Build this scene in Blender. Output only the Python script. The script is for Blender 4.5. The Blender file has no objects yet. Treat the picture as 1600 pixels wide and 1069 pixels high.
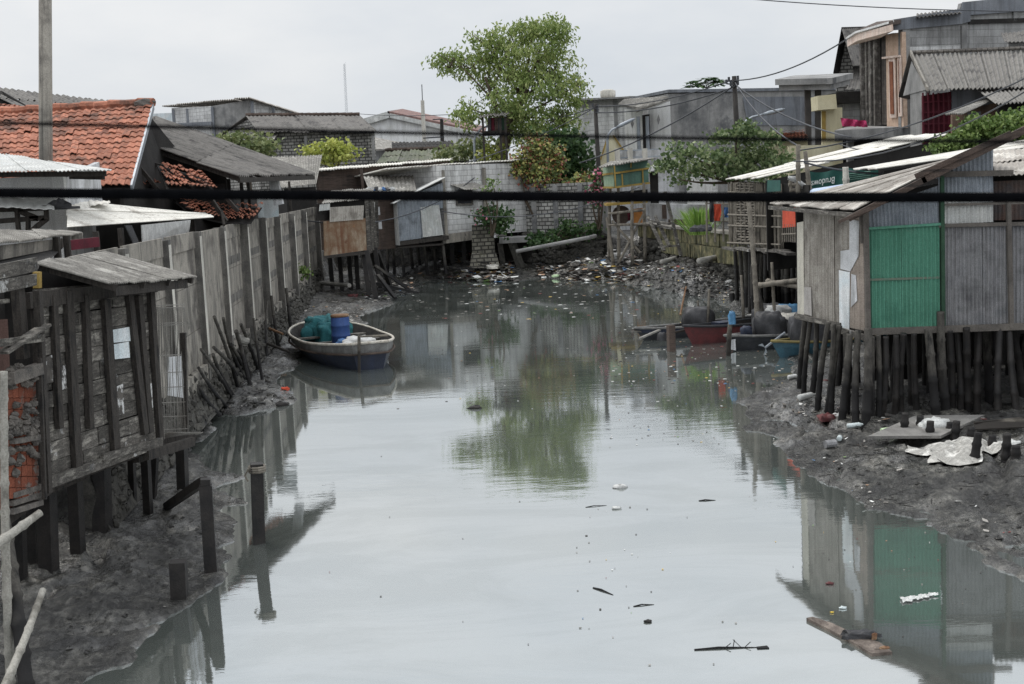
import bpy, math, random
import numpy as np
from mathutils import Vector as V
random.seed(7)
R = random.random
def U(a, b): return a + (b - a) * random.random()
SC = bpy.context.scene
COL = SC.collection
# ------------------------------------------------------------------ camera
FPX, CX, CY, H = 2000.0, 800.0, 534.5, 5.2
PITCH = math.atan(249.5 / FPX); ROLL = 0.046
F0 = V((0, math.cos(PITCH), -math.sin(PITCH))); U0 = V((0, math.sin(PITCH), math.cos(PITCH))); R0 = V((1, 0, 0))
CR = R0 * math.cos(ROLL) - U0 * math.sin(ROLL); CU = U0 * math.cos(ROLL) + R0 * math.sin(ROLL)
EYE = V((0, 0, H))
def ray(px, py): return F0 + CR * ((px - CX) / FPX) - CU * ((py - CY) / FPX)
def P(px, py, Y):
    d = ray(px, py); return EYE + d * (Y / d.y)
def G(px, py, z=0.0):
    d = ray(px, py); return EYE + d * ((z - H) / d.z)
def W(px, py, A, B, off=0.0):
    n = V((B[1] - A[1], A[0] - B[0], 0)).normalized()      # right-hand normal of A->B
    d = ray(px, py); a = V((A[0], A[1], 0))
    return EYE + d * ((a - EYE).dot(n) / d.dot(n)) + n * off
def zat(x, y, py):
    q = V((x, y, 0)) - EYE; v = -(py - CY) / FPX
    return -(CU.dot(q) - v * F0.dot(q)) / (CU.z - v * F0.z)
cam = bpy.data.cameras.new('camera'); co = bpy.data.objects.new('camera', cam); COL.objects.link(co)
from mathutils import Matrix
M3 = Matrix((CR, CU, -F0)).transposed().to_4x4(); M3.translation = EYE; co.matrix_world = M3
cam.sensor_width = 36; cam.lens = FPX / 1600 * 36; cam.clip_start = 0.1; cam.clip_end = 4000
cam.dof.use_dof = True; cam.dof.focus_distance = 36; cam.dof.aperture_fstop = 6.0
SC.camera = co
# ------------------------------------------------------------------ mesh builder
class MB:
    def __init__(s): s.v = []; s.f = []; s.m = []
    def add(s, vs, fs, m=0):
        o = len(s.v); s.v += [V(p) for p in vs]; s.f += [tuple(i + o for i in f) for f in fs]; s.m += [m] * len(fs)
        return s
    def quad(s, a, b, c, d, m=0): return s.add([a, b, c, d], [(0, 1, 2, 3)], m)
    def slab(s, pts, t, m=0):
        n = len(pts); t = V(t); pts = [V(p) for p in pts]
        return s.add(pts + [p + t for p in pts], [tuple(range(n - 1, -1, -1)), tuple(range(n, 2 * n))] +
                     [(i, (i + 1) % n, n + (i + 1) % n, n + i) for i in range(n)], m)
    def beam(s, a, b, w, h, up=(0, 0, 1), m=0):
        a = V(a); b = V(b); d = (b - a).normalized(); up = V(up)
        if abs(d.dot(up)) > .95: up = V((0, 1, 0)) if abs(d.y) < .9 else V((1, 0, 0))
        x = d.cross(up).normalized(); y = x.cross(d).normalized(); x *= w / 2; y *= h / 2
        return s.add([a - x - y, a + x - y, a + x + y, a - x + y, b - x - y, b + x - y, b + x + y, b - x + y],
                     [(0, 3, 2, 1), (4, 5, 6, 7), (0, 1, 5, 4), (1, 2, 6, 5), (2, 3, 7, 6), (3, 0, 4, 7)], m)
    def box(s, c, sx, sy, sz, rz=0.0, m=0):
        c = V(c); d = V((math.cos(rz), math.sin(rz), 0)) * sx / 2
        return s.beam(c - d, c + d, sy, sz, m=m)
    def tube(s, pts, r, n=8, caps=True, m=0):
        pts = [V(p) for p in pts]; k = len(pts); o = len(s.v)
        rs = r if isinstance(r, (list, tuple)) else [r] * k
        ref = None
        for i, p in enumerate(pts):
            d = (pts[min(i + 1, k - 1)] - pts[max(i - 1, 0)]).normalized()
            if ref is None: ref = V((1, 0, 0)) if abs(d.x) < .8 else V((0, 1, 0))
            x = (ref - d * ref.dot(d)).normalized(); y = d.cross(x); ref = x
            for j in range(n):
                t = 2 * math.pi * j / n; s.v.append(p + (x * math.cos(t) + y * math.sin(t)) * rs[i])
        for i in range(k - 1):
            for j in range(n):
                j2 = (j + 1) % n; s.f.append((o + i * n + j, o + i * n + j2, o + (i + 1) * n + j2, o + (i + 1) * n + j)); s.m.append(m)
        if caps:
            s.f.append(tuple(o + j for j in range(n - 1, -1, -1))); s.m.append(m)
            s.f.append(tuple(o + (k - 1) * n + j for j in range(n))); s.m.append(m)
        return s
    def bamboo(s, a, b, r, n=8, node=.38, bend=.0, m=0):
        a = V(a); b = V(b); L = (b - a).length; k = max(3, int(L / node)); pts = []; rs = []
        side = V((U(-1, 1), U(-1, 1), 0)) * bend * L
        for i in range(k):
            t0, t1 = i / k, (i + 1) / k
            for t, q in ((t0 + .001, 1.2), (t0 + .05 / L, .97), (t1 - .04 / L, .97)):
                if t < 0 or t > 1: continue
                pts.append(a.lerp(b, t) + side * math.sin(math.pi * t)); rs.append(r * q * (1 - .22 * t))
        pts.append(b); rs.append(r * .78)
        return s.tube(pts, rs, n, m=m)
    def lump(s, c, rx, ry, rz, nz=.2, n=10, k=7, seed=None, m=0, flat=-.35):
        c = V(c); ph = [U(0, 6) for _ in range(6)]; rows = []
        vs = []
        for i in range(k + 1):
            th = math.pi * i / k
            for j in range(n):
                f = 2 * math.pi * j / n
                q = 1 + nz * (math.sin(3 * f + ph[0] + 2 * th) * .5 + math.sin(5 * f + ph[1] - 3 * th) * .35 + math.sin(7 * th + 2 * f + ph[2]) * .4 + U(-.4, .4))
                z = max(math.cos(th) * q, flat)
                vs.append(c + V((math.sin(th) * math.cos(f) * rx * q, math.sin(th) * math.sin(f) * ry * q, z * rz)))
        fs = [(i * n + j, (i + 1) * n + j, (i + 1) * n + (j + 1) % n, i * n + (j + 1) % n) for i in range(k) for j in range(n)]
        return s.add(vs, fs, m)
    def corr(s, a, b, c, d, pitch=.076, amp=.011, nv=2, m=0, seg=6, sag=0.0, th=0.0, wav=0.0):
        """corrugated sheet: a-b one edge (waves run across it), d-c the opposite edge"""
        a, b, c, d = V(a), V(b), V(c), V(d)
        n = (b - a).cross(d - a).normalized(); L = max((b - a).length, (c - d).length)
        k = max(2, int(L / pitch * seg)); k = min(k, 900); vs = []
        ph = U(0, 6)
        for j in range(nv + 1):
            w = j / nv
            for i in range(k + 1):
                t = i / k; p = a.lerp(b, t).lerp(d.lerp(c, t), w)
                q = math.sin(2 * math.pi * t * L / pitch) * amp - sag * math.sin(math.pi * w) + wav * math.sin(t * 5 + ph + w * 2)
                vs.append(p + n * q)
        fs = [(j * (k + 1) + i, j * (k + 1) + i + 1, (j + 1) * (k + 1) + i + 1, (j + 1) * (k + 1) + i) for j in range(nv) for i in range(k)]
        s.add(vs, fs, m)
        if th:
            o = [p - n * th for p in vs]; s.add(o, [f[::-1] for f in fs], m)
            for row in (0, nv):
                e = row * (k + 1)
                s.add([vs[e + i] for i in range(k + 1)] + [o[e + i] for i in range(k + 1)], [(i, i + 1, k + 2 + i, k + 1 + i) for i in range(k)], m)
            for i in (0, k):
                s.add([vs[j * (k + 1) + i] for j in range(nv + 1)] + [o[j * (k + 1) + i] for j in range(nv + 1)], [(j, j + 1, nv + 2 + j, nv + 1 + j) for j in range(nv)], m)
        return s
    def roof(s, a, b, c, d, ns=5, nr=1, pitch=.09, amp=.016, jit=.02, th=.012, m=0, seg=6, wav=.006):
        """makeshift sheet roof: a-b eave, d-c upper edge; sheets overlap and lie unevenly"""
        a, b, c, d = V(a), V(b), V(c), V(d); n = (b - a).cross(d - a).normalized()
        if n.z < 0: n = -n
        for r in range(nr):
            for i in range(ns):
                t0, t1 = i / ns, (i + 1) / ns + .02 / ns; w0, w1 = r / nr, (r + 1) / nr + (.06 / nr if r < nr - 1 else 0)
                f = lambda t, w: a.lerp(b, t).lerp(d.lerp(c, t), w)
                e = (d - a).normalized() * U(-jit, jit) * 3; l = n * (.02 * r + (.006 + jit * .8) * (i % 2) + .004)
                k = [n * U(-jit, jit) * .6 for _ in range(4)]
                s.corr(f(t0, w0) + e + l + k[0], f(t1, w0) + e + l + k[1], f(t1, w1) + e + l + k[2], f(t0, w1) + e + l + k[3], pitch, amp, 2, m, seg, 0, th, wav)
        return s
    def tiles(s, a, b, c, d, nc, nr, amp=.035, step=.03, m=0, miss=0.0, ls=.0):
        a, b, c, d = V(a), V(b), V(c), V(d); n = (b - a).cross(d - a).normalized()
        if n.z < 0: n = -n
        prof = [0, .55, 1.0, .75, .15, -.12, 0]
        f = lambda t, w: a.lerp(b, t).lerp(d.lerp(c, t), w)
        for r in range(nr):
            for i in range(nc):
                if R() < miss: continue
                vs = []; dz = U(-.4, .4) * step; dw = U(-.06, .06) / nr; sl = U(-.05, .05) / nr
                if R() < ls: dz += step * U(.5, 1.5); sl *= 5
                for w, o in (((r + 0) / nr + dw, step * 1.6), ((r + 1.12) / nr + dw, 0)):
                    for q in range(7): vs.append(f((i + q / 5.6) / nc, w + sl * q / 7) + n * (prof[q] * amp + o + dz))
                low = [vs[q] - n * .02 for q in range(7)]
                s.add(vs + low, [(q, q + 1, 8 + q, 7 + q) for q in range(6)] + [(14 + q, 15 + q, q + 1, q) for q in range(6)], m)
        return s
    def under(s, a, b, c, d, dz=.07, m=1):
        n = (V(b) - V(a)).cross(V(d) - V(a)).normalized(); n = -n if n.z < 0 else n
        return s.slab([V(p) - n * dz for p in (a, b, c, d)], -n * .03, m)
    def build(s, name, mats, parent=None, loc=None, smooth=False, **kw):
        root = V((0, 0, 0))
        if parent is not None:
            q = parent
            while q is not None: root = root + q.location; q = q.parent
            off = root
        elif loc is not None: off = V(loc)
        else:
            xs = [p.x for p in s.v]; ys = [p.y for p in s.v]; off = V(((min(xs) + max(xs)) / 2, (min(ys) + max(ys)) / 2, min(p.z for p in s.v)))
        me = bpy.data.meshes.new(name); me.from_pydata([p - off for p in s.v], [], s.f)
        if not isinstance(mats, (list, tuple)): mats = [mats]
        for q in mats: me.materials.append(q)
        if len(mats) > 1: me.polygons.foreach_set('material_index', s.m)
        if smooth: me.polygons.foreach_set('use_smooth', [True] * len(me.polygons))
        uv = me.uv_layers.new(name='UVMap'); nv = len(me.loops)
        N = np.empty(len(me.polygons) * 3); me.polygons.foreach_get('normal', N); N = N.reshape(-1, 3)
        tot = np.empty(len(me.polygons), int); me.polygons.foreach_get('loop_total', tot)
        li = np.empty(nv, int); me.loops.foreach_get('vertex_index', li)
        C = np.array([tuple(p) for p in s.v])[li]; NL = np.repeat(N, tot, axis=0)
        hl = np.hypot(NL[:, 0], NL[:, 1]) + 1e-9; tx = -NL[:, 1] / hl; ty = NL[:, 0] / hl
        flip = np.where((np.abs(tx) > np.abs(ty)) & (tx < 0) | (np.abs(tx) <= np.abs(ty)) & (ty < 0), -1, 1)
        vert = np.abs(NL[:, 2]) < .75
        u = np.where(vert, (C[:, 0] * tx + C[:, 1] * ty) * flip, C[:, 0]); v = np.where(vert, C[:, 2], C[:, 1])
        uv.data.foreach_set('uv', np.stack([u, v], 1).astype(np.float32).ravel())
        o = bpy.data.objects.new(name, me); COL.objects.link(o)
        if parent is not None: o.parent = parent
        else: o.location = off
        for k, val in kw.items():
            if val: o[k] = val
        return o
def beams(name, mt, parent, lst):
    for a, b, w_, h_ in lst:
        q = MB(); q.beam(a, b, w_, h_); q.build(name, mt, parent)
def thing(name, label, cat, loc, group=None):
    o = bpy.data.objects.new(name, None); COL.objects.link(o); o.location = V(loc); o.empty_display_size = .3
    o['label'] = label; o['category'] = cat
    if group: o['group'] = group
    return o
def solo(mb, name, mat, label, cat, group=None, kind=None, smooth=False, loc=None):
    return mb.build(name, mat, None, loc, smooth, label=label, category=cat, group=group, kind=kind)
# ------------------------------------------------------------------ materials
def S(r, g, b):
    return tuple(min(.84, 1.22 * (x / 255 / 12.92 if x / 255 <= .04045 else ((x / 255 + .055) / 1.055) ** 2.4)) for x in (r, g, b)) + (1,)
class NT:
    def __init__(s, name):
        s.mat = bpy.data.materials.new(name); s.mat.use_nodes = True; s.t = s.mat.node_tree; s.t.nodes.clear()
        s.out = s.n('OutputMaterial'); s.b = s.n('BsdfPrincipled'); s.l(s.b, 'BSDF', s.out, 'Surface')
    def n(s, t, **kw):
        o = s.t.nodes.new('ShaderNode' + t)
        for k, v in kw.items():
            if hasattr(o, k): setattr(o, k, v)
            else: o.inputs[k.replace('_', ' ')].default_value = v
        return o
    def l(s, a, x, b, y): s.t.links.new(a.outputs[x], b.inputs[y])
    def noise(s, src, sc, det=5, rough=.6, vec=(1, 1, 1), dist=0):
        m = s.n('Mapping'); m.inputs['Scale'].default_value = vec; s.l(src[0], src[1], m, 'Vector')
        n = s.n('TexNoise'); n.inputs['Scale'].default_value = sc; n.inputs['Detail'].default_value = det; n.inputs['Roughness'].default_value = rough
        n.inputs['Distortion'].default_value = dist; s.l(m, 'Vector', n, 'Vector'); return n
    def ramp(s, src, stops, interp='LINEAR'):
        r = s.n('ValToRGB'); e = r.color_ramp.elements; r.color_ramp.interpolation = interp
        while len(e) < len(stops): e.new(.5)
        for q, (p, c) in zip(e, stops): q.position = p; q.color = c if len(c) == 4 else tuple(c) + (1,)
        s.l(src[0], src[1], r, 'Fac'); return r
    def mix(s, a, b, fac, mode='MIX'):
        m = s.n('Mix'); m.data_type = 'RGBA'; m.blend_type = mode; m.clamp_factor = True
        for q, i in ((a, 6), (b, 7)):
            if isinstance(q, tuple) and not isinstance(q[0], bpy.types.Node): m.inputs[i].default_value = q
            else: s.t.links.new(q[0].outputs[q[1]], m.inputs[i])
        if isinstance(fac, (int, float)): m.inputs[0].default_value = fac
        else: s.t.links.new(fac[0].outputs[fac[1]], m.inputs[0])
        return (m, 2)
    def math(s, op, a, b=0.0):
        m = s.n('Math', operation=op)
        for i, q in enumerate((a, b)):
            if isinstance(q, (int, float)): m.inputs[i].default_value = q
            else: s.t.links.new(q[0].outputs[q[1]], m.inputs[i])
        return (m, 0)
    def link(s, src, node, inp): s.t.links.new(src[0].outputs[src[1]], node.inputs[inp])
    def bump(s, src, strength, dist=.02):
        b = s.n('Bump'); b.inputs['Strength'].default_value = strength; b.inputs['Distance'].default_value = dist
        s.link(src, b, 'Height'); s.l(b, 'Normal', s.b, 'Normal'); return b
B4 = (0.0, 0.0, 0.0, 1); W4 = (1.0, 1.0, 1.0, 1)
def finish(t, col, grain, streak, stcol, isl, rough, bump, spots, co, uv, bh=None, spec=.3, sf=2.6):
    """shared weathering: vertical run-off streaks, spots, per-piece variation, fine grain"""
    if streak:
        n = t.noise(uv, 1, 6, .65, (sf, sf * .1, 1), .8); r = t.ramp((n, 'Fac'), [(.46, B4), (.64, W4)])
        col = t.mix(col, stcol, t.math('MULTIPLY', (r, 'Color'), streak))
    if spots:
        for (c, thr, sc, am) in spots:
            n = t.noise(co, sc, 7, .7); r = t.ramp((n, 'Fac'), [(thr, B4), (thr + .06, W4)])
            col = t.mix(col, c, t.math('MULTIPLY', (r, 'Color'), am))
    if isl:
        g = t.n('NewGeometry'); q = t.n('MapRange'); q.inputs[3].default_value = 1 - isl; q.inputs[4].default_value = 1 + isl
        t.link((g, 'Random Per Island'), q, 0); h = t.n('HueSaturation'); t.link((q, 0), h, 'Value'); t.link(col, h, 'Color'); col = (h, 'Color')
    n = t.noise(co, 45, 4, .7); r = t.ramp((n, 'Fac'), [(.36, (1 - grain * 1.6,) * 3), (.62, (1 + grain * .5,) * 3)])
    col = t.mix(col, (r, 'Color'), 1.0, 'MULTIPLY')
    t.link(col, t.b, 'Base Color'); t.b.inputs['Roughness'].default_value = rough; t.b.inputs['Specular IOR Level'].default_value = spec
    if bump:
        hsrc = (n, 'Fac')
        if bh is not None: hsrc = t.math('ADD', t.math('MULTIPLY', (n, 'Fac'), .35), bh)
        t.bump(hsrc, bump)
    return t.mat
def mat(name, c1, c2, c3=None, s=1.2, streak=.35, stcol=None, isl=.12, rough=.85, bump=.25, grain=.18, spots=None, vec=(1, 1, 1), metal=0, spec=.3):
    t = NT(name); tc = t.n('TexCoord'); co = (tc, 'Object'); uv = (tc, 'UV')
    n = t.noise(co, s, 6, .62, vec); st = [(.38, c1), (.62, c2)] if c3 is None else [(.34, c1), (.5, c2), (.66, c3)]
    r = t.ramp((n, 'Fac'), st); t.b.inputs['Metallic'].default_value = metal
    return finish(t, (r, 'Color'), grain, streak, stcol or S(45, 43, 42), isl, rough, bump, spots, co, uv, None, spec)
def brick(name, c1, c2, mortar, w=.4, h=.2, mo=.012, streak=.35, stcol=None, spots=None, off=.5, bias=0, bump=.6, s=.8, rough=.9):
    t = NT(name); tc = t.n('TexCoord'); co = (tc, 'Object'); uv = (tc, 'UV')
    wn = t.noise(uv, 1.5, 3, .5); d = t.n('VectorMath', operation='SCALE'); d.inputs['Scale'].default_value = .03; t.l(wn, 'Color', d, 0)
    a = t.n('VectorMath', operation='ADD'); t.l(tc, 'UV', a, 0); t.l(d, 0, a, 1)
    b = t.n('TexBrick'); b.offset = off; b.inputs['Scale'].default_value = 1; b.inputs['Brick Width'].default_value = w; b.inputs['Row Height'].default_value = h
    b.inputs['Mortar Size'].default_value = mo; b.inputs['Mortar Smooth'].default_value = .15; b.inputs['Bias'].default_value = bias
    b.inputs['Color1'].default_value = c1; b.inputs['Color2'].default_value = c2; b.inputs['Mortar'].default_value = mortar; t.l(a, 0, b, 'Vector')
    n = t.noise(co, s, 5, .6); r = t.ramp((n, 'Fac'), [(.36, (.74, .735, .73)), (.62, (1.06, 1.06, 1.06))])
    col = t.mix((b, 'Color'), (r, 'Color'), 1.0, 'MULTIPLY')
    return finish(t, col, .15, streak, stcol or S(50, 49, 48), 0, rough, bump, spots, co, uv, t.math('MULTIPLY', (b, 'Fac'), -1.0))
def leafmat(name, c1, c2, c3, s=.5):
    t = NT(name); tc = t.n('TexCoord'); g = t.n('NewGeometry')
    n = t.noise((tc, 'Object'), s, 3, .5); f = t.math('ADD', t.math('MULTIPLY', (n, 'Fac'), .9), t.math('MULTIPLY', (g, 'Random Per Island'), .5))
    r = t.ramp(f, [(.45, c1), (.7, c2), (.95, c3)]); t.l(r, 'Color', t.b, 'Base Color'); t.b.inputs['Roughness'].default_value = .55
    t.b.inputs['Specular IOR Level'].default_value = .35
    tr = t.n('BsdfTranslucent'); t.l(r, 'Color', tr, 'Color'); ms = t.n('MixShader'); ms.inputs[0].default_value = .3
    t.l(t.b, 'BSDF', ms, 1); t.l(tr, 'BSDF', ms, 2); t.l(ms, 'Shader', t.out, 'Surface'); return t.mat
def island(name, stops, rough=.6):
    t = NT(name); g = t.n('NewGeometry'); r = t.ramp((g, 'Random Per Island'), stops, 'CONSTANT'); t.l(r, 'Color', t.b, 'Base Color')
    t.b.inputs['Roughness'].default_value = rough; return t.mat
GREEN = S(70, 78, 50)
m_conc = mat('stained_concrete', S(118, 114, 107), S(144, 139, 130), S(86, 82, 77), s=.9, streak=.65, stcol=S(52, 51, 50), spots=[(S(60, 60, 57), .6, 1.6, .7), (S(170, 166, 158), .66, 3, .5)])
m_concL = mat('pale_concrete', S(176, 173, 165), S(200, 196, 186), s=1, streak=.4)
m_plas = mat('grey_plaster', S(112, 112, 111), S(146, 145, 143), S(92, 93, 94), s=.35, streak=.3, stcol=S(66, 66, 67), isl=0, spots=[(S(72, 74, 78), .58, .5, .6)])
m_plasb = mat('blue_grey_plaster', S(108, 112, 118), S(128, 131, 136), s=.5, streak=.4, isl=0)
m_white = mat('white_paint', S(224, 225, 224), S(206, 206, 203), s=1.0, streak=.35, stcol=S(120, 120, 117), isl=.04)
m_whiteg = mat('weathered_white_plaster', S(206, 207, 209), S(180, 181, 182), S(128, 127, 124), s=.7, streak=.5, stcol=S(90, 90, 89), isl=.04)
m_cream = mat('cream_paint', S(206, 200, 172), S(192, 184, 154), s=.8, streak=.2, stcol=S(140, 130, 100), isl=.03)
m_stone = mat('rubble_stone', S(54, 53, 50), S(80, 78, 73), S(40, 40, 39), s=3, streak=.3, isl=.25, bump=.7, spots=[(S(130, 127, 120), .66, 6, .5)])
m_stoney = mat('mossy_stone', S(140, 132, 98), S(96, 94, 70), S(70, 72, 52), s=2.5, streak=.45, isl=.25, bump=.6)
m_wood = mat('weathered_plank', S(106, 102, 96), S(74, 71, 67), S(140, 136, 128), s=2.6, streak=.5, stcol=S(40, 39, 38), isl=.42, vec=(1, 1, 5), bump=.6, grain=.3, spots=[(S(190, 190, 188), .6, 3.2, .75), (S(38, 36, 35), .57, 1.6, .75)])
m_flake = mat('flaking_paint_board', S(92, 88, 83), S(66, 63, 60), s=3, streak=0, isl=.1, spots=[(S(196, 196, 194), .5, 5, .9), (S(40, 38, 37), .58, 7, .8)], bump=.5)
m_woodd = mat('dark_wet_timber', S(40, 37, 35), S(60, 56, 52), S(30, 29, 29), s=4, streak=0, isl=.25, vec=(3, 3, .6), bump=.5)
m_woodb = mat('brown_board', S(66, 56, 50), S(86, 74, 67), S(52, 46, 43), s=2, streak=.4, isl=.25, vec=(.5, .5, 5), bump=.4)
m_gap = mat('dark_board_and_shade', S(32, 30, 29), S(44, 42, 40), s=2, streak=0, isl=.2)  # dark boards; the tone also stands in for shade in gaps and interiors
m_bamb = mat('grey_bamboo', S(100, 95, 87), S(124, 118, 108), S(76, 72, 66), s=3, streak=0, isl=.22, vec=(1, 1, .5), bump=.2)
m_bambp = mat('pale_dry_bamboo', S(128, 126, 119), S(150, 147, 139), S(100, 97, 90), s=3, streak=0, isl=.1, vec=(1, 1, .5), bump=.2, spots=[(S(80, 76, 70), .62, 4, .6)])
m_pile = mat('tide_stained_pile', S(56, 54, 51), S(80, 77, 72), S(36, 35, 34), s=3.5, streak=0, isl=.3, vec=(2, 2, .6), bump=.4)
def tide(m, z0, col):
    t = m.node_tree; b = next(n for n in t.nodes if n.type == 'BSDF_PRINCIPLED'); src = b.inputs['Base Color'].links[0].from_socket
    g = t.nodes.new('ShaderNodeNewGeometry'); x = t.nodes.new('ShaderNodeSeparateXYZ'); t.links.new(g.outputs['Position'], x.inputs[0])
    n = t.nodes.new('ShaderNodeTexNoise'); n.inputs['Scale'].default_value = 3; t.links.new(g.outputs['Position'], n.inputs['Vector'])
    a = t.nodes.new('ShaderNodeMath'); a.operation = 'MULTIPLY_ADD'; t.links.new(n.outputs['Fac'], a.inputs[0]); a.inputs[1].default_value = 1.3; t.links.new(x.outputs[2], a.inputs[2])
    r = t.nodes.new('ShaderNodeMapRange'); t.links.new(a.outputs[0], r.inputs[0]); r.inputs[1].default_value = z0 + .45; r.inputs[2].default_value = z0 + .95
    k = t.nodes.new('ShaderNodeMix'); k.data_type = 'RGBA'; k.inputs[6].default_value = col; t.links.new(src, k.inputs[7]); t.links.new(r.outputs[0], k.inputs[0]); t.links.new(k.outputs[2], b.inputs['Base Color'])
tide(m_pile, 1.05, S(34, 33, 33)); tide(m_bamb, .75, S(44, 41, 38)); tide(m_woodd, .5, S(26, 26, 27)); tide(m_conc, .8, S(62, 60, 55))
m_wet = mat('wet_black_pile', S(30, 29, 29), S(46, 43, 41), s=4, streak=0, isl=.2, rough=.55, bump=.4)
m_asb = mat('dark_asbestos_sheet', S(84, 82, 80), S(106, 103, 99), S(62, 60, 59), s=1.4, streak=.0, isl=.14, spots=[(S(132, 130, 124), .64, 3, .35), (S(48, 47, 46), .6, 1.2, .6)], bump=.3)
m_asbl = mat('lichen_grey_sheet', S(146, 143, 136), S(112, 109, 104), S(168, 165, 158), s=2.2, streak=0, isl=.12, spots=[(S(64, 62, 60), .6, 4, .7)], bump=.4)
m_wroof = mat('white_washed_sheet', S(196, 193, 185), S(210, 207, 199), S(158, 152, 143), s=1.3, streak=0, isl=.1, spots=[(S(116, 110, 104), .64, 2.2, .7)], bump=.1)
m_wroofd = mat('dirty_white_sheet', S(172, 167, 159), S(138, 132, 125), S(196, 192, 184), s=1.3, streak=0, isl=.16, spots=[(S(96, 88, 80), .6, 2.2, .8)], bump=.2)
m_zinc = mat('zinc_sheet', S(122, 129, 136), S(144, 150, 157), S(100, 105, 110), s=1.2, streak=.4, stcol=S(76, 76, 76), isl=.1, rough=.55, metal=.2, spots=[(S(102, 82, 66), .68, 3, .5)], bump=.1)
m_zincb = mat('brown_grey_sheet', S(146, 141, 133), S(168, 163, 155), S(120, 115, 108), s=1.4, streak=.5, stcol=S(86, 78, 70), isl=.14, rough=.7, metal=.1, bump=.1)
m_zincd = mat('dull_dark_sheet', S(112, 113, 116), S(134, 134, 135), S(92, 92, 94), s=1.2, streak=.45, stcol=S(66, 62, 60), isl=.12, rough=.7, metal=.1, bump=.1)
m_zincl = mat('pale_metal_sheet', S(192, 194, 192), S(172, 173, 170), S(206, 206, 202), s=1.3, streak=.35, stcol=S(120, 116, 110), isl=.08, rough=.6, bump=.1)
m_pale = mat('pale_blue_sheet', S(196, 208, 212), S(214, 220, 221), s=1.5, streak=.4, stcol=S(130, 132, 132), isl=.06, bump=.1)
m_green = mat('green_painted_sheet', S(74, 126, 106), S(84, 136, 116), S(66, 114, 97), s=1.3, streak=.5, stcol=S(64, 104, 84), isl=.05, rough=.6, spots=[(S(98, 92, 80), .66, 9, .8), (S(52, 60, 54), .68, 20, .85), (S(96, 128, 112), .58, 1.5, .4)], bump=.08)
m_greend = mat('dark_green_paint', S(38, 62, 48), S(54, 80, 62), s=2, streak=.3, isl=.05)
m_rust = mat('rusty_sheet', S(134, 122, 104), S(112, 88, 68), S(148, 136, 118), s=.9, streak=.75, stcol=S(96, 60, 40), isl=0, spots=[(S(92, 56, 38), .58, 1.2, .8), (S(176, 124, 74), .66, 1.6, .6)], bump=.2)
m_tile = mat('orange_clay_tile', S(142, 90, 71), S(162, 108, 87), S(116, 74, 60), s=2, streak=0, isl=.24, spots=[(S(76, 62, 55), .53, .8, .7), (S(88, 74, 66), .57, 5, .75)], bump=.2)
m_pil = mat('dark_concrete_pillar', S(92, 90, 87), S(112, 109, 104), S(74, 73, 71), s=1.2, streak=.5)
m_terra = mat('broken_clay_block', S(122, 70, 52), S(102, 58, 44), s=3, streak=0, isl=.15, spots=[(S(110, 104, 98), .54, 3, .9)], bump=.6)
m_mortar = mat('crumbling_mortar', S(108, 103, 97), S(80, 77, 74), s=6, streak=0, isl=.2, bump=.8)
m_blkw = brick('white_block_wall', S(208, 208, 206), S(196, 196, 195), S(146, 145, 143), .62, .3, .012, streak=.35)
m_blkg = brick('grey_block_wall', S(158, 158, 157), S(146, 146, 145), S(128, 128, 126), .8, .34, .012, streak=.45)
m_rib = mat('grey_ribbed_sheet', S(108, 106, 102), S(128, 125, 120), S(88, 86, 84), s=2, streak=0, isl=.12, spots=[(S(62, 60, 58), .6, 3, .6)], bump=.3)
m_blks = brick('small_block_wall', S(172, 171, 166), S(138, 136, 132), S(78, 77, 75), .42, .22, .035, streak=.55, spots=[(S(70, 69, 66), .6, 1.2, .6)])
m_blkr = brick('mossy_block_wall', S(150, 147, 135), S(112, 109, 99), S(70, 68, 64), .42, .22, .04, streak=.6, spots=[(S(84, 82, 66), .56, .9, .7)])
m_cable = mat('black_rubber', S(9, 10, 12), S(13, 13, 15), streak=0, isl=0, rough=1, bump=0, spec=.02)
m_wire = mat('wire', S(58, 60, 64), S(72, 74, 78), streak=0, isl=0, rough=.6, bump=0)
m_mesh = mat('dull_wire_mesh', S(126, 124, 119), S(96, 92, 86), streak=0, isl=0, rough=.7, bump=0)
m_steel = mat('galvanised_steel', S(150, 156, 162), S(130, 136, 142), streak=.1, isl=0, rough=.4, metal=.3, bump=0)
m_pole = mat('tarred_pole', S(46, 44, 43), S(62, 59, 56), streak=.2, isl=.1)
m_blue = mat('blue_plastic_barrel', S(46, 72, 124), S(58, 84, 134), s=2, streak=.2, isl=0, rough=.5, bump=.05, stcol=S(60, 70, 90))
m_rustl = mat('rusty_lid', S(140, 116, 92), S(104, 74, 54), s=6, streak=0, isl=0)
m_teal = mat('teal_net_tarp', S(34, 84, 90), S(48, 104, 108), s=4, streak=0, isl=0, rough=.8, bump=.5)
m_tarpk = mat('black_tarpaulin', S(46, 46, 48), S(66, 66, 68), s=3, streak=0, isl=.15, rough=.5, bump=.4)
m_navy = mat('navy_hull_paint', S(30, 38, 56), S(44, 50, 66), s=2.5, streak=.4, isl=0, rough=.5, spots=[(S(78, 74, 70), .66, 5, .6)])
m_hullg = mat('grey_hull_band', S(128, 128, 126), S(104, 103, 101), s=3, streak=.3, isl=0)
m_rim = mat('worn_white_gunwale', S(196, 192, 182), S(168, 160, 148), s=5, streak=0, isl=.08, spots=[(S(90, 70, 56), .64, 8, .8)])
m_red = mat('red_hull_paint', S(96, 46, 46), S(74, 40, 41), s=3, streak=.2, isl=0, rough=.5, spots=[(S(180, 150, 140), .66, 4, .5)])
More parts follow.
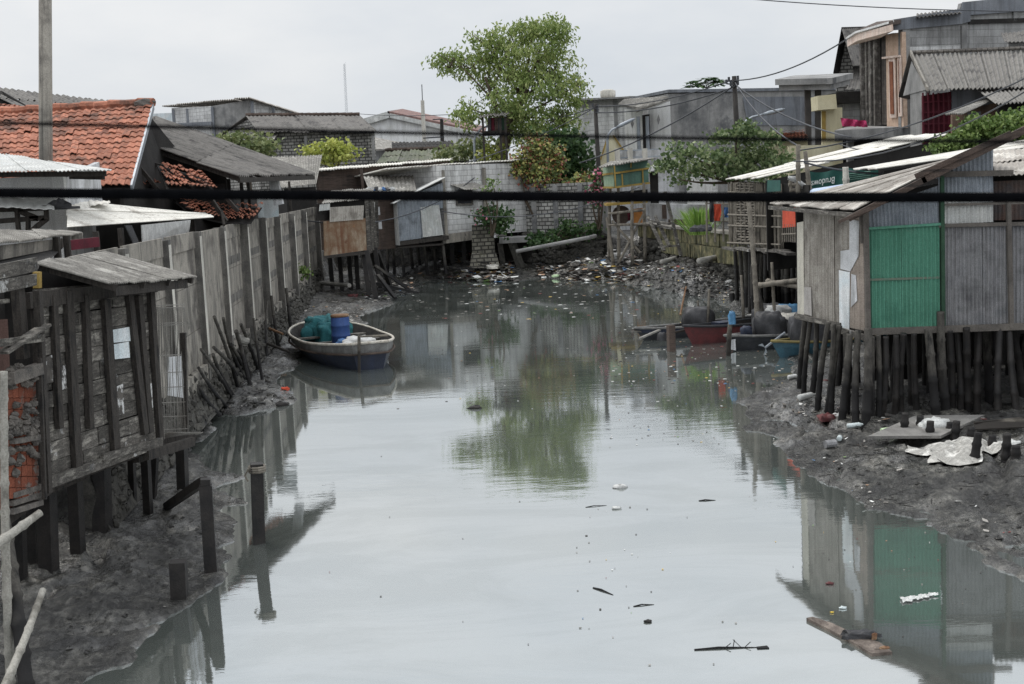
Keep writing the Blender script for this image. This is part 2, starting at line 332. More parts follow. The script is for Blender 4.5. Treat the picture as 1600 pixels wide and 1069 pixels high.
m_hullk = mat('black_hull_paint', S(36, 38, 42), S(52, 53, 56), s=3, streak=.2, isl=0, rough=.5)
m_hullb = mat('blue_hull_paint', S(54, 86, 100), S(64, 98, 112), s=3, streak=.3, isl=0, rough=.5)
m_yel = mat('yellow_trim_paint', S(160, 136, 74), S(140, 118, 66), s=3, streak=.2, isl=.1)
m_kiosk = mat('faded_green_board', S(92, 122, 110), S(80, 108, 98), s=2, streak=.5, stcol=S(70, 88, 78), isl=.06)
m_kioskl = mat('pale_green_board', S(146, 166, 142), S(130, 150, 128), s=2, streak=.4, stcol=S(100, 110, 90), isl=.06)
m_orange = mat('orange_cloth', S(196, 84, 60), S(178, 72, 52), s=2, streak=.1, isl=.05, rough=.9)
m_pink = mat('pink_cloth', S(166, 56, 94), S(146, 46, 82), s=3, streak=0, isl=0, rough=.9)
m_bann = mat('dark_green_banner', S(34, 76, 70), S(44, 90, 82), s=1.5, streak=.1, isl=0, rough=.6)
m_letter = mat('white_lettering', S(214, 220, 214), S(200, 206, 200), streak=0, isl=0, bump=0)
m_cloth = mat('white_cloth', S(188, 188, 186), S(160, 160, 158), s=4, streak=0, isl=.1, rough=.9, bump=.3)
m_bcloth = mat('blue_cloth', S(58, 90, 132), S(74, 106, 148), s=4, streak=0, isl=.1)
m_bluebag = mat('blue_plastic_bag', S(72, 116, 150), S(88, 134, 168), s=5, streak=0, isl=0, rough=.4)
m_maroon = mat('maroon_metal_door', S(92, 32, 44), S(76, 28, 38), s=2, streak=.3, isl=.05)
m_beige = mat('peach_wall_tile', S(200, 176, 156), S(184, 158, 138), s=5, streak=.25, stcol=S(140, 112, 94), isl=.04)
m_fascia = mat('pink_beige_fascia', S(222, 200, 188), S(206, 184, 170), s=2, streak=.3, isl=.03)
m_slat = mat('dark_brown_slats', S(78, 72, 68), S(96, 90, 85), s=4, streak=.5, isl=.1)
m_col = mat('mottled_column', S(120, 116, 110), S(82, 78, 74), S(148, 144, 138), s=3, streak=.6, isl=.1)
m_wdoor = mat('brown_wood_window', S(132, 84, 60), S(112, 70, 50), s=4, streak=.1, isl=.1)
m_glass = mat('dark_window_glass', S(34, 38, 42), S(46, 50, 54), streak=0, isl=0, rough=.15, bump=0, spec=.5)
m_plastic = mat('white_plastic', S(196, 197, 194), S(168, 169, 166), streak=0, isl=.1, rough=.4, bump=.05)
m_pvc = mat('grey_drain_pipe', S(150, 148, 142), S(122, 120, 115), s=4, streak=0, isl=.1)
m_bark = mat('bark', S(70, 60, 50), S(92, 82, 70), s=6, streak=0, isl=0, vec=(1, 1, .4), bump=.6)
l_tree = leafmat('fine_pinnate_leaves', S(98, 116, 62), S(124, 140, 80), S(156, 164, 108), .35)
l_dark = leafmat('dark_leaves', S(38, 60, 34), S(54, 78, 44), S(76, 98, 58), .6)
l_lime = leafmat('yellow_green_leaves', S(118, 130, 58), S(150, 158, 78), S(178, 180, 104), .8)
l_olive = leafmat('olive_leaves', S(82, 96, 60), S(108, 118, 78), S(136, 142, 98), .8)
l_mango = leafmat('mango_leaves', S(62, 84, 42), S(86, 108, 54), S(124, 142, 84), .8)
l_broad = leafmat('broad_grey_green_leaves', S(64, 82, 50), S(92, 110, 70), S(146, 156, 116), 1.0)
l_grass = leafmat('grass_blades', S(90, 124, 52), S(120, 150, 70), S(156, 176, 100), 1.2)
l_flower = island('mixed_red_flowers', [(0, S(84, 98, 54)), (.4, S(122, 126, 66)), (.62, S(150, 146, 84)), (.8, S(128, 74, 62)), (.93, S(140, 104, 66))])
l_pinkf = island('pink_flowers', [(0, S(58, 78, 48)), (.75, S(170, 80, 106)), (.92, S(190, 120, 136))])
# ------------------------------------------------------------------ sky and light
w = bpy.data.worlds.new('World'); SC.world = w; w.use_nodes = True; nt = w.node_tree; nt.nodes.clear()
def wn(t, **k):
    o = nt.nodes.new('ShaderNode' + t)
    for a, b in k.items():
        if hasattr(o, a): setattr(o, a, b)
        else: o.inputs[a].default_value = b
    return o
wo = wn('OutputWorld'); bg = wn('Background'); nt.links.new(bg.outputs[0], wo.inputs[0]); bg.inputs[1].default_value = .1
SUN_EL, SUN_AZ = math.radians(58), math.radians(-38)       # azimuth from +Y towards +X
sky = wn('TexSky', sky_type='NISHITA'); sky.sun_disc = False; sky.sun_elevation = SUN_EL; sky.sun_rotation = SUN_AZ; sky.air_density = 1; sky.dust_density = 3
tc = wn('TexCoord'); mp = wn('Mapping'); mp.inputs['Scale'].default_value = (1, 1, 2.6); nt.links.new(tc.outputs['Generated'], mp.inputs[0])
ns = wn('TexNoise'); ns.inputs['Scale'].default_value = 2.1; ns.inputs['Detail'].default_value = 7; ns.inputs['Roughness'].default_value = .55; nt.links.new(mp.outputs[0], ns.inputs[0])
rp = wn('ValToRGB'); e = rp.color_ramp.elements; e[0].position = .32; e[0].color = (6.6, 7.1, 7.7, 1); e[1].position = .68; e[1].color = (9.1, 9.15, 9.2, 1)
nt.links.new(ns.outputs['Fac'], rp.inputs[0])
mx = wn('Mix'); mx.data_type = 'RGBA'; mx.inputs[0].default_value = .93; nt.links.new(sky.outputs[0], mx.inputs[6]); nt.links.new(rp.outputs[0], mx.inputs[7])
sx = wn('SeparateXYZ'); nt.links.new(tc.outputs['Generated'], sx.inputs[0]); mr = wn('MapRange'); nt.links.new(sx.outputs[2], mr.inputs[0])
mr.inputs[1].default_value = .18; mr.inputs[2].default_value = 1; mr.inputs[3].default_value = 1; mr.inputs[4].default_value = 2.2
vm = wn('VectorMath', operation='SCALE'); nt.links.new(mx.outputs[2], vm.inputs[0]); nt.links.new(mr.outputs[0], vm.inputs['Scale']); nt.links.new(vm.outputs[0], bg.inputs[0])
sl = bpy.data.lights.new('sun', 'SUN'); sl.energy = 1.2; sl.angle = math.radians(16); sl.color = (1, .965, .91)
so = bpy.data.objects.new('sun', sl); COL.objects.link(so)
sd = V((math.cos(SUN_EL) * math.sin(SUN_AZ), math.cos(SUN_EL) * math.cos(SUN_AZ), math.sin(SUN_EL)))
so.rotation_euler = sd.to_track_quat('Z', 'Y').to_euler(); so.location = sd * 60
SC.view_settings.view_transform = 'Standard'; SC.view_settings.look = 'None'; SC.view_settings.exposure = 0; SC.view_settings.gamma = 1
SC.render.engine = 'CYCLES'; SC.cycles.max_bounces = 6; SC.cycles.diffuse_bounces = 3
# ------------------------------------------------------------------ terrain
rng = np.random.default_rng(3)
LAT = rng.random((256, 256))
def vnoise(x, y):
    xi = np.floor(x).astype(int); yi = np.floor(y).astype(int); fx = x - xi; fy = y - yi
    fx = fx * fx * (3 - 2 * fx); fy = fy * fy * (3 - 2 * fy); g = lambda a, b: LAT[a & 255, b & 255]
    return (g(xi, yi) * (1 - fx) + g(xi + 1, yi) * fx) * (1 - fy) + (g(xi, yi + 1) * (1 - fx) + g(xi + 1, yi + 1) * fx) * fy - .5
def fbm(x, y, sc, oc=5, pers=.55):
    t = 0; a = 1
    for i in range(oc): t = t + a * vnoise(x * sc + i * 17.3, y * sc + i * 9.1); sc = sc * 2.03; a *= pers
    return t
SHORE = [(127, 1069), (182, 1044), (204, 1033), (204, 1015), (240, 997), (182, 987), (218, 984), (262, 967), (306, 931), (349, 898), (338, 887), (349, 876), (391, 844),
         (338, 815), (335, 793), (386, 785), (335, 767), (349, 756), (380, 744), (320, 725), (291, 709), (331, 684), (326, 666), (345, 648), (400, 643), (450, 634), (475, 624),
         (450, 612), (425, 606), (438, 592), (455, 578), (470, 560), (500, 530), (560, 508), (566, 488), (612, 476), (600, 462), (655, 455), (640, 441), (700, 437), (760, 440),
         (800, 441), (850, 432), (900, 440), (950, 437), (1000, 446), (1050, 455), (1095, 465), (1140, 470), (1150, 490), (1200, 505), (1230, 540), (1240, 565), (1228, 590),
         (1225, 603), (1160, 625), (1153, 650), (1165, 665), (1212, 682), (1215, 700), (1247, 737), (1320, 760), (1385, 790), (1425, 808), (1480, 842), (1532, 850), (1532, 875),
         (1560, 890), (1600, 905)]
POLY = [tuple(G(x, y)[:2]) for x, y in SHORE] + [(7.3, 14.3), (8.5, 11), (9.5, 0), (10, -40), (-7, -40), (-5.5, 2), (-4.9, 11)]
def XL(y): return -8.14 - .0695 * (y - 42.3)
CANAL = [(-8.6, -40), (-8.6, 18), (XL(20.5) - .3, 20.5), (XL(66) - .3, 66), (-10.2, 76.5), (0, 77.6), (5.5, 72.9), (7.3, 71.2), (9.75, 54), (10.2, 47), (13.2, 25), (14.5, 10), (17, -40)]
def pdist(x, y, poly):
    d = np.full(x.shape, 1e9); ins = np.zeros(x.shape, bool); n = len(poly)
    for i in range(n):
        (ax, ay), (bx, by) = poly[i], poly[(i + 1) % n]; ex, ey = bx - ax, by - ay
        t = np.clip(((x - ax) * ex + (y - ay) * ey) / (ex * ex + ey * ey + 1e-12), 0, 1)
        d = np.minimum(d, np.hypot(x - ax - t * ex, y - ay - t * ey))
        c = (ay > y) != (by > y); ins ^= c & (x < ex * (y - ay) / (ey + (1e-12 if ey == 0 else 0)) + ax)
    return d, ins
def ground(x, y):
    x = np.asarray(x, float); y = np.asarray(y, float)
    wx = x + fbm(x, y, .9, 4) * .5; wy = y + fbm(x + 31, y + 7, .9, 4) * .7
    d, ins = pdist(wx, wy, POLY)
    mud = .035 + .12 * np.power(np.maximum(d, 0), .85); mud = np.minimum(mud, .62)
    amp = np.clip(d / .5, .1, 1)
    rough = fbm(x, y, 1.1, 5) * .13 + np.abs(fbm(x + 5, y, 2.6, 4)) * .12 + fbm(x, y, 7.0, 3, .6) * .05
    ch = np.abs(fbm(x * .8 + 2, y * .45 + 11, .55, 3)); rough = rough - .15 * np.exp(-(ch / .045) ** 2); ter = fbm(x + 60, y - 20, .45, 3) * 2.2; rough = rough + .06 * (np.floor(ter * 3) / 3 - ter)
    z = mud + rough * amp
    z = z + .55 * np.exp(-((x + 2.4) / 2.6) ** 2 - ((y - 75.5) / 2.4) ** 2) * amp + .5 * np.exp(-((x - 4.8) / 2.4) ** 2 - ((y - 70) / 3.0) ** 2) * amp
    z = z + .5 * np.exp(-((x - 6.8) / 1.6) ** 2 - ((y - 58) / 5.0) ** 2) * amp + .62 * np.exp(-((x - 8.6 + (y - 58) * .14) / 1.3) ** 2 - ((y - 60) / 8.0) ** 2) * amp
    z = np.where(ins, -np.minimum(.10 * d + .03, .8) , z)
    dc, inc = pdist(x, y, CANAL); t = np.clip(dc / .45, 0, 1); t = np.where(inc, 0, t * t * (3 - 2 * t))
    return z * (1 - t) + t * (1.9 + fbm(x, y, .25, 3) * .12)
def gz(x, y): return float(ground(np.array([x]), np.array([y]))[0])
def GT(px, py, z0=.25):
    z = z0
    for _ in range(7):
        p = G(px, py, z); q = gz(p.x, p.y); z += (min(q, 1.0) - z) * .6
    p = G(px, py, z); return p
def axis(*segs):
    out = []
    for a, b, st in segs: out += list(np.arange(a, b, st))
    return np.array(sorted(set(out)))
gx = axis((-900, -60, 60), (-60, -16, 4), (-16, -9.5, .5), (-9.5, 10.5, .065), (10.5, 16, .4), (16, 60, 4), (60, 901, 60))
gy = axis((-60, 8, 4), (8, 11.5, .3), (11.5, 22, .065), (22, 36, .1), (36, 56, .17), (56, 79, .25), (79, 140, 3), (140, 3001, 130))
XX, YY = np.meshgrid(gx, gy); ZZ = ground(XX.ravel(), YY.ravel())
ZL = ZZ.reshape(len(gy), len(gx)); import bisect
_gx, _gy = list(gx), list(gy)
def gz(x, y):
    i = min(max(bisect.bisect_right(_gx, x) - 1, 0), len(_gx) - 2); j = min(max(bisect.bisect_right(_gy, y) - 1, 0), len(_gy) - 2)
    u = min(max((x - _gx[i]) / (_gx[i + 1] - _gx[i]), 0), 1); v = min(max((y - _gy[j]) / (_gy[j + 1] - _gy[j]), 0), 1)
    return float((ZL[j, i] * (1 - u) + ZL[j, i + 1] * u) * (1 - v) + (ZL[j + 1, i] * (1 - u) + ZL[j + 1, i + 1] * u) * v)
vv = np.stack([XX.ravel(), YY.ravel(), ZZ], 1); nx, ny = len(gx), len(gy)
ii = (np.arange(ny - 1)[:, None] * nx + np.arange(nx - 1)[None, :]).ravel()
ff = np.stack([ii, ii + 1, ii + nx + 1, ii + nx], 1)
me = bpy.data.meshes.new('ground'); me.vertices.add(len(vv)); me.vertices.foreach_set('co', vv.astype(np.float32).ravel())
me.loops.add(ff.size); me.loops.foreach_set('vertex_index', ff.ravel().astype(np.int32)); me.polygons.add(len(ff))
me.polygons.foreach_set('loop_start', (np.arange(len(ff)) * 4).astype(np.int32)); me.update(); me.validate()
me.polygons.foreach_set('use_smooth', np.ones(len(me.polygons), bool))
go = bpy.data.objects.new('ground', me); COL.objects.link(go); go['kind'] = 'structure'; go['label'] = 'dark grey wet mud banks and bare ground along the canal'
t = NT('wet_mud'); tcn = t.n('TexCoord'); ob = (tcn, 'Object')
n1 = t.noise(ob, 1.3, 7, .68); n2 = t.noise(ob, 9, 7, .7, (1, .6, 1)); n3 = t.noise(ob, 34, 5, .7); n4 = t.noise(ob, .55, 4, .6)
r1 = t.ramp((n1, 'Fac'), [(.38, S(44, 43, 42)), (.5, S(60, 59, 56)), (.64, S(90, 88, 83))]); r2 = t.ramp((n2, 'Fac'), [(.42, (.45,) * 3), (.52, (1.0,) * 3), (.62, (1.7,) * 3)])
c = t.mix((r1, 'Color'), (r2, 'Color'), 1.0, 'MULTIPLY'); r3 = t.ramp((n3, 'Fac'), [(.66, B4), (.74, W4)])
c = t.mix(c, S(126, 124, 118), t.math('MULTIPLY', (r3, 'Color'), .5)); t.link(c, t.b, 'Base Color')
rr = t.ramp((n4, 'Fac'), [(.42, (.14,) * 3), (.58, (.5,) * 3)]); ge = t.n('NewGeometry'); sp = t.n('SeparateXYZ'); t.l(ge, 'Position', sp, 0); wet = t.n('MapRange'); t.link(t.math('ADD', (sp, 2), t.math('MULTIPLY', (n1, 'Fac'), .22)), wet, 0)
wet.inputs[1].default_value = .14; wet.inputs[2].default_value = .34; wet.inputs[3].default_value = .42; wet.inputs[4].default_value = 1
t.link(t.math('MULTIPLY', (rr, 'Color'), (wet, 0)), t.b, 'Roughness'); t.b.inputs['Specular IOR Level'].default_value = .65
rm = t.ramp((n4, 'Fac'), [(.42, (.25,) * 3), (.56, (1,) * 3)]); t.bump(t.math('MULTIPLY', t.math('ADD', (n2, 'Fac'), t.math('MULTIPLY', (n3, 'Fac'), .6)), (rm, 'Color')), 1.0, .08); go.data.materials.append(t.mat)
# ------------------------------------------------------------------ water
t = NT('murky_canal_water'); tcn = t.n('TexCoord'); ob = (tcn, 'Object')
a = t.noise(ob, 1, 4, .6, (1.1, 3.2, 1)); b = t.noise(ob, 1, 2, .5, (.12, .3, 1)); rb = t.ramp((b, 'Fac'), [(.42, (.12,) * 3), (.62, W4)])
hh = t.math('MULTIPLY', (a, 'Fac'), (rb, 'Color'))
bp = t.n('Bump'); bp.inputs['Strength'].default_value = .16; bp.inputs['Distance'].default_value = .02; t.link(hh, bp, 'Height')
g = t.n('BsdfGlossy'); g.inputs['Color'].default_value = (.91, .935, .945, 1); g.inputs['Roughness'].default_value = .035; t.l(bp, 'Normal', g, 'Normal')
dcol = t.ramp((t.noise(ob, 1, 4, .6, (.14, .22, 1)), 'Fac'), [(.3, S(80, 85, 81)), (.7, S(94, 98, 94))])
t.l(dcol, 'Color', t.b, 'Base Color'); t.b.inputs['Roughness'].default_value = .6; t.b.inputs['Specular IOR Level'].default_value = 0
fr = t.n('Fresnel'); fr.inputs['IOR'].default_value = 1.9; t.l(bp, 'Normal', fr, 'Normal'); q = t.n('MapRange'); t.l(fr, 'Fac', q, 0)
q.inputs[1].default_value = .1; q.inputs[2].default_value = .75; q.inputs[3].default_value = .52; q.inputs[4].default_value = .93
film = t.ramp((t.noise(ob, 1, 5, .65, (.22, .5, 1), 1.2), 'Fac'), [(.42, (.9,) * 3), (.58, (1,) * 3)]); ms = t.n('MixShader'); t.link(t.math('MULTIPLY', (q, 0), (film, 'Color')), ms, 0); t.l(t.b, 'BSDF', ms, 1); t.l(g, 'BSDF', ms, 2); t.l(ms, 'Shader', t.out, 'Surface')
mb = MB(); mb.quad((-12, -40, 0), (16, -40, 0), (16, 79, 0), (-12, 79, 0)); mb.build('water', t.mat, loc=(0, 0, 0), kind='structure', label='still grey canal water reflecting the sky')
# ================================================================== LEFT BANK
def PP(*a): return [P(*q) for q in a]
def hnorm(A, B): return V((B[1] - A[1], A[0] - B[0], 0)).normalized()
def wallbox(mb, A, B, z0, z1, th=.12, m=0):
    """upright slab with its face on A-B (plan) and its thickness going to the left of A->B"""
    n = -hnorm(A, B) * th
    return mb.slab([(A[0], A[1], z0), (B[0], B[1], z0), (B[0], B[1], z1), (A[0], A[1], z1)], n, m)
# ---- long concrete wall with pillars
def Yw(px): return 5.2 / ((800 - px) / 2000 - .0695)
def wp(Y, z=0): return V((XL(Y), Y, z))
cw = thing('concrete_wall', 'long stained grey concrete panel wall with pillars on a rubble base along the left bank', 'wall', wp(40, .5))
ys = [18.9, 22.3, 26.2, 30.0, 33.9, 37.7, 42.3, 46.8, 52.2, 58, 66]
n0 = hnorm(wp(20), wp(60))
for i in range(len(ys) - 1):
    mb = MB(); y0, y1 = ys[i], ys[i + 1]
    zs = [1.22, 2.15, 3.2, 4.32 + U(-.04, .05)] if i not in (3,) else [1.22, 4.36]
    for k in range(len(zs) - 1):
        e = U(-.012, .012)
        wallbox(mb, wp(y0) + n0 * e, wp(y1) + n0 * e, zs[k] + .006, zs[k + 1] - .006, .12)
    mb.build('panel', m_conc, cw)
    if i >= 4:
        for zz in (2.2, 3.25):
            mb = MB()
            for k in range(5): ya = y0 + .35 + (y1 - y0 - .7) * k / 5; yb = ya + (y1 - y0 - .7) / 5 - .1; wallbox(mb, wp(ya) + n0 * .016, wp(yb) + n0 * .016, zz + .06, zz + .28, .01)
            mb.build('vent_strip', m_pil, cw)
for i, y in enumerate(ys[1:-1] + [65.6]):
    mb = MB(); a = wp(y - .14); b = wp(y + .14); top = 4.34 + U(-.03, .1)
    pj = .13 if y < 35 else .24; wallbox(mb, a + n0 * pj, b + n0 * pj, .9, top, .3); o = mb.build('pillar', m_pil, cw)
    mb = MB(); wallbox(mb, wp(y - .13) + n0 * (pj + .006), wp(y + .13) + n0 * (pj + .006), 1.5, top - .1, .004); mb.build('pillar_lit_face', m_concL, o)  # pale skin paints the light on each dark pillar's canal face
mb = MB()
for i in range(len(ys) - 1):
    if i == 3: continue
    wallbox(mb, wp(ys[i] + .2) + n0 * .03, wp(ys[i + 1] - .2) + n0 * .03, 4.02, 4.4, .05)
mb.build('coping', m_conc, cw)
mb = MB()
for k in range(1500):                       # rubble foundation
    y = 19 * (66 / 19) ** R(); z = .25 + 1.0 * R(); s = U(.05, .13) * (1 + (y - 19) / 60)
    p = wp(y) + n0 * (-.01 + (1.3 - z) * .26 + U(-.04, .04)); p.z = z
    mb.lump(p, s * .8, s, s * U(.5, .8), .22, 6, 4, flat=-1)
mb.slab([wp(18.9) + n0 * .32 + V((0, 0, .2)), wp(66) + n0 * .32 + V((0, 0, .2)), wp(66) + n0 * .02 + V((0, 0, 1.25)), wp(18.9) + n0 * .02 + V((0, 0, 1.25))], -n0 * .4); mb.build('rubble_base', m_stone, cw)
mb = MB()
for i in range(2, 9):
    y0, y1 = ys[i] + .25, ys[i + 1] - .25; lo = U(.85, 1.1)
    wallbox(mb, wp(y0) + n0 * .12, wp(y1) + n0 * .12, lo, 1.3, .12)
mb.build('footing_ledge', m_conc, cw)
# ---- timber fender piles leaning at the wall foot
PILES = [(316, 496, 339, 599, .1), (331, 498, 353, 589, .085), (344, 539, 359, 584, .08), (294, 547, 317, 615, .08), (290, 576, 304, 626, .085), (315, 544, 325, 572, .08),
         (314, 555, 320, 610, .08), (360, 508, 374, 572, .09), (352, 518, 372, 585, .1), (377, 543, 394, 599, .1), (396, 497, 411, 591, .085), (355, 548, 368, 583, .08), (291, 606, 298, 634, .07),
         (404, 470, 418, 556, .09), (424, 462, 436, 540, .09), (447, 450, 455, 520, .1)]
for i, (a, b, c, d, r) in enumerate(PILES):
    f = GT(c, d + 3, .4); mb = MB(); tp = P(a, b, f.y + .15)
    if XL(tp.y) + .25 > tp.x: tp = W(a, b, wp(20), wp(60), .28)
    if f.x < XL(f.y) + .3: f.x = XL(f.y) + .34
    f.z -= .2
    mb.bamboo(f, tp, r * U(.5, .8), 8, .7, .03)
    solo(mb, 'fender_pile', m_pile, ['dark pole leaning on the rubble foot of the grey concrete wall', 'free standing dark stake out on the mud in front of the concrete wall'][i == 9], 'pile', None if i == 9 else 'leaning poles along the concrete wall foot')
mb = MB(); mb.tube([W(363, 524, wp(20), wp(60), -.1), P(386, 533, 35.2)], .11, 10); solo(mb, 'drain_pipe', m_pvc, 'short grey drain pipe poking out of the wall foot above the leaning poles', 'pipe')
mb = MB(); mb.tube([W(495, 441, wp(20), wp(66), -.2), P(546, 446, 60.5)], .1, 10); solo(mb, 'drain_pipe', m_pvc, 'long pale pipe jutting from the wall below the rusty shack', 'pipe')
# ---- plank shack on stilts, near left
A, B = (-6.0, 16.2), (-5.41, 19.4)
def WA(px, py, o=0): return W(px, py, A, B, o)
nA = hnorm(A, B)
ps = thing('plank_shack', 'dark weathered plank shack on black stilts with grey sheet roof, nearest on the left bank', 'shack', (-5.8, 17.8, .3))
tA = V((B[0] - A[0], B[1] - A[1], 0)); LA = tA.length
mb = MB(); z = 1.52
while z < 3.98:
    h = U(.17, .27); x = 0; h = min(h, 4.0 - z)
    while x < 1:
        e = min(1, x + U(.25, .5)); o = nA * U(-.012, .012); a = V((A[0], A[1], z + (1 - x) * .14)) + tA * x + o; b = V((A[0], A[1], z + (1 - e) * .14)) + tA * (e - .002) + o
        up = V((0, 0, h - .012)); j = V((0, 0, U(-.01, .01)))
        mb.slab([a + j, b + j, b + up, a + up], -nA * .03); x = e
    z += h
mb.build('board_wall', m_wood, ps)
for (x0, y0, x1, y1, wd) in [(78, 462, 88, 670, .11), (101, 455, 117, 748, .17), (128, 462, 136, 670, .12), (160, 468, 176, 702, .18), (197, 460, 222, 678, .15), (212, 462, 230, 676, .14), (231, 455, 246, 690, .14), (51, 470, 67, 762, .17)]:
    mb = MB(); mb.beam(WA(x0, y0, .045), WA(x1, y1, .045), .07, wd, tA); mb.build('batten', m_woodd, ps)
mb = MB(); bk = -nA * .85
a0, b0 = V((*A, 0)), V((*B, 0))
mb.slab([a0 + V((0, 0, 1.6)), b0 + V((0, 0, 1.46)), b0 + bk + V((0, 0, 1.46)), a0 + bk + V((0, 0, 1.6))], (0, 0, -.06)); mb.build('floor', m_woodd, ps)
mb = MB()
for p0 in (a0, b0): mb.slab([p0 - nA * .03 + V((0, 0, 1.5)), p0 + bk + V((0, 0, 1.5)), p0 + bk + V((0, 0, 4.3)), p0 - nA * .03 + V((0, 0, 4.0))], tA.normalized() * (.03 if p0 is a0 else -.03))
mb.slab([a0 + bk + V((0, 0, 1.5)), b0 + bk + V((0, 0, 1.5)), b0 + bk + V((0, 0, 4.3)), a0 + bk + V((0, 0, 4.3))], -nA * .03); mb.build('side_wall', m_gap, ps)
mb = MB(); mb.beam(WA(66, 756, .06), WA(246, 690, .06), .06, .14); mb.beam(WA(150, 716, .09), WA(222, 694, .09), .05, .1); mb.build('sill_beam', m_wood, ps)
for (x0, y0, x1, y1, Ya, Yb) in [(212, 716, 250, 704, 18.7, 19.7), (205, 700, 302, 684, 18.9, 20.6), (60, 770, 130, 740, 16.2, 17.3), (228, 712, 300, 690, 18.6, 20.2)]:
    beams('floor_beam', m_woodd, ps, [(P(x0, y0, Ya), P(x1, y1, Yb), .1, .14)])
for (x0, y0, x1, y1, wd) in [(226, 690, 231, 802, .12), (181, 712, 186, 798, .12), (157, 722, 159, 830, .22), (116, 738, 121, 862, .16), (72, 760, 75, 886, .2), (283, 682, 285, 764, .16), (243, 700, 236, 775, .1), (205, 705, 207, 790, .1)]:
    f = GT(x1, y1); f.z -= .25; mb = MB(); tp = P(x0, y0, f.y + .1); mb.beam(f, tp, wd, wd, tA); mb.build('stilt', m_wet, ps)
mb = MB()
e1, e2, u2, u1 = PP((174, 444, 16.9), (306, 432.5, 20.2), (160, 393, 20.4), (54, 411, 16.6))
mb.roof(e1, e2, u2, u1, 5, 1, .076, .012, .012, .014, wav=.008); rf = mb.build('roof', m_asbl, ps, None, True)
mb = MB(); dn = V((0, 0, -.1)); mb.beam(e1.lerp(e2, .08) + dn + nA * -.08, e1.lerp(e2, .93) + dn + nA * -.08, .04, .13); mb.build('fascia_board', m_woodd, rf)
beams('rafter', m_woodd, rf, [(e1.lerp(e2, t) + V((0, 0, -.06)), u1.lerp(u2, t) + V((0, 0, -.06)), .06, .09) for t in (.05, .35, .65, .95)])
mb = MB(); mb.beam(WA(40, 470, .03), WA(240, 446, .03), .07, .2); mb.build('wall_plate', m_woodd, ps)
mb = MB(); mb.beam(P(58, 425, 16.3), P(58.5, 450, 16.3), .08, .1); mb.build('new_wood_block', m_yel, ps, label='fresh yellow wood block under the roof corner')
for (x0, y0, x1, y1) in [(171, 516, 199, 536), (171, 539, 198, 562), (226, 600, 234, 640), (66, 560, 78, 600), (90, 575, 99, 610), (178, 605, 189, 650)]:
    mb = MB(); mb.slab([WA(x0, y0, .02), WA(x0 + 1, y1, .02), WA(x1 + 2, y1 - 3, .02), WA(x1, y0 - 5, .02)], nA * .012); mb.build('patch_board', m_pale if x0 == 171 else m_flake, ps)
# ---- wire mesh cage panel beside it
wc = thing('wire_mesh_panel', 'pale wire grid cage panel fixed at the far end of the plank shack', 'wire panel', P(262, 690, 20))
C0, C1 = P(238, 690, 19.5), P(293, 678, 20.7)
def WCg(px, py): return W(px, py, C0[:2], C1[:2], .0)
mb = MB()
for y in (478, 482, 506, 509, 556, 583, 606, 630, 652, 672, 684): mb.tube([WCg(236 + (y - 478) * .03, y), WCg(288 + (y - 478) * .03, y - 2)], .007, 5)
for i in range(27):
    x = 237 + i * 1.95; k = U(-3, 3); mb.tube([WCg(x, 480), WCg(x + 3 + k, 580), WCg(x + 7, 684)], .006, 4)
mb.build('wire_grid', m_mesh, wc)
mb = MB(); mb.slab([WCg(263, 558), WCg(286, 556), WCg(287, 622), WCg(262, 618)], (-.02, .02, 0)); mb.build('backing_sheet', m_whiteg, wc)
mb = MB(); mb.beam(P(286, 520, 20.75), P(290, 684, 20.75), .09, .09); mb.build('post', m_woodd, wc)
mb = MB()
for i in range(14): x = 237 + i * 4; mb.tube([WCg(x, 684), W(x + 6, 676, C0[:2], C1[:2], .25)], .012, 5)
mb.build('tray', m_mesh, wc)
# ---- scrap shack at the frame edge
ss = thing('scrap_shack', 'cramped scrap board shack with a broken orange clay panel at the left frame edge', 'shack', P(20, 800, 15))
D0, D1 = P(-60, 640, 14.2), P(60, 640, 15.6)
def WD(px, py, o=0): return W(px, py, D0[:2], D1[:2], o)
nD = hnorm(D0, D1)
mb = MB(); mb.slab([WD(-60, 440, -.5), WD(62, 440, -.5), WD(70, 790, -.5), WD(-50, 830, -.5)], -nD * .04); mb.build('back_board', m_gap, ss)
mb = MB(); mb.slab([WD(-60, 505, -.3), WD(46, 498, -.3), WD(50, 590, -.3), WD(-60, 600, -.3)], -nD * .03); mb.build('plywood_sheet', mat('reddish_plywood', S(110, 86, 78), S(126, 100, 92), s=2, streak=.4), ss)
for pts in ([(-60, 424), (53, 402), (53, 424), (-60, 447)], [(-60, 448), (52, 428), (52, 446), (-60, 470)]):
    mb = MB(); mb.slab([WD(x, y, .05) for x, y in pts], -nD * .04); mb.build('fascia_plank', m_wood, ss)
beams('loose_plank', m_wood, ss, [(WD(-40, 540, .1), WD(56, 528, .1), .06, .09), (WD(-10, 552, .12), WD(58, 508, .12), .16, .03), (WD(-40, 478, -.1), WD(24, 470, -.1), .05, .05)])
beams('corner_post', m_woodd, ss, [(WD(52, 455, .06), WD(68, 770, .06), .08, .12), (WD(33, 450, -.05), WD(42, 560, -.05), .1, .2), (WD(48, 560, .12), WD(56, 780, .12), .05, .05)])
mb = MB()
for r in range(11):
    y = 588 + r * 17.5
    for k in range(5):
        x = 6 + k * 9.2 + r * .5 + U(-1, 1); mb.slab([WD(x, y, .04), WD(x + 8.6, y - 1, .04), WD(x + 8.8, y + 15.5, .04), WD(x + .2, y + 16.5, .04)], -nD * U(.08, .14))
mb.slab([WD(2, 584, -.06), WD(52, 576, -.06), WD(62, 778, -.06), WD(10, 800, -.06)], -nD * .08)
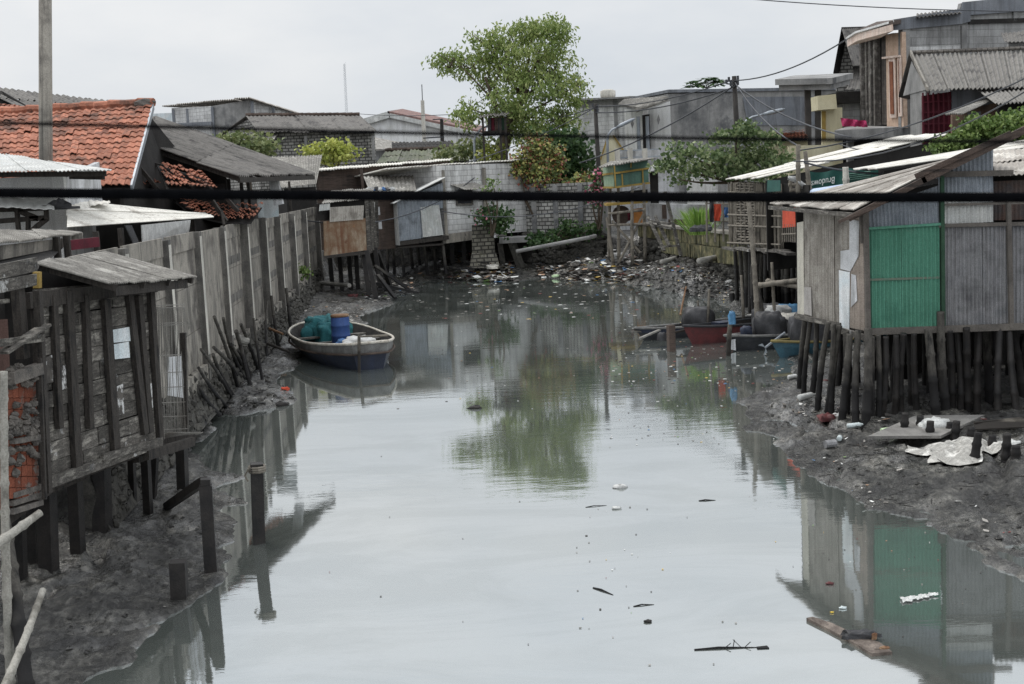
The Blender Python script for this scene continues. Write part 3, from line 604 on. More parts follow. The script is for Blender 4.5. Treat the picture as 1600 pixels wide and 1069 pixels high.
for k in range(90):
    x, y = U(6, 52), random.choice([U(575, 600), U(640, 690), U(660, 690), U(590, 760)]); mb.lump(WD(x, y, .06), .06, .05, U(.03, .06), .35, 7, 5, flat=-1, m=1)
tp = mb.build('clay_block_panel', [m_terra, m_mortar], ss)
beams('mortar_ledge', m_mortar, tp, [(WD(4, 592, .1), WD(50, 576, .1), .12, .14), (WD(10, 690, .08), WD(57, 682, .08), .08, .06)])
mb = MB()
for y in (770, 782, 795): mb.slab([WD(16, y, .05), WD(62, y - 14, .05), WD(63, y - 6, .05), WD(16, y + 9, .05)], -nD * .3)
mb.build('brick_course', m_mortar, ss)
beams('floor_beam', m_woodd, ss, [(P(-20, 830, 14.6), P(78, 758, 16.2), .12, .16), (P(-20, 800, 15.4), P(80, 745, 17), .12, .16)])
for (x, y, wd) in [(30, 905, .16), (50, 880, .16), (-20, 930, .2)]:
    f = GT(x, y); f.z -= .2; mb = MB(); mb.beam(f, P(x - 4, 770, f.y), wd, wd); mb.build('stilt', m_wet, ss)
# its roof, further back
mb = MB(); a, b, c, d = PP((-70, 390, 14.6), (128, 365, 22), (108, 361, 22.8), (-70, 361, 17)); mb.roof(a, b, c, d, 5, 1, .09, .014, .01, .014); r_ = mb.build('roof', m_asbl, ss, None, True)
mb = MB(); dn = V((0, 0, -.05)); mb.slab([P(-70, 392, 14.9), P(104, 372, 20.9), P(103, 386, 20.9), P(-70, 420, 14.9)], (-.04, .01, 0)); mb.build('fascia', m_conc, r_)
mb = MB(); mb.slab([P(-70, 418, 15.4), P(100, 386, 20.8), P(62, 420, 17.2), P(-70, 480, 15.2)], (-.4, .1, 0)); mb.build('dark_gable', m_gap, ss)
# ---- white shed with lean-to roof
wb = thing('white_shed', 'white walled shed with grey sheet lean-to roof behind the plank shack', 'shed', (-9.2, 26, 1.8))
mb = MB(); a, b = P(-90, 380, 26), P(107, 370, 26); wallbox(mb, a, b, 1.8, 5.75, .15); mb.build('front_wall', m_white, wb)
mb = MB(); nb = V((b.x, b.y, 0)); mb.slab([nb + V((0, .16, 1.8)), V((b.x - .5, 30, 1.8)), V((b.x - .5, 30, 6.1)), nb + V((0, .16, 5.7))], (-.12, 0, 0)); mb.build('side_wall', m_whiteg, wb)
mb = MB(); a, b, c, d = PP((-90, 269, 24.5), (174, 266.5, 24.5), (107, 257, 29.5), (-90, 226, 29.5)); mb.roof(a, b, c, d, 6, 1, .076, .011, .01, .012); r_ = mb.build('roof', m_zincl, wb, None, True)
mb = MB(); mb.beam(P(-90, 274, 24.7), P(166, 271.5, 24.7), .05, .1); mb.beam(P(110, 275, 25.5), P(162, 276, 24.8), .06, .12); mb.build('fascia_board', m_woodd, r_)
mb = MB(); a, b, c, d = PP((-90, 322, 24.7), (84, 327, 24.7), (82, 311, 25.9), (-90, 308, 25.9)); mb.roof(a, b, c, d, 3, 1, .2, .008, .006, .01); mb.build('awning', m_zincl, wb, None, True)
mb = MB()
for s_ in [(-60, 330, 74, 325), (-60, 350, 74, 340), (72, 323, 73, 343), (26, 322, 29, 362), (44, 338, 44, 362), (74, 341, 48, 362), (20, 326, 60, 342)]:
    mb.beam(P(s_[0], s_[1], 25.1), P(s_[2], s_[3], 25.1), .07, .1)
mb.build('truss', m_woodd, wb)
mb = MB(); mb.lump(P(92, 323, 25.2), .22, .15, .14, .5, 8, 5); mb.tube([P(80, 326, 25.2), P(124, 324, 25)], .03, 6); mb.build('rag_bundle', m_tarpk, wb)
# ---- tall concrete pole
mb = MB(); a = P(71.5, 245, 32); b = P(70.5, -40, 32); base = a + (a - b) * .35
mb.tube([base, a, b], [.175, .165, .15], 20); solo(mb, 'concrete_pole', m_conc, 'tall round grey concrete pole rising past the orange tiled roof', 'pole', smooth=True)
# ---- white sheet roofed shed over the wall
sh = thing('open_shed', 'low open shed under a bright white sheet roof behind the concrete wall', 'shed', (-9, 28, 1.9))
mb = MB(); a, b, c, d = PP((104, 356, 23.4), (334, 339.5, 33), (318, 334, 35), (104, 314, 27)); mb.roof(a, d, c, b, 5, 1, .3, .012, .01, .012); mb.build('roof', m_wroof, sh, None, True)
mb = MB(); a, b, c, d = PP((108, 330, 26.4), (172, 317.5, 27.5), (170, 315, 28.5), (108, 313, 28)); mb.roof(a, b, c, d, 2, 1, .2, .01, .01, .012); mb.build('loose_sheet', m_wroof, sh, None, True)
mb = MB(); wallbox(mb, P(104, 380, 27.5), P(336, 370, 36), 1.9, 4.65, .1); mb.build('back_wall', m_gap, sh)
for x in (128, 143, 186, 222, 258, 281, 300, 328):
    p = W(x, 360, wp(20), wp(60), -.4); mb = MB(); mb.beam((p.x, p.y, 1.9), (p.x, p.y, 4.68), .09, .09); mb.build('post', m_woodd, sh)
mb = MB(); mb.slab(PP((222, 352, 25.5), (298, 344, 30.5), (294, 372, 30.5), (224, 383, 25.5)), (-.03, .02, 0)); mb.build('white_tarp', m_cloth, sh)
mb = MB(); mb.slab(PP((196, 352, 24), (206, 352, 24.2), (218, 380, 24.4), (210, 383, 24.2)), (-.03, .03, 0)); mb.build('grey_tarp', m_tarpk, sh)
mb = MB(); mb.beam(P(104, 384, 20.5), P(153, 378, 21.5), .06, .16); mb.build('maroon_rail', m_maroon, sh)
mb = MB(); mb.slab(PP((112, 365, 22), (128, 363, 22.4), (129, 381, 22.4), (112, 382, 22)), (0, .05, 0)); mb.build('board', m_conc, sh)
# ---- tiled roof house
th = thing('tiled_house', 'house with large orange clay pantile roof patched dark, left of the black sheet roofs', 'house', (-11.5, 34, 1.9))
mb = MB(); d, c, b, a = PP((-60, 181, 37.9), (238, 163, 36), (204, 290, 31.4), (-60, 302, 31.8)); mb.tiles(a, b, c, d, 26, 16, .032, .02, ls=.12); mb.under(a, b, c, d); mb.build('tile_roof', [m_tile, m_gap], th)
mb = MB()
for i in range(14):
    p, q = d.lerp(c, i / 14), d.lerp(c, (i + 1.1) / 14); mb.tube([p + V((0, 0, .03 + .03 * (i % 2))), q + V((0, 0, .05))], [.14, .12], 8)
mb.build('ridge_tile', m_tile, th)
mb = MB(); mb.lump(c + V((-.2, 0, .03)), .3, .16, .14, .2, 8, 5, flat=-1); mb.build('ridge_mortar', m_mortar, th)
mb = MB(); b2 = V((c.x + .3, c.y + 4.5, b.z)); mb.slab([b + V((-.25, .2, -.1)), c + V((-.25, 0, -.1)), b2, V((b2.x, b2.y, 1.9)), V((b.x - .25, b.y + .2, 1.9))], (-.1, 0, 0)); mb.build('gable_wall', m_gap, th)
mb = MB(); mb.beam(b + V((.02, 0, -.06)), c + V((.02, 0, -.06)), .05, .16); mb.build('barge_board', m_steel, th)
mb = MB(); wallbox(mb, (a.x, a.y + .6), (b.x - .3, b.y + .6), 1.9, 5.45, .15); mb.build('front_wall', m_gap, th)
t2 = thing('tiled_house', 'small orange tiled roof peeking out left behind the concrete pole', 'house', P(10, 230, 42))
mb = MB(); a, b, c, d = PP((-60, 186, 40), (66, 178, 40), (22, 166, 44), (-60, 160, 44)); mb.tiles(a, b, c, d, 12, 6, .04, .035); mb.under(a, b, c, d); mb.build('tile_roof', [m_tile, m_gap], t2)
mb = MB(); wallbox(mb, (a.x, 41), (b.x, 41), 1.9, a.z - .1, .15); mb.build('wall', m_gap, t2)
# ---- big black roof behind it
br = thing('warehouse', 'warehouse with long low black sheet roof behind the tiled roof', 'warehouse', P(90, 200, 50))
mb = MB(); a, b, c, d = PP((46, 176, 46), (250, 190, 46), (205, 163, 54), (-40, 134, 52)); mb.roof(a, b, c, d, 7, 2, .24, .04, .01, .015); mb.build('roof', m_asb, br, None, True)
mb = MB(); mb.slab(PP((-40, 142, 50), (2, 142, 50), (60, 176, 46.4), (60, 235, 46.4), (-40, 235, 50)), (0, .1, 0)); mb.build('gable_wall', m_gap, br)
mb = MB(); mb.slab(PP((60, 180, 46.5), (250, 194, 46.5), (250, 240, 46.5), (60, 235, 46.5)), (0, .1, 0)); mb.build('wall', m_gap, br)
# ---- monopitch dark roof house
dr = thing('dark_roof_house', 'dark open sided house under a big sloping black sheet roof right of the tiled roof', 'house', (-9.5, 40, 1.9))
d, a, b, c = PP((239, 183, 46), (247, 233, 37), (371, 275, 36), (490, 272, 44.5)); mb = MB(); mb.roof(b, c, d, a, 8, 2, .2, .04, .02, .016, wav=.01); rf = mb.build('roof', m_asb, dr, None, True)
beams('purlin', m_woodd, rf, [(b.lerp(a, t_) + V((.0, .15, -.12)), c.lerp(d, t_) + V((0, 0, -.12)), .08, .14) for t_ in (0, .5, 1)])
beams('rafter', m_woodd, rf, [(b.lerp(c, t_) + V((0, 0, -.1)), a.lerp(d, t_) + V((0, 0, -.1)), .07, .12) for t_ in np.linspace(.02, .98, 7)])
mb = MB(); wallbox(mb, (a.x + .4, a.y + .3), (b.x - .8, b.y + 2.0), 1.9, 5.55, .12); wallbox(mb, (XL(37) - 1.2, 37.5), (XL(62) - 1.0, 62), 1.9, 5.2, .12)
mb.slab([V((a.x + .3, a.y + 1.2, 1.9)), V((b.x - .8, b.y + 2.2, 1.9)), V((b.x - .8, b.y + 2.2, b.z + .05)), V((a.x + .3, a.y + 1.2, a.z - .1))], (0, .1, 0)); mb.build('dark_wall', m_gap, dr)  # dark colour fills in the shade under the open roof
mb = MB(); mb.beam(P(426, 274, 40.5), P(436, 320, 40.5), .28, .3); mb.build('white_post', m_whiteg, dr)
for (x, y) in [(384, 41), (402, 42), (412, 42), (452, 44), (470, 44.5)]:
    p = W(x, 300, wp(20), wp(60), -.5); mb = MB(); mb.beam((p.x, p.y, 1.9), (p.x, p.y, 5.7), .1, .1); mb.build('post', m_woodd, dr)
mb = MB(); mb.slab(PP((402, 306, 43.5), (434, 300, 43.8), (436, 338, 43.8), (404, 343, 43.5)), (-.03, .02, 0)); mb.build('blue_tarp', m_pale, dr)
# ---- collapsed tile lean-to
ct = thing('collapsed_tile_roof', 'collapsed orange tile roof sagging over the top of the concrete wall', 'roof', (-9.3, 37, 2))
def tl(q, nc, nr, miss=.04): a, b, c, d = PP(*q); mb = MB(); mb.tiles(a, b, c, d, nc, nr, .045, .05, miss=miss, ls=.3); mb.under(a, b, c, d); return mb.build('tile_patch', [m_tile, m_gap], ct)
tl([(262, 292, 33.2), (338, 296, 34.6), (318, 274, 35.4), (246, 254, 35.0)], 12, 5)
tl([(300, 333, 35), (352, 345, 35.4), (352, 322, 37.5), (272, 310, 37)], 9, 6, .1)
tl([(350, 345, 35.6), (394, 345, 37.2), (411, 321, 39.5), (350, 324, 37.6)], 8, 5)
tl([(196, 290, 33.5), (250, 292, 34.5), (236, 280, 36.5), (206, 277, 35.5)], 7, 4)
for q in [(332, 314, 354, 346, 35.0), (345, 300, 372, 330, 36), (205, 246, 250, 300, 34.2), (346, 330, 350, 352, 34.6), (238, 256, 262, 262, 36)]: beams('fallen_rafter', m_woodd, ct, [(P(q[0], q[1], q[4]), P(q[2], q[3], q[4] - .2), .07, .1)])
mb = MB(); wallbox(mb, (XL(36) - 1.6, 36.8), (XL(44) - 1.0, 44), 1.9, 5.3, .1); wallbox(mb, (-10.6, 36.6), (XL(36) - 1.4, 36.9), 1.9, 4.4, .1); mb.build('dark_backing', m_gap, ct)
mb = MB(); mb.slab(PP((208, 236, 36.4), (246, 250, 38.8), (256, 292, 37.4), (206, 292, 36.2)), (0, .1, 0)); mb.build('black_tarp', m_tarpk, ct)
# ---- timber posts in the water
def post(name, label, pts, wd, rz):
    mb = MB(); f = V(pts[1]); f.z = -.5; tp = V(pts[0]); mb.beam(f, tp, wd, wd, (math.cos(rz), math.sin(rz), 0))
    return mb, tp
t_ = thing('timber_post', 'tall black timber post standing in the water, rope tied round its top', 'post', G(402, 848)); f = G(402, 848); mb = MB(); tp = P(401, 724, f.y); mb.beam(V((f.x, f.y, -.6)), tp, .19, .18, (1, .25, 0)); mb.build('post', m_wet, t_)
mb = MB()
for k in range(3): mb.tube([tp + V((.12 * math.cos(a), .12 * math.sin(a), -.05 - .035 * k)) for a in np.linspace(0, 6.28, 11)], .018, 5, False)
mb.tube([tp + V((-.1, -.12, -.05)), tp + V((-.17, -.1, -.16)), tp + V((-.12, -.13, -.24))], .015, 5); mb.build('rope', m_bamb, t_)
f = G(329, 898); t_ = thing('timber_post', 'black timber post with a slanting brace plank at the water edge', 'post', f); mb = MB(); tp = P(321, 758, f.y); mb.beam(V((f.x, f.y, -.6)), tp, .185, .17, (1, .2, 0)); mb.build('post', m_wet, t_)
mb = MB(); tt = P(321, 748, f.y); mb.beam(tp, tt, .15, .13, (1, .2, 0)); mb.build('notched_top', m_wet, t_)
mb = MB(); mb.beam(P(318, 752, f.y + .05), GT(260, 792), .1, .12); mb.build('brace', m_woodd, t_)
f = GT(279, 934); mb = MB(); mb.beam(f - V((0, 0, .4)), P(278, 877, f.y), .2, .2, (1, .1, 0)); solo(mb, 'timber_stub', m_wet, 'short square black timber stub on the mud by the inlet', 'post')
# ---- near bamboo poles at frame edge
bm = [((18, 1110), (6, 580), 13.2, 13.6, .052, 'upright pale bamboo pole at the left frame edge'), ((46, 1120), (5, 800), 12.8, 14, .085, 'leaning dark stained bamboo pole at the bottom left corner'),
      ((-20, 862), (63, 801), 13, 13.6, .055, 'thick pale bamboo jutting sideways from the left frame edge'), ((2, 1085), (67, 922), 11.8, 13.2, .045, 'slender bamboo slanting up from the bottom left corner')]
for a, b, Ya, Yb, r, lb in bm:
    mb = MB(); mb.bamboo(P(*a, Ya), P(*b, Yb), r, 10, .3, .01); solo(mb, 'bamboo_pole', m_bambp if 'dark' not in lb else m_pile, lb, 'bamboo pole', smooth=True)
# ================================================================== FAR END, LEFT TO MIDDLE
def bwall(mb, pa, pb, Ya, Yb, ytop_a, ytop_b, z0=1.9, th=.2, m=0):
    """upright wall whose foot line runs through pixel columns pa..pb at depths Ya..Yb"""
    a = P(pa, ytop_a, Ya); b = P(pb, ytop_b, Yb); n = -hnorm(a, b) * th
    return mb.slab([V((a.x, a.y, z0)), V((b.x, b.y, z0)), b, a], n, m)
def block(name, label, cat, pa, pb, Ya, Yb, ta, tb, depth, mt, z0=1.9, roofm=None, group=None):
    """a building of four walls: front between two pixel columns, given depth"""
    a = P(pa, ta, Ya); b = P(pb, tb, Yb); zt = (a.z + b.z) / 2; t_ = thing(name, label, cat, ((a.x + b.x) / 2, (a.y + b.y) / 2, z0), group)
    n = -hnorm(a, b) * depth; mb = MB(); c = [V((a.x, a.y, z0)), V((b.x, b.y, z0)), V((b.x, b.y, z0)) + n, V((a.x, a.y, z0)) + n]
    for i in range(4):
        p, q = c[i], c[(i + 1) % 4]; mb.add([p, q, V((q.x, q.y, zt)), V((p.x, p.y, zt))], [(0, 1, 2, 3)])
    mb.add([V((p.x, p.y, zt)) for p in c], [(0, 1, 2, 3)])
    mb.build('wall', mt, t_); return t_, a, b, n
def gableroof(t_, a, b, zr, n, over=.4, mt=None, ridge=.5, pitch=.2, mt2=None, ns=6):
    """ridge parallel to the front a-b, at fraction `ridge` of the depth vector n"""
    u = (V((b.x, b.y, 0)) - V((a.x, a.y, 0))).normalized() * over; nn = n.normalized() * over; z = (a.z + b.z) / 2
    f0, f1 = V((a.x, a.y, z)) - u - nn, V((b.x, b.y, z)) + u - nn; b0, b1 = V((a.x, a.y, z)) + n - u + nn, V((b.x, b.y, z)) + n + u + nn
    r0, r1 = V((a.x, a.y, zr)) + n * ridge - u, V((b.x, b.y, zr)) + n * ridge + u
    mb = MB(); mb.roof(f0, f1, r1, r0, ns, 1, pitch, .02, .02, .03); mb.roof(b1, b0, r0, r1, ns, 1, pitch, .02, .02, .03); o = mb.build('roof', mt, t_, None, True)
    mb = MB()
    for q in (a, b):
        e = V((q.x, q.y, z)); mb.add([e, e + n, V((q.x, q.y, zr - .1)) + n * ridge], [(0, 1, 2)])
    mb.build('gable', mt2 or m_gap, t_); return o, r0, r1
# small corrugated roof shed beyond the wall
t_ = thing('small_shed', 'small shed with steep grey corrugated roof behind the end of the concrete wall', 'shed', P(460, 330, 52))
mb = MB(); a, b, c, d = PP((440, 293, 66), (494, 288, 68), (503, 243, 74), (411, 246, 72)); mb.roof(a, b, c, d, 4, 1, .17, .028, .01, .02); mb.build('roof', m_asbl, t_, None, True)
mb = MB(); wallbox(mb, (a.x + .1, a.y + .5), (b.x - .1, b.y + .5), 1.9, a.z - .05, .1); mb.build('wall', m_gap, t_)
# long dark board house
t_ = thing('board_house', 'long dark brown board house with thin white edged roof behind the rusty shack', 'house', P(590, 330, 76))
mb = MB(); bwall(mb, 496, 560, 72, 74, 266, 261); bwall(mb, 560, 700, 74, 78, 261, 252); mb.build('board_wall', m_woodb, t_)
mb = MB(); a, b, c, d = PP((494, 266.5, 71.5), (702, 250, 77.5), (706, 248, 84), (498, 263, 82)); mb.roof(a, b, c, d, 8, 1, .2, .02, .015, .05); mb.build('roof', m_wroof, t_, None, True)
mb = MB(); mb.beam(P(564, 262, 71), P(570, 320, 71), .14, .14); mb.build('post', m_woodb, t_)
t_ = thing('lean_to', 'low lean-to with pale ribbed sheet roof in front of the dark board house', 'lean-to', P(610, 320, 71))
mb = MB(); a, b, c, d = PP((578, 300, 68.5), (650, 299, 70), (645, 275, 73), (568, 276, 72)); mb.roof(a, b, c, d, 4, 1, .22, .035, .01, .02); mb.build('roof', m_asbl, t_, None, True)
mb = MB(); bwall(mb, 576, 650, 69.5, 71, 299, 298, 1.9); mb.build('wall', m_woodb, t_)
for k in range(7):
    mb = MB(); p = P(576 + k * 6, 297, 68); mb.lump(p, .2, .12, U(.1, .18), .3, 7, 5); solo(mb, 'bundled_cloth', [m_cloth, m_bcloth, m_tarpk][k % 3], 'bundled cloth dumped on the eave of the pale ribbed lean-to roof', 'cloth', 'bundles on the lean-to eave')
# rusty shack on stilts
rs = thing('rusty_shack', 'stilted shack faced with big rusty metal sheets at the end of the concrete wall', 'shack', P(545, 470, 61))
RA, RB = P(506, 400, 59.0), P(577, 393, 61.5)
def WR(x, y, o=0): return W(x, y, RA[:2], RB[:2], o)
nR = hnorm(RA, RB)
mb = MB(); mb.slab([WR(507, 400), WR(573, 391), WR(571, 341), WR(506, 346)], -nR * .04); mb.build('rusty_panel', m_rust, rs)
mb = MB(); mb.corr(WR(514, 347, .05), WR(566, 343, .05), WR(567, 321, .05), WR(514, 324, .05), .16, .02, 2); mb.build('upper_sheet', m_zincb, rs, None, True)
mb = MB(); mb.corr(WR(496, 330, .1), WR(513, 328, .1), WR(513, 318, .1), WR(497, 320, .1), .16, .015); mb.build('side_sheet', m_zincl, rs, None, True)
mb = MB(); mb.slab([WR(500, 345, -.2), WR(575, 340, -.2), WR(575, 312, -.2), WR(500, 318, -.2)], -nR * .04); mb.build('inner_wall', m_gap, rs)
RC = P(590, 388, 66)
mb = MB()
for k in range(9):
    f = k / 8; p = RB.lerp(RC, f); mb.beam((p.x, p.y, 2.2), (p.x + U(-.1, .1), p.y, 4.5 + U(-.2, .5)), .16, .1)
mb.build('side_boards', m_wood, rs)
mb = MB(); q = V((RC.x, RC.y, RB.z - .05)); mb.slab([RA, RB, q, V((RA.x - .4, 66, RB.z))], (0, 0, -.12)); mb.build('floor', m_woodd, rs)
mb = MB(); mb.roof(WR(500, 318, .1), WR(577, 310, .1), V((RC.x, RC.y, 5.2)), V((RA.x - .4, 66, 5.2)), 4, 1, .16, .02, .02, .02); mb.build('roof', m_asbl, rs, None, True)
for (x0, y0, x1, y1) in [(573, 396, 590, 470), (568, 396, 577, 462), (580, 396, 600, 445), (586, 392, 596, 455), (515, 402, 520, 450), (530, 400, 535, 455), (545, 400, 549, 452), (590, 398, 612, 446), (556, 398, 560, 458)]:
    f = GT(x1, y1, .4); f.z -= .3; mb = MB(); mb.beam(f, P(x0, y0 - 4, min(f.y + .5, 64)), .2, .2); mb.build('stilt', m_wet, rs)
for (a, b, c, d, e) in [(586, 415, 640, 457, 61), (590, 430, 618, 470, 60), (588, 452, 625, 455, 61), (575, 440, 655, 462, 61.5)]:
    mb = MB(); mb.beam(P(a, b, e + 1), GT(c, d, .2) + V((0, 0, .12)), .16, .12); solo(mb, 'fallen_pole', m_pile, 'fallen grey pole lying against the stilts of the rusty shack', 'pole', 'fallen poles by the rusty shack')
# clutter of the balcony between
for (x, y, m_) in [(589, 330, m_whiteg), (584, 345, m_cloth), (592, 352, m_whiteg), (585, 322, m_cloth)]:
    mb = MB(); mb.slab(PP((x - 5, y - 5, 67), (x + 4, y - 7, 67), (x + 5, y + 6, 67), (x - 4, y + 6, 67)), (0, .05, 0)); solo(mb, 'hanging_cloth', m_, 'pale cloth hung in the gap between the rusty shack and the ribbed shack', 'cloth', 'cloths hung in the gap')
# ribbed metal shack on stilts
ms_ = thing('ribbed_shack', 'stilted shack of grey ribbed sheets with tilted roof against the white block house', 'shack', P(650, 430, 70))
a, b, c = P(622, 384, 69.5), P(693, 374, 71), P(600, 383, 74)
def WM(x, y, o=0): return W(x, y, a[:2], b[:2], o)
def WM2(x, y, o=0): return W(x, y, c[:2], a[:2], o)
mb = MB(); mb.corr(WM(624, 377), WM(661, 372), WM(659, 305), WM(618, 313), .2, .025); mb.build('grey_sheet', m_zinc, ms_, None, True)
mb = MB(); mb.corr(WM(660, 371, .06), WM(692, 367, .06), WM(685, 320, .06), WM(656, 324, .06), .2, .025); mb.build('lower_sheet', m_zincl, ms_, None, True)
mb = MB(); mb.corr(WM(655, 330, .02), WM(692, 325, .02), WM(692, 285, .02), WM(650, 302, .02), .2, .025); mb.build('upper_sheet', m_zinc, ms_, None, True)
mb = MB()
for x0, x1 in ((600, 612), (611.5, 624)): mb.slab([WM2(x0 + 2, 383), WM2(x1 + 1, 383.5), WM2(x1 - 4, 315), WM2(x0 - 1, 320)], (0, .04, 0))
mb.build('pale_side_sheet', m_zincl, ms_)
mb = MB(); mb.beam(WM(622, 381, .05), WM(700, 371, .05), .1, .22); mb.build('sill_beam', m_woodd, ms_)
mb = MB(); z = a.z - .05; mb.slab([V((a.x, a.y, z)), V((b.x, b.y, z)), V((b.x, 76, z)), V((c.x, 76, z)), V((c.x, c.y, z))], (0, 0, -.1)); mb.build('floor', m_woodd, ms_)
mb = MB(); r = PP((616, 318, 68.6), (697, 277.5, 69.5), (672, 282, 76), (592, 322, 76)); mb.roof(r[0], r[3], r[2], r[1], 3, 1, .2, .02, .01, .03); mb.build('roof', m_zincl, ms_, None, True)
for (x0, y0, x1, y1) in [(626, 384, 632, 432), (661, 378, 668, 427), (691, 374, 697, 420), (606, 386, 604, 428), (640, 382, 645, 420), (676, 376, 680, 415), (614, 388, 616, 425), (652, 380, 657, 412)]:
    f = GT(x1, y1, .3); f.z -= .3; mb = MB(); mb.bamboo(f, P(x0, y0 - 3, min(f.y - .2, 75)), .1, 7, 1.2, .02); mb.build('stilt', m_pile, ms_)
# white block house
t_, a, b, n = block('block_house', 'pale white block house with a small awning beside the ribbed shack', 'house', 690, 840, 71.3, 76, 262, 250, 6, m_blkw, 2.3)
mb = MB(); u = (b - a); mb.roof(a + V((-3.0, -.6, .1)), b + V((.6, -.5, .1)), b + n + V((.6, .5, -.5)), a + n + V((-3.0, .5, -.5)), 9, 1, .2, .02, .02, .05); mb.build('roof', m_wroof, t_, None, True)
hw = lambda x, y, o=0: W(x, y, a[:2], b[:2], o)
mb = MB(); mb.beam(hw(690, 374, .05), hw(742, 367, .05), .2, .5); mb.build('plinth', m_conc, t_)
for q in ((752, 758, 764, 757, 262), (689, 694, 700, 695, 266)):
    mb = MB(); mb.slab([hw(q[0], q[4], .04), hw(q[1], q[4], .04), hw(q[2], 372, .04), hw(q[3], 372, .04)], V((0, -.05, 0))); mb.build('concrete_column', m_conc, t_)
if 0: mb.slab([hw(752, 262, .04), hw(758, 262, .04), hw(764, 372, .04), hw(757, 372, .04)], n.normalized() * -.0001 + V((0, -.05, 0))); mb.slab([hw(689, 266, .04), hw(694, 266, .04), hw(700, 372, .04), hw(695, 372, .04)], V((0, -.05, 0))); mb.build('concrete_column', m_conc, t_)
mb = MB(); q = [hw(710, 297, .9), hw(750, 295, .9), hw(740, 286, 0), hw(703, 288, 0)]; mb.roof(*q, 2, 1, .18, .02, .01, .02); mb.build('awning', m_asbl, t_, None, True)
mb = MB(); mb.slab([hw(712, 297, .02), hw(735, 295, .02), hw(737, 319, .02), hw(713, 320, .02)], V((0, -.03, 0))); w_ = mb.build('window', m_glass, t_)
mb = MB(); mb.beam(hw(712, 297, .06), hw(713, 320, .06), .1, .1); mb.beam(hw(735, 295, .06), hw(737, 319, .06), .1, .1); mb.beam(hw(712, 320, .06), hw(738, 319, .06), .1, .1); mb.build('window_frame', m_wood, w_)
for x in (705, 722, 738):
    f = GT(x + 2, 412, .4); mb = MB(); mb.beam(V((f.x, 74, .1)), V((f.x, 74, 2.35)), .25, .25); mb.build('stilt', m_wet, t_)
# retaining wall of small blocks with piers
RWA, RWB = P(796, 370, 76.0), P(946, 350, 72.2)
def WW(x, y, o=0): return W(x, y, RWA[:2], RWB[:2], o)
rw = thing('block_retaining_wall', 'long whitish small block retaining wall with grey piers behind the rubbish bank', 'wall', RWA)
mb = MB(); wallbox(mb, RWA, RWB, 2.15, 5.0, .3); mb.build('wall', m_blks, rw)
for x in (802, 832, 866, 905, 942):
    mb = MB(); p = WW(x, 340, .08); q = WW(x + 7, 340, .08); wallbox(mb, p, q, 2.0, 4.95, .2); mb.build('pier', m_plas, rw)
mb = MB()
for k in range(420):
    f = R(); p = V(RWA).lerp(V(RWB), f); nn = hnorm(RWA, RWB); z = U(.5, 2.15); mb.lump(V((p.x, p.y, z)) + nn * (.1 + (2.15 - z) * .4), .26, .2, .16, .2, 6, 4, flat=-1)
wallbox(mb, V(RWA) - V((0, .05, 0)), V(RWB) - V((0, .05, 0)), -.2, 2.15, .4); mb.build('rubble_footing', m_stone, rw)
mb = MB(); mb.tube([P(807, 393, 71.3), P(922, 371, 70.2), P(930, 369, 71)], .11, 10); solo(mb, 'long_drain_pipe', m_plas, 'long grey drain pipe sloping across the foot of the block retaining wall', 'pipe')
bw = thing('broken_wall', 'broken piece of yellowed block wall under the flowering bush by the canal end', 'wall', P(756, 395, 71.6))
mb = MB(); mb.slab([P(738, 400, 71.4), P(774, 400, 71.8), P(771, 357, 71.8), P(764, 350, 71.7), P(737, 352, 71.4)], (0, .4, 0)); mb.slab([P(734, 418, 71.0), P(782, 420, 71.4), P(775, 396, 71.6), P(737, 396, 71.2)], (0, .6, 0)); mb.build('block_piece', m_blkr, bw)
cv = thing('culvert', 'concrete slab culvert with two dark openings below the block retaining wall', 'culvert', P(808, 400, 73))
mb = MB(); mb.slab(PP((780, 372, 73), (832, 370, 72.5), (832, 378, 72.5), (780, 381, 73)), (0, 2.4, 0)); mb.build('slab', m_plas, cv)
mb = MB(); mb.beam(P(800, 379, 73.1), P(815, 420, 72.7), .4, .3); mb.build('leg', m_stone, cv)
mb = MB(); mb.beam(P(781, 380, 73.3), P(786, 412, 73.3), .3, .4); mb.build('leg', m_stone, cv)
mb = MB(); mb.slab(PP((782, 381, 74.6), (834, 378, 74.2), (834, 405, 74.2), (782, 412, 74.6)), (0, .1, 0)); mb.build('opening_shade', m_gap, cv)  # dark sheet, colours in the shade inside the culvert
# back blocks, left to middle
t_, a, b, n = block('block_house', 'whitish small block house under a dark gable roof with thin red ridge, left background', 'house', 401, 585, 93, 94, 206, 204, 8, m_blks)
mb = MB()
rd = PP((384, 181, 97), (561, 180, 98)); ev = PP((403, 207, 92.2), (588, 205, 93.2)); mb.roof(ev[0], ev[1], rd[1], rd[0], 7, 1, .3, .03, .03, .04); lv = PP((366, 203, 101), (380, 203, 104)); bk = [V((2 * rd[i].x - ev[i].x - (2 if i == 0 else 0), 2 * rd[i].y - ev[i].y, ev[i].z)) for i in (0, 1)]
mb.roof(bk[1], bk[0], rd[0], rd[1], 7, 1, .3, .03, .03, .04); o = mb.build('roof', m_asb, t_, None, True)
mb = MB(); 
for i in range(16): mb.tube([rd[0].lerp(rd[1], i / 16) + V((0, 0, .05)), rd[0].lerp(rd[1], (i + 1.1) / 16) + V((0, 0, .08))], .15, 6)
mb.build('ridge_tile', m_woodb, o)
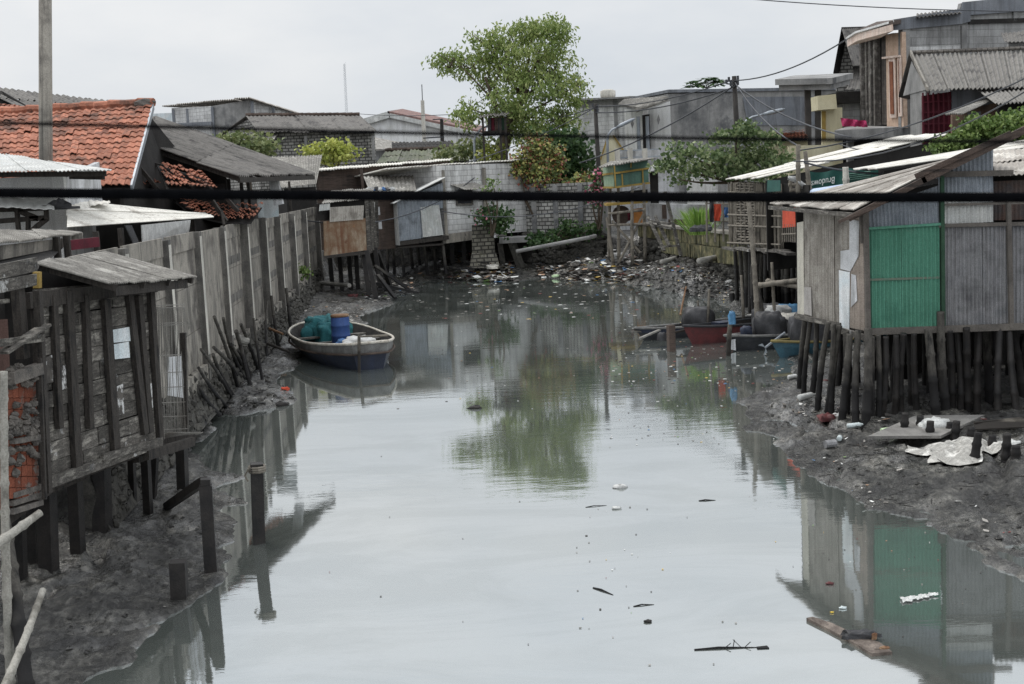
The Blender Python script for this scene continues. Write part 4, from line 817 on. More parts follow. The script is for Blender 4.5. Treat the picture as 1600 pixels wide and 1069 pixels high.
mb = MB(); mb.add([V((ev[0].x, ev[0].y + .8, 1.9)), V((bk[0].x + .5, bk[0].y - .8, 1.9)), V((bk[0].x + .5, bk[0].y - .8, bk[0].z)), V((rd[0].x + .4, rd[0].y, rd[0].z - .1)), V((ev[0].x, ev[0].y + .8, ev[0].z))], [(0, 1, 2, 3, 4)]); mb.build('gable', m_blks, t_)
mb = MB(); mb.slab(PP((400, 213, 92.8), (433, 210, 92.8), (427, 219, 91.6), (395, 222, 91.6)), (0, 0, -.08)); mb.build('canopy', m_asbl, t_)
for x in (478, 545, 583):
    mb = MB(); mb.slab(PP((x - 3, 212, 93 - .1), (x + 1, 212, 93 - .1), (x + 3, 250, 93 - .1), (x - 1, 250, 93 - .1)), (0, .3, 0)); mb.build('column', m_plas, t_)
t_ = thing('block_building', 'tall grey and white block building with low pitched white sheet roof, left skyline', 'building', P(360, 260, 112))
a, b, c, e = P(268, 169, 112), P(330, 166, 109), P(390, 156, 108), P(482, 182, 116)
for (p, q, m_, nm) in ((a, b, m_blkw, 'white_block_wall'), (b, c, m_plas, 'plaster_wall'), (c, e, m_blkw, 'end_wall')):
    mb = MB(); nn = -hnorm(p, q) * .3; mb.slab([V((p.x, p.y, 1.9)), V((q.x, q.y, 1.9)), q, p], nn); mb.build(nm, m_, t_)
for (x, Y, y0) in [(268, 111.9, 171), (290, 110.9, 170), (329, 108.9, 167), (391, 107.9, 158), (424, 110.5, 168), (452, 113, 176)]:
    mb = MB(); mb.slab(PP((x, y0, Y - .2), (x + 4, y0, Y - .2), (x + 9, 240, Y - .2), (x + 5, 240, Y - .2)), (0, .3, 0)); mb.build('column', m_plasb, t_)
mb = MB(); mb.slab(PP((268, 193, 111.3), (330, 190, 108.3), (330, 196, 108.3), (268, 199, 111.3)), (0, .3, 0)); mb.build('ring_beam', m_plasb, t_)
mb = MB(); r = PP((252, 165.5, 112), (390, 153, 107), (486, 184, 116), (400, 172, 128)); mb.roof(r[0], r[1], r[2], r[3], 6, 1, .35, .05, .06, .05); mb.build('roof', m_wroofd, t_, None, True)
t_, a, b, n = block('blue_shed', 'distant pale blue sheet wall behind the tiled roof gable', 'shed', 236, 274, 126, 126, 172, 182, 6, m_pale)
t_ = thing('gable_warehouse', 'distant white warehouse with broad low gable and red brown roof edge', 'warehouse', P(660, 240, 150))
pts = PP((570, 192, 150), (609, 180, 150), (752, 212, 150)); mb = MB(); mb.slab([V((pts[0].x, 150, 1.9)), V((pts[2].x, 150, 1.9)), pts[2], pts[1], pts[0]], (0, .5, 0)); mb.build('gable_wall', m_white, t_)
mb = MB(); u = V((0, 12, 0)); mb.slab([pts[1] + V((-.2, -.4, .2)), pts[2] + V((.4, -.4, .2)), pts[2] + V((.4, 20, 1.6)), pts[1] + V((0, 20, 1.6))], (0, 0, .25)); mb.build('roof', mat('red_brown_sheet', S(132, 104, 98), S(110, 88, 84), s=1), t_)
mb = MB(); mb.slab([pts[0] + V((-.6, -.4, .1)), pts[1] + V((0, -.4, .2)), pts[1] + V((0, 20, 1.6)), pts[0] + V((-.6, 20, 1.2))], (0, 0, .25)); mb.build('roof_slope', m_zincl, t_)
mb = MB(); mb.beam(pts[0] + V((-.3, -.45, -.1)), pts[1] + V((0, -.45, -.05)), .2, .5); mb.build('verge_board', m_zincl, t_)
mb = MB(); mb.beam(pts[1] + V((0, -.45, -.05)), pts[2] + V((.3, -.45, -.1)), .2, .5); mb.build('verge_board', m_zincl, t_)
t_ = thing('grey_roof_house', 'distant low house with plain grey hipped roof in front of the white warehouse', 'house', P(610, 245, 125))
mb = MB(); mb.slab(PP((580, 236, 120), (652, 233, 122), (632, 226, 126), (586, 217, 126)), (0, 0, .15)); mb.build('roof', m_asbl, t_)
mb = MB(); bwall(mb, 583, 645, 122, 123, 236, 233); mb.build('wall', m_whiteg, t_)
t_ = thing('dark_tile_house', 'distant house with long dark tiled roof in front of the white warehouse', 'house', P(660, 245, 118))
mb = MB(); a, b, c, d = PP((612, 232, 114), (712, 230, 115), (706, 221, 118), (612, 223, 118)); mb.roof(a, b, c, d, 8, 2, .35, .05, .02, .05); mb.build('roof', m_gap, t_, None, True)
mb = MB(); bwall(mb, 614, 710, 115, 116, 232, 230); mb.build('wall', m_gap, t_)
t_ = thing('old_roof_house', 'old house with mossy uneven sheet roof and creeping plants behind the board house', 'house', P(650, 260, 95))
mb = MB(); a, b, c, d = PP((588, 254, 90), (735, 250, 92), (720, 233, 97), (602, 237, 97)); mb.roof(a, b, c, d, 9, 2, .3, .035, .06, .04); mb.build('roof', mat('mossy_sheet', S(104, 102, 96), S(86, 92, 74), S(124, 120, 112), s=.8, streak=0, isl=.2, spots=[(S(88, 100, 62), .56, .7, .7)]), t_, None, True)
mb = MB(); bwall(mb, 590, 733, 91, 93, 254, 250); mb.build('wall', m_blks, t_)
mb = MB()
for i in range(14): mb.tube([d.lerp(c, i / 14) + V((0, 0, .1)), d.lerp(c, (i + 1.1) / 14) + V((0, 0, .16))], .14, 6)
mb.build('ridge_tile', m_woodb, t_)
# masts and poles on that side
def pole(name, label, pts, r, mt, cat='pole', base=None, group=None):
    mb = MB(); mb.tube(pts, r, 8); return solo(mb, name, mt, label, cat, group, smooth=True)
p = P(663, 240, 130); t_ = thing('mast_pole', 'pale concrete power pole with thin aerial in front of the distant warehouse', 'power pole', (p.x, p.y, 1.9))
mb = MB(); q = P(660, 157, 130); mb.tube([(p.x, p.y, 1.9), q], [.26, .18], 8); mb.build('pole', m_concL, t_)
mb = MB(); mb.tube([q, P(659, 132, 130)], .045, 5); mb.build('aerial', m_wire, t_)
mb = MB(); mb.beam(P(661, 216, 129.6), P(694, 214, 129.6), .1, .12); mb.build('cross_arm', m_wire, t_)
p = P(692, 240, 131); t_ = thing('short_power_pole', 'short dark topped power pole right of the aerial mast', 'power pole', (p.x, p.y, 1.9))
mb = MB(); mb.tube([(p.x, p.y, 1.9), P(691, 219, 131), P(690, 186, 131)], [.22, .2, .17], 8); mb.build('pole', m_pole, t_)
mb = MB(); mb.beam(P(676, 187, 130.7), P(692, 186, 130.7), .08, .1); mb.build('cross_arm', m_wire, t_)
mb = MB()
a, b = P(541, 185, 170), P(538, 100, 170); 
for k in (-.25, .25): mb.tube([V((a.x + k, a.y, 1.9)), b + V((k * .3, 0, 0))], .014, 4)
mb.tube([V((a.x, a.y + .4, 1.9)), b], .014, 4)
for i in range(24): z_ = a.lerp(b, i / 24); mb.tube([z_ + V((-.2, 0, 0)), z_ + V((.2, .1, .5))], .01, 4)
solo(mb, 'lattice_mast', m_steel, 'very thin distant lattice radio mast on the left skyline', 'mast')
mb = MB(); mb.tube([P(718, 250, 126), P(717, 192, 126)], .09, 6); solo(mb, 'white_mast', m_plastic, 'thin white mast near the low end of the warehouse roof', 'mast')
# stand with awning beside the tree
t_ = thing('raised_stall', 'raised open stall with ragged awning and hung clothes left of the big tree trunk', 'stall', P(770, 250, 84))
for x in (755, 782, 790): mb = MB(); p = P(x, 200, 83); mb.beam((p.x, p.y, 1.9), P(x - 1, 182, 83), .14, .14); mb.build('post', m_woodd, t_)
mb = MB(); a, b, c, d = PP((748, 184, 82), (794, 180, 82.5), (796, 176, 86), (750, 180, 86)); mb.roof(a, b, c, d, 4, 1, .2, .04, .06, .02); mb.build('awning', m_asb, t_, None, True)
for i, (x, m_) in enumerate([(765, m_tarpk), (770, m_maroon), (775, m_woodb), (781, m_tarpk), (787, m_greend)]):
    mb = MB(); mb.slab(PP((x - 3, 184, 83.4), (x + 3, 184, 83.4), (x + 3, 205, 83.4), (x - 3, 206, 83.4)), (0, .1, 0)); mb.build('hung_cloth', m_, t_)
mb = MB(); mb.slab(PP((756, 205, 83.2), (792, 203, 83.2), (792, 209, 83.2), (756, 211, 83.2)), (0, 2, 0)); mb.build('deck', m_woodd, t_)
# street lamps
def lamp(label, x, y0, y1, hx, hy, Y):
    p = P(x, y0, Y); t_ = thing('street_lamp', label, 'street lamp', (p.x, p.y, 1.9), 'curved arm street lamps')
    q = P(x, y1 + 8, Y); e = P(hx, hy, Y); mb = MB(); mid = P(x + (hx - x) * .12, y1 + (hy - y1) * .1 , Y); m2 = P(x + (hx - x) * .45, hy + (y1 - hy) * .35, Y)
    mb.tube([(p.x, p.y, 1.9), q, mid, m2, e], [.085, .08, .07, .06, .05], 8); mb.build('post', m_steel, t_, None, True)
    mb = MB(); d = (e - m2).normalized(); mb.tube([e - d * .1, e + d * .2, e + d * .9, e + d * 1.1], [.07, .12, .1, .04], 8); mb.build('lamp_head', m_steel, t_, None, True)
lamp('thin curved street lamp with grey post left of the big tree', 741, 250, 212, 764, 196, 85)
lamp('curved grey street lamp before the white block building', 949, 250, 211, 966, 198, 78)
lamp('curved grey street lamp right of the tarred power pole', 1159, 230, 192, 1196, 178, 70)
# ---- white buildings, middle right
t_, a, b, n = block('block_building', 'white block building with grey ring beam and a water tank on its flat roof', 'building', 896, 985, 96, 93, 156, 152, 12, m_blkw)
hw = lambda x, y, o=0: W(x, y, a[:2], b[:2], o)
for q in ([(898, 160), (984, 157), (985, 166), (898, 169)], [(958, 152), (964, 152), (968, 220), (962, 220)]):
    mb = MB(); mb.slab([hw(x, y, .06) for x, y in q], V((0, .02, 0))); mb.build('ring_beam' if q[0][0] == 898 else 'column', m_plas, t_)
mb = MB(); mb.slab([hw(906, 190, .03), hw(920, 189, .03), hw(921, 205, .03), hw(907, 206, .03)], V((0, .01, 0))); mb.build('window', m_zincl, t_)
mb = MB(); mb.slab([hw(894, 158, .5), hw(1000, 153, .5), hw(1000, 150.5, .5), hw(894, 155, .5)], n * 1.02); mb.build('roof_slab', m_plas, t_)
mb = MB(); c = P(950, 152, 95); mb.tube([c - V((0, 0, .1)), c + V((0, 0, .1)), c + V((0, 0, .45)), c + V((0, 0, .56))], [.5, .56, .56, .3], 12); solo(mb, 'water_tank', m_concL, 'round pale water tank on the flat roof of the white block building', 'tank', smooth=True)
t_ = thing('white_house', 'white two storey house with brown sheet porch roof and two diamond vents', 'house', P(1010, 270, 84))
a, b, c = P(976, 170, 87), P(1004, 172, 85), P(1047, 158, 84)
mb = MB(); mb.slab([V((a.x, a.y, 1.9)), V((b.x, b.y, 1.9)), b, a], (0, .2, 0)); mb.build('left_wall', m_white, t_)
mb = MB(); mb.slab([V((b.x + .35, b.y, 1.9)), V((c.x, c.y, 1.9)), c, V((b.x + .35, b.y, b.z))], (0, .2, 0)); mb.build('right_wall', m_white, t_)
mb = MB(); mb.slab(PP((1004, 180, 84.6), (1015, 178, 84.6), (1017, 246, 84.6), (1006, 246, 84.6)), (0, .3, 0)); mb.build('recess_shade', m_gap, t_)  # dark sheet painted as the shade in the gap between the walls
mb = MB(); r = PP((966, 163, 82.5), (1000, 170, 81.5), (1042, 152, 81.5), (976, 155, 88)); mb.roof(r[0], r[1], r[2], r[3], 4, 1, .25, .05, .02, .04); mb.slab(PP((992, 170, 81.4), (1044, 151, 81.4), (1044, 157, 81.4), (995, 176, 81.4)), (0, .12, 0)); mb.build('porch_roof', m_asbl, t_, None, True)
for (x, y) in [(988, 193), (1029, 187)]:
    mb = MB(); Y = 84; mb.slab(PP((x, y - 8, Y), (x + 2.5, y, Y), (x, y + 8, Y), (x - 2.5, y, Y)), (0, .1, 0)); mb.build('diamond_vent', m_plas, t_)
for x in (997, 1011):
    mb = MB(); mb.tube(PP((x, 182, 83.6), (x + 2, 246, 83.6)), .12, 8); mb.build('downpipe', m_steel, t_)
t_, a, b, n = block('grey_hall', 'long bare grey plaster hall wall under the papaya tree', 'hall', 1044, 1345, 86, 90, 145, 140, 10, m_plas)
mb = MB(); mb.slab([a + V((0, -.1, 0)), b + V((0, -.1, 0)), b + V((0, -.1, .2)), a + V((0, -.1, .2))], n * 1.02); mb.build('roof_slab', m_plasb, t_)
mb = MB(); hw = lambda x, y, o=0: W(x, y, a[:2], b[:2], o); mb.slab([hw(1160, 152, .03), hw(1345, 150, .03), hw(1345, 196, .03), hw(1168, 196, .03)], V((0, -.03, 0))); mb.build('blue_plaster', m_plasb, t_)
t_ = thing('lower_house', 'low white and grey house with balcony rail behind the green stall', 'house', P(1050, 345, 78))
for (x0, x1, Y0, Y1, y0, y1, m_, nm) in [(962, 1032, 80, 79, 237, 234, m_whiteg, 'balcony_wall'), (1028, 1075, 77, 76, 268, 266, m_whiteg, 'front_wall'), (1060, 1078, 75.8, 75.6, 262, 262, m_plas, 'grey_wall'), (1075, 1112, 75.4, 76, 268, 268, m_white, 'white_wall'), (1030, 1120, 81, 81, 246, 243, m_blkw, 'upper_wall'), (1015, 1036, 78, 77.5, 268, 270, m_gap, 'dark_door')]:
    mb = MB(); bwall(mb, x0, x1, Y0, Y1, y0, y1); mb.build(nm, m_, t_)
for x in (965, 985, 1008):
    mb = MB(); mb.beam(P(x, 252, 78.6), P(x - 1, 232, 78.6), .3, .3); mb.build('balustrade_post', m_concL, t_)
for y in (236, 247):
    mb = MB(); mb.beam(P(963, y, 78.5), P(1031, y - 3, 78.5), .07, .07); mb.build('rail', m_steel, t_)
mb = MB(); mb.slab(PP((1012, 270, 77), (1034, 262, 77), (1034, 254, 77), (1012, 262, 77)), (0, 1.5, 0)); mb.build('canopy', m_white, t_)
t_ = thing('cream_gable_house', 'narrow cream gable with yellow edges between white buildings', 'house', P(955, 270, 83))
q = PP((936, 276, 83), (978, 276, 83), (976, 238, 83), (958, 212, 83), (950, 212, 83), (938, 250, 83)); mb = MB(); mb.slab(q, (0, .3, 0)); mb.build('gable_wall', m_cream, t_)
for i, j in ((2, 3), (4, 5)): mb = MB(); mb.beam(q[i] + V((0, -.1, 0)), q[j] + V((0, -.1, 0)), .08, .1); mb.build('yellow_edge', m_yel, t_)
t_ = thing('roadside_wall', 'low whitish roadside wall right of the green stall', 'wall', P(1060, 345, 72))
mb = MB(); bwall(mb, 1015, 1100, 70.5, 68, 318, 320); mb.build('wall', m_whiteg, t_)
for x in (1036, 1052): mb = MB(); mb.slab(PP((x - 2, 320, 69.6), (x + 5, 320, 69.6), (x + 6, 342, 69.6), (x - 1, 342, 69.6)), (0, .05, 0)); mb.build('window', m_woodb, t_)
mb = MB(); bwall(mb, 1044, 1074, 68.6, 67.6, 343, 343); mb.build('brick_base', m_woodb, t_)
# green stall on bamboo legs
ks = thing('stilt_stall', 'faded green board stall with yellow frame standing on tall bamboo legs', 'stall', P(980, 415, 68))
c0, c1, c2 = P(960, 294, 67.3), P(1014, 286, 68.2), P(944, 294, 69.3)
def K1(x, y, o=0): return W(x, y, c0[:2], c1[:2], o)
def K2(x, y, o=0): return W(x, y, c2[:2], c0[:2], o)
mb = MB(); mb.slab([K1(960, 294), K1(1014, 287), K1(1012, 250), K1(958, 258)], (0, .08, 0)); mb.build('front_board', m_kiosk, ks)
mb = MB(); mb.slab([K2(944, 294), K2(960, 294), K2(958, 258), K2(942, 260)], (.05, .08, 0)); mb.build('side_board', m_kioskl, ks)
for (x0, y0, x1, y1) in [(960, 293, 1014, 286), (959, 271, 1013, 263), (959, 259, 961, 293), (971, 272, 972, 291), (1003, 266, 1004, 288), (985, 255, 985, 262)]:
    mb = MB(); mb.beam(K1(x0, y0, .06), K1(x1, y1, .06), .07, .1); mb.build('frame_strip', m_yel, ks)
for (x0, y0, x1, y1) in [(944, 293, 960, 293), (943, 273, 959, 271)]: mb = MB(); mb.beam(K2(x0, y0, .05), K2(x1, y1, .05), .06, .1); mb.build('frame_strip', m_yel, ks)
mb = MB(); r = PP((935, 262, 67.6), (1000, 251, 66.6), (1024, 247, 69), (955, 252, 71)); mb.roof(r[0], r[1], r[2], r[3], 5, 1, .2, .03, .02, .04); mb.build('roof', m_asbl, ks, None, True)
mb = MB(); mb.slab(PP((948, 322, 67.4), (1012, 317, 68), (1012, 314, 68), (948, 318, 67.4)), (0, 2, 0)); mb.build('floor', m_yel, ks)
mb = MB(); mb.slab(PP((962, 300, 68.5), (1012, 296, 68.8), (1012, 316, 68.8), (962, 320, 68.5)), (0, .1, 0)); mb.build('inner_board', m_gap, ks)
for (x0, y0, x1, y1) in [(954, 290, 952, 424), (966, 292, 967, 418), (988, 290, 988, 412), (1006, 286, 1008, 410), (948, 340, 960, 420)]:
    f = GT(x1, y1, .5); f.z -= .3; mb = MB(); mb.bamboo(f, P(x0, y0, f.y), .1, 8, .9, .012); mb.build('leg', m_bamb, ks)
for (x0, y0, x1, y1) in [(1006, 333, 966, 412), (956, 345, 1000, 395), (950, 352, 1010, 350), (950, 334, 1008, 328)]:
    mb = MB(); mb.bamboo(P(x1, y1, 67.2), P(x0, y0, 67.4), .08, 7, 1.0); mb.build('brace', m_bamb, ks)
mb = MB(); c = P(971, 336, 68.8); mb.tube([c, c + V((0, .15, 0))], [.5, .5], 16); solo(mb, 'round_tray', m_woodb, 'brown round tray hung between the legs of the green stall', 'tray')
mb = MB(); mb.slab(PP((986, 327, 68.9), (1004, 325, 68.9), (1004, 350, 68.9), (988, 351, 68.9)), (0, .1, 0)); solo(mb, 'orange_board', mat('orange_plywood', S(190, 132, 76), S(168, 112, 62), s=2), 'orange plywood board leaning under the green stall', 'board')
# ================================================================== RIGHT BANK
# ---- big stilted shack of corrugated sheets
SA, SB = P(1355, 515, 25.1), P(1247, 495, 28.2)            # near corner, back-left corner
SE = P(1760, 505, 24.4)
FZ = 2.0
def SF(x, y, o=0): return W(x, y, SA[:2], SE[:2], o)
def SL(x, y, o=0): return W(x, y, SB[:2], SA[:2], o)
m_wbeam = mat('grey_weathered_beam', S(84, 80, 76), S(104, 99, 93), s=3, streak=.2, isl=.1)
mh = thing('sheet_shack', 'large shack of grey and green corrugated sheets on many stilts, nearest right bank', 'shack', (SA.x, SA.y, .3))
def csh(f, q, name, m_, o=.02, pitch=.078, amp=.02, lab=None):
    mb = MB(); a, b, c, d = [f(x, y, o) for x, y in q]; mb.corr(a, b, c, d, pitch, amp, 2, wav=.004)
    return mb.build(name, m_, mh, None, True, label=lab)
csh(SF, [(1355, 516), (1412, 515), (1411, 352), (1354, 356)], 'green_sheet', m_green, .02)
csh(SF, [(1409, 515), (1468, 512), (1467, 349), (1408, 352.5)], 'green_sheet', m_green, .034)
csh(SF, [(1352, 358), (1468, 352), (1466, 290), (1350, 330)], 'upper_sheet', m_zinc, .0)
csh(SF, [(1474, 512), (1538, 510), (1536, 349), (1474, 352)], 'grey_sheet', m_zincd, .0)
csh(SF, [(1536, 510), (1640, 506), (1640, 346), (1535, 349)], 'grey_sheet', m_zincd, .015)
csh(SF, [(1638, 506), (1760, 503), (1760, 344), (1638, 346)], 'grey_sheet', m_zincd, .0)
csh(SF, [(1474, 350), (1552, 347), (1552, 300), (1474, 303)], 'middle_sheet', m_zincl, .0)
csh(SF, [(1466, 305), (1552, 301), (1551, 274), (1466, 277)], 'upper_sheet', m_zinc, .012)
mb = MB(); a, b = SF(1462, 279, .0), SF(1552, 270, .0); c = SF(1551, 226, .0)
k = 36; vs = []; nS = hnorm(SA, SE)
for i in range(k * 5 + 1):
    f = i / (k * 5); p = a.lerp(b, f); top = a.lerp(c, f); q = nS * math.sin(f * (b - a).length / .078 * 2 * math.pi) * .011; vs += [p + q, V((p.x, p.y, max(top.z, p.z + .01))) + q]
mb.add(vs, [(2 * i, 2 * i + 2, 2 * i + 3, 2 * i + 1) for i in range(k * 5)]); mb.build('gable_sheet', m_zinc, mh, None, True)
beams('wall_beam', m_wbeam, mh, [(SF(1350, 518, .06), SF(1760, 504, .06), .08, .13), (SF(1466, 352.5, .05), SF(1760, 346, .05), .05, .07), (SF(1474, 320, .05), SF(1700, 314, .05), .04, .05), (SF(1462, 273, .05), SF(1582, 270, .05), .07, .11)])
mb = MB(); mb.beam(SF(1356, 357, .06), SF(1470, 350, .06), .05, .05); mb.build('green_rail', m_green, mh)
mb = MB(); mb.beam(SF(1357, 437, .048), SF(1467, 433.5, .048), .012, .045); mb.build('rusty_lap_strip', mat('grimy_green_lap', S(86, 112, 98), S(104, 108, 96), s=6, streak=0, isl=0), mh)
mb = MB(); mb.beam(SF(1471, 275, .05), SF(1473, 512, .05), .07, .08); mb.build('green_post', m_greend, mh)
beams('post', m_wbeam, mh, [(SF(1574, 300, .06), SF(1579, 512, .06), .08, .09), (SF(1352, 325, .05), SF(1356, 520, .05), .09, .11), (SL(1349, 330, .06), SL(1352, 380, .06), .06, .08)])
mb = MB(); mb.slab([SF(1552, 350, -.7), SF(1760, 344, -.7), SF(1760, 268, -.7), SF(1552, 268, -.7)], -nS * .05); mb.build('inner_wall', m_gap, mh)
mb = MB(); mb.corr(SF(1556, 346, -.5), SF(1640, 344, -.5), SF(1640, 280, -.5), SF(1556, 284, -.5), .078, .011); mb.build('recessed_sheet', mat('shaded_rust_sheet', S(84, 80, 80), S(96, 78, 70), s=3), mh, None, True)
# left side
csh(SL, [(1257, 494), (1284, 502), (1283, 330), (1256, 329)], 'grey_sheet', m_zincb, .0)
csh(SL, [(1282, 501), (1306, 507), (1305, 331), (1281, 330)], 'grey_sheet', m_zincb, .014)
csh(SL, [(1304, 507), (1333, 512), (1331, 332), (1303, 331)], 'grey_sheet', m_zincb, .0)
csh(SL, [(1330, 512), (1355, 517), (1353, 335), (1329, 332)], 'beige_sheet', mat('beige_sheet', S(168, 156, 146), S(150, 140, 130), s=2, streak=.3), .02)
def pat(q, name, m_, o): mb = MB(); mb.slab([SL(x, y, o) for x, y in q], hnorm(SB, SA) * .008); mb.build(name, m_, mh)
pat([(1248, 490), (1258, 492), (1257, 346), (1247, 348)], 'corner_board', mat('pale_board', S(176, 172, 160), S(190, 186, 174), s=1.5, streak=.2), .02)
pat([(1315, 511), (1330, 516), (1331, 425), (1314, 422)], 'pale_patch', m_pale, .04)
pat([(1259, 490), (1271, 494), (1270, 449), (1259, 448)], 'grey_patch', mat('light_grey_patch', S(164, 160, 156), S(150, 146, 142), s=2), .034)
pat([(1317, 420), (1332, 424), (1345, 400), (1346, 345), (1331, 343), (1331, 390), (1317, 392)], 'white_patch', m_whiteg, .045)
pat([(1333, 480), (1343, 470), (1341, 430), (1334, 428)], 'white_patch', m_whiteg, .046)
beams('sill_beam', m_wood, mh, [(SL(1246, 494, .05), SL(1318, 508, .05), .06, .1), (SL(1300, 510, .06), SL(1358, 528, .06), .07, .12)])
mb = MB(); far = V((SE.x, 29.5, 0)); mb.slab([V((SA.x, SA.y, 2.0)), V((SE.x, SE.y, 2.0)), V((SE.x, 29.5, 2.0)), V((SB.x, SB.y, 1.96))], (0, 0, -.08)); mb.build('floor', m_woodd, mh)
mb = MB(); mb.slab([V((SB.x, SB.y, 2)), V((SE.x, 29.5, 2)), V((SE.x, 29.5, 5.0)), V((SB.x, SB.y, 4.3))], (0, .05, 0)); mb.build('back_wall', m_gap, mh)
# roof
mb = MB(); a, d, c, b = P(1332, 330, 24.5), P(1202, 319.5, 29.4), P(1497, 247, 29.4), P(1470, 262, 24.5)
mb.roof(a, d, c, b, 7, 1, .076, .014, .014, .014, wav=.01); rf = mb.build('roof', m_wroofd, mh, None, True)
mb = MB(); mb.corr(P(1440, 268, 24.45), P(1552, 222, 24.45), P(1556, 219, 26.5), P(1462, 258, 26.5), .2, .012, 1, th=.02); mb.build('ridge_sheet', m_asbl, rf, None, True)
beams('rafter', m_woodb, rf, [(P(1326, 342, 24.35), P(1446, 280, 24.35), .07, .11), (P(1440, 282, 24.35), P(1640, 184, 24.35), .07, .14), (P(1430, 276, 24.3), P(1580, 208, 24.3), .03, .1), (P(1310, 347, 24.3), P(1360, 326, 24.3), .04, .06)])
beams('eave_purlin', m_wood, rf, [(a + V((0, 0, -.07)), d + V((0, 0, -.07)), .06, .08)])
# second roof right of gable
mb = MB(); mb.roof(P(1555, 274, 24.9), P(1760, 262, 24.9), P(1760, 222, 29), P(1548, 238, 29), 4, 2, .12, .014, .02, .014); mb.build('rear_roof', m_wroofd, rf, None, True)
mb = MB(); mb.slab([V((8.8, 29.55, .1)), V((14, 29.4, .1)), V((14, 29.4, 2.0)), V((8.8, 29.55, 2.0))], (0, .04, 0)); mb.build('light_block_boards', m_gap, mh)  # added boards, keep light from behind out so the underside stays dark
# stilts
ST = [((1258, 500), (1249, 606)), ((1267, 502), (1255, 613)), ((1276, 503), (1266, 618)), ((1294, 508), (1276, 640)), ((1303, 510), (1289, 642)), ((1312, 513), (1298, 645)), ((1328, 526), (1312, 657)), ((1322, 522), (1322, 645)),
      ((1341, 520), (1338, 664)), ((1357, 516), (1350, 664)), ((1363, 530), (1362, 648)), ((1372, 528), (1371, 650)), ((1384, 530), (1376, 648)), ((1376, 522), (1390, 615)), ((1400, 528), (1396, 646)), ((1412, 525), (1408, 640)),
      ((1428, 525), (1434, 638)), ((1450, 518), (1464, 650)), ((1468, 486), (1480, 640)), ((1510, 516), (1512, 640)), ((1541, 514), (1547, 632)), ((1583, 512), (1600, 620)), ((1577, 520), (1592, 640)), ((1420, 526), (1424, 632)), ((1484, 520), (1488, 636)),
      ((1496, 520), (1500, 640)), ((1530, 518), (1527, 638)), ((1562, 518), (1560, 640)), ((1610, 510), (1612, 650)), ((1640, 510), (1640, 650)), ((1680, 510), (1682, 660))]
for i, (a, b) in enumerate(ST):
    f = GT(b[0], b[1], .4); f.z -= .3; mb = MB(); near = i in (9, 17, 18, 20)
    if i == 18: tp = SF(a[0], a[1], .12)
    else: tp = P(a[0], a[1] - 4, min(max(f.y - U(.0, .4), 24.7 if a[0] > 1350 else 25), 29)); tp.z = min(tp.z, 2.06)
    mb.bamboo(f, tp, (.1 if near else U(.065, .09)), 8, .5, .02); mb.build('stilt', m_pile if (near or i < 12) else m_wet, mh, None, True)
for i in range(34):
    x, y = U(7.2, 12), U(26.2, 29.3); z0 = gz(x, y); mb = MB(); mb.bamboo((x + U(-.15, .15), y, z0 - .2), (x, y, 2.0), U(.05, .08), 6, .6, .02); mb.build('stilt', m_wet, mh, None, True)
for q in [((1600, 525), (1590, 610)), ((1575, 512), (1600, 590))]: mb = MB(); mb.beam(P(*q[0], 25.2), P(*q[1], 25.6), .1, .2); mb.build('brace', m_wet, mh)
# ---- bamboo lattice shack over the water
LA_, LB_ = P(1246, 375, 38.5), P(1143, 378, 48.0)
def LW(x, y, o=0): return W(x, y, LB_[:2], LA_[:2], o)
nL = hnorm(LB_, LA_)
ls = thing('bamboo_shack', 'grey bamboo lattice shack under a long pale sheet roof, on crowded stilts beside the boats', 'shack', (LA_.x, 43, .3))
LC = P(1140, 380, 50)
mb = MB()
x = 1142
while x < 1226:                                                  # upright split bamboo
    if 1153 < x < 1182: x += 2.6
    a = LW(x, 381 + U(0, 6) + (x - 1142) * .06, U(0, .06)); b = LW(x - 1.5 + U(-1, 1), 284 + U(0, 4), U(0, .06)); mb.tube([a, b], U(.02, .04), 5); x += U(1.0, 2.2)
mb.build('bamboo_slats', m_bamb, ls)
mb = MB()
for y in np.arange(286, 380, 4.2):                               # woven panel
    pts = [LW(x, y + U(-.8, .8) + (x - 1152) * .02, .05 + .04 * math.sin(x * .7 + y)) for x in np.arange(1153, 1184, 3)]; mb.tube(pts, .03, 5)
for x in (1154, 1161, 1168, 1176, 1183): mb.tube([LW(x + 1, 380, .08), LW(x - 1, 285, .08)], .035, 5)
mb.build('woven_panel', m_bamb, ls)
for (y, o) in ((300, .1), (335, .1), (352, .1), (379, .12)):
    mb = MB(); mb.bamboo(LW(1142, y, o), LW(1226, y + 3, o), .035, 6); mb.build('rail', m_bamb, ls)
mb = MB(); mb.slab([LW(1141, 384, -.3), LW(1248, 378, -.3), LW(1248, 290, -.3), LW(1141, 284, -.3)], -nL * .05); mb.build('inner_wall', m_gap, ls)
mb = MB(); mb.slab([LW(1226, 356, .05), LW(1246, 354, .05), LW(1245, 324, .05), LW(1226, 328, .05)], nL * .02); mb.build('orange_sheet', m_orange, ls)
mb = MB()
for x in np.arange(1226, 1247, 3.2): mb.tube([LW(x, 378, .06), LW(x, 350, .06)], .022, 5)
mb.tube([LW(1225, 366, .06), LW(1247, 365, .06)], .025, 5); mb.build('window_bars', m_bamb, ls)
mb = MB()
for k in range(9): a = LW(1143 + k * 10, 386 + k * .8 + U(-2, 2), U(-.1, .3)); b = LW(1160 + k * 10, 389 + k * .8 + U(-2, 2), U(-.1, .3)); mb.beam(a, b, .3, .08)
mb.build('deck_planks', m_wood, ls)
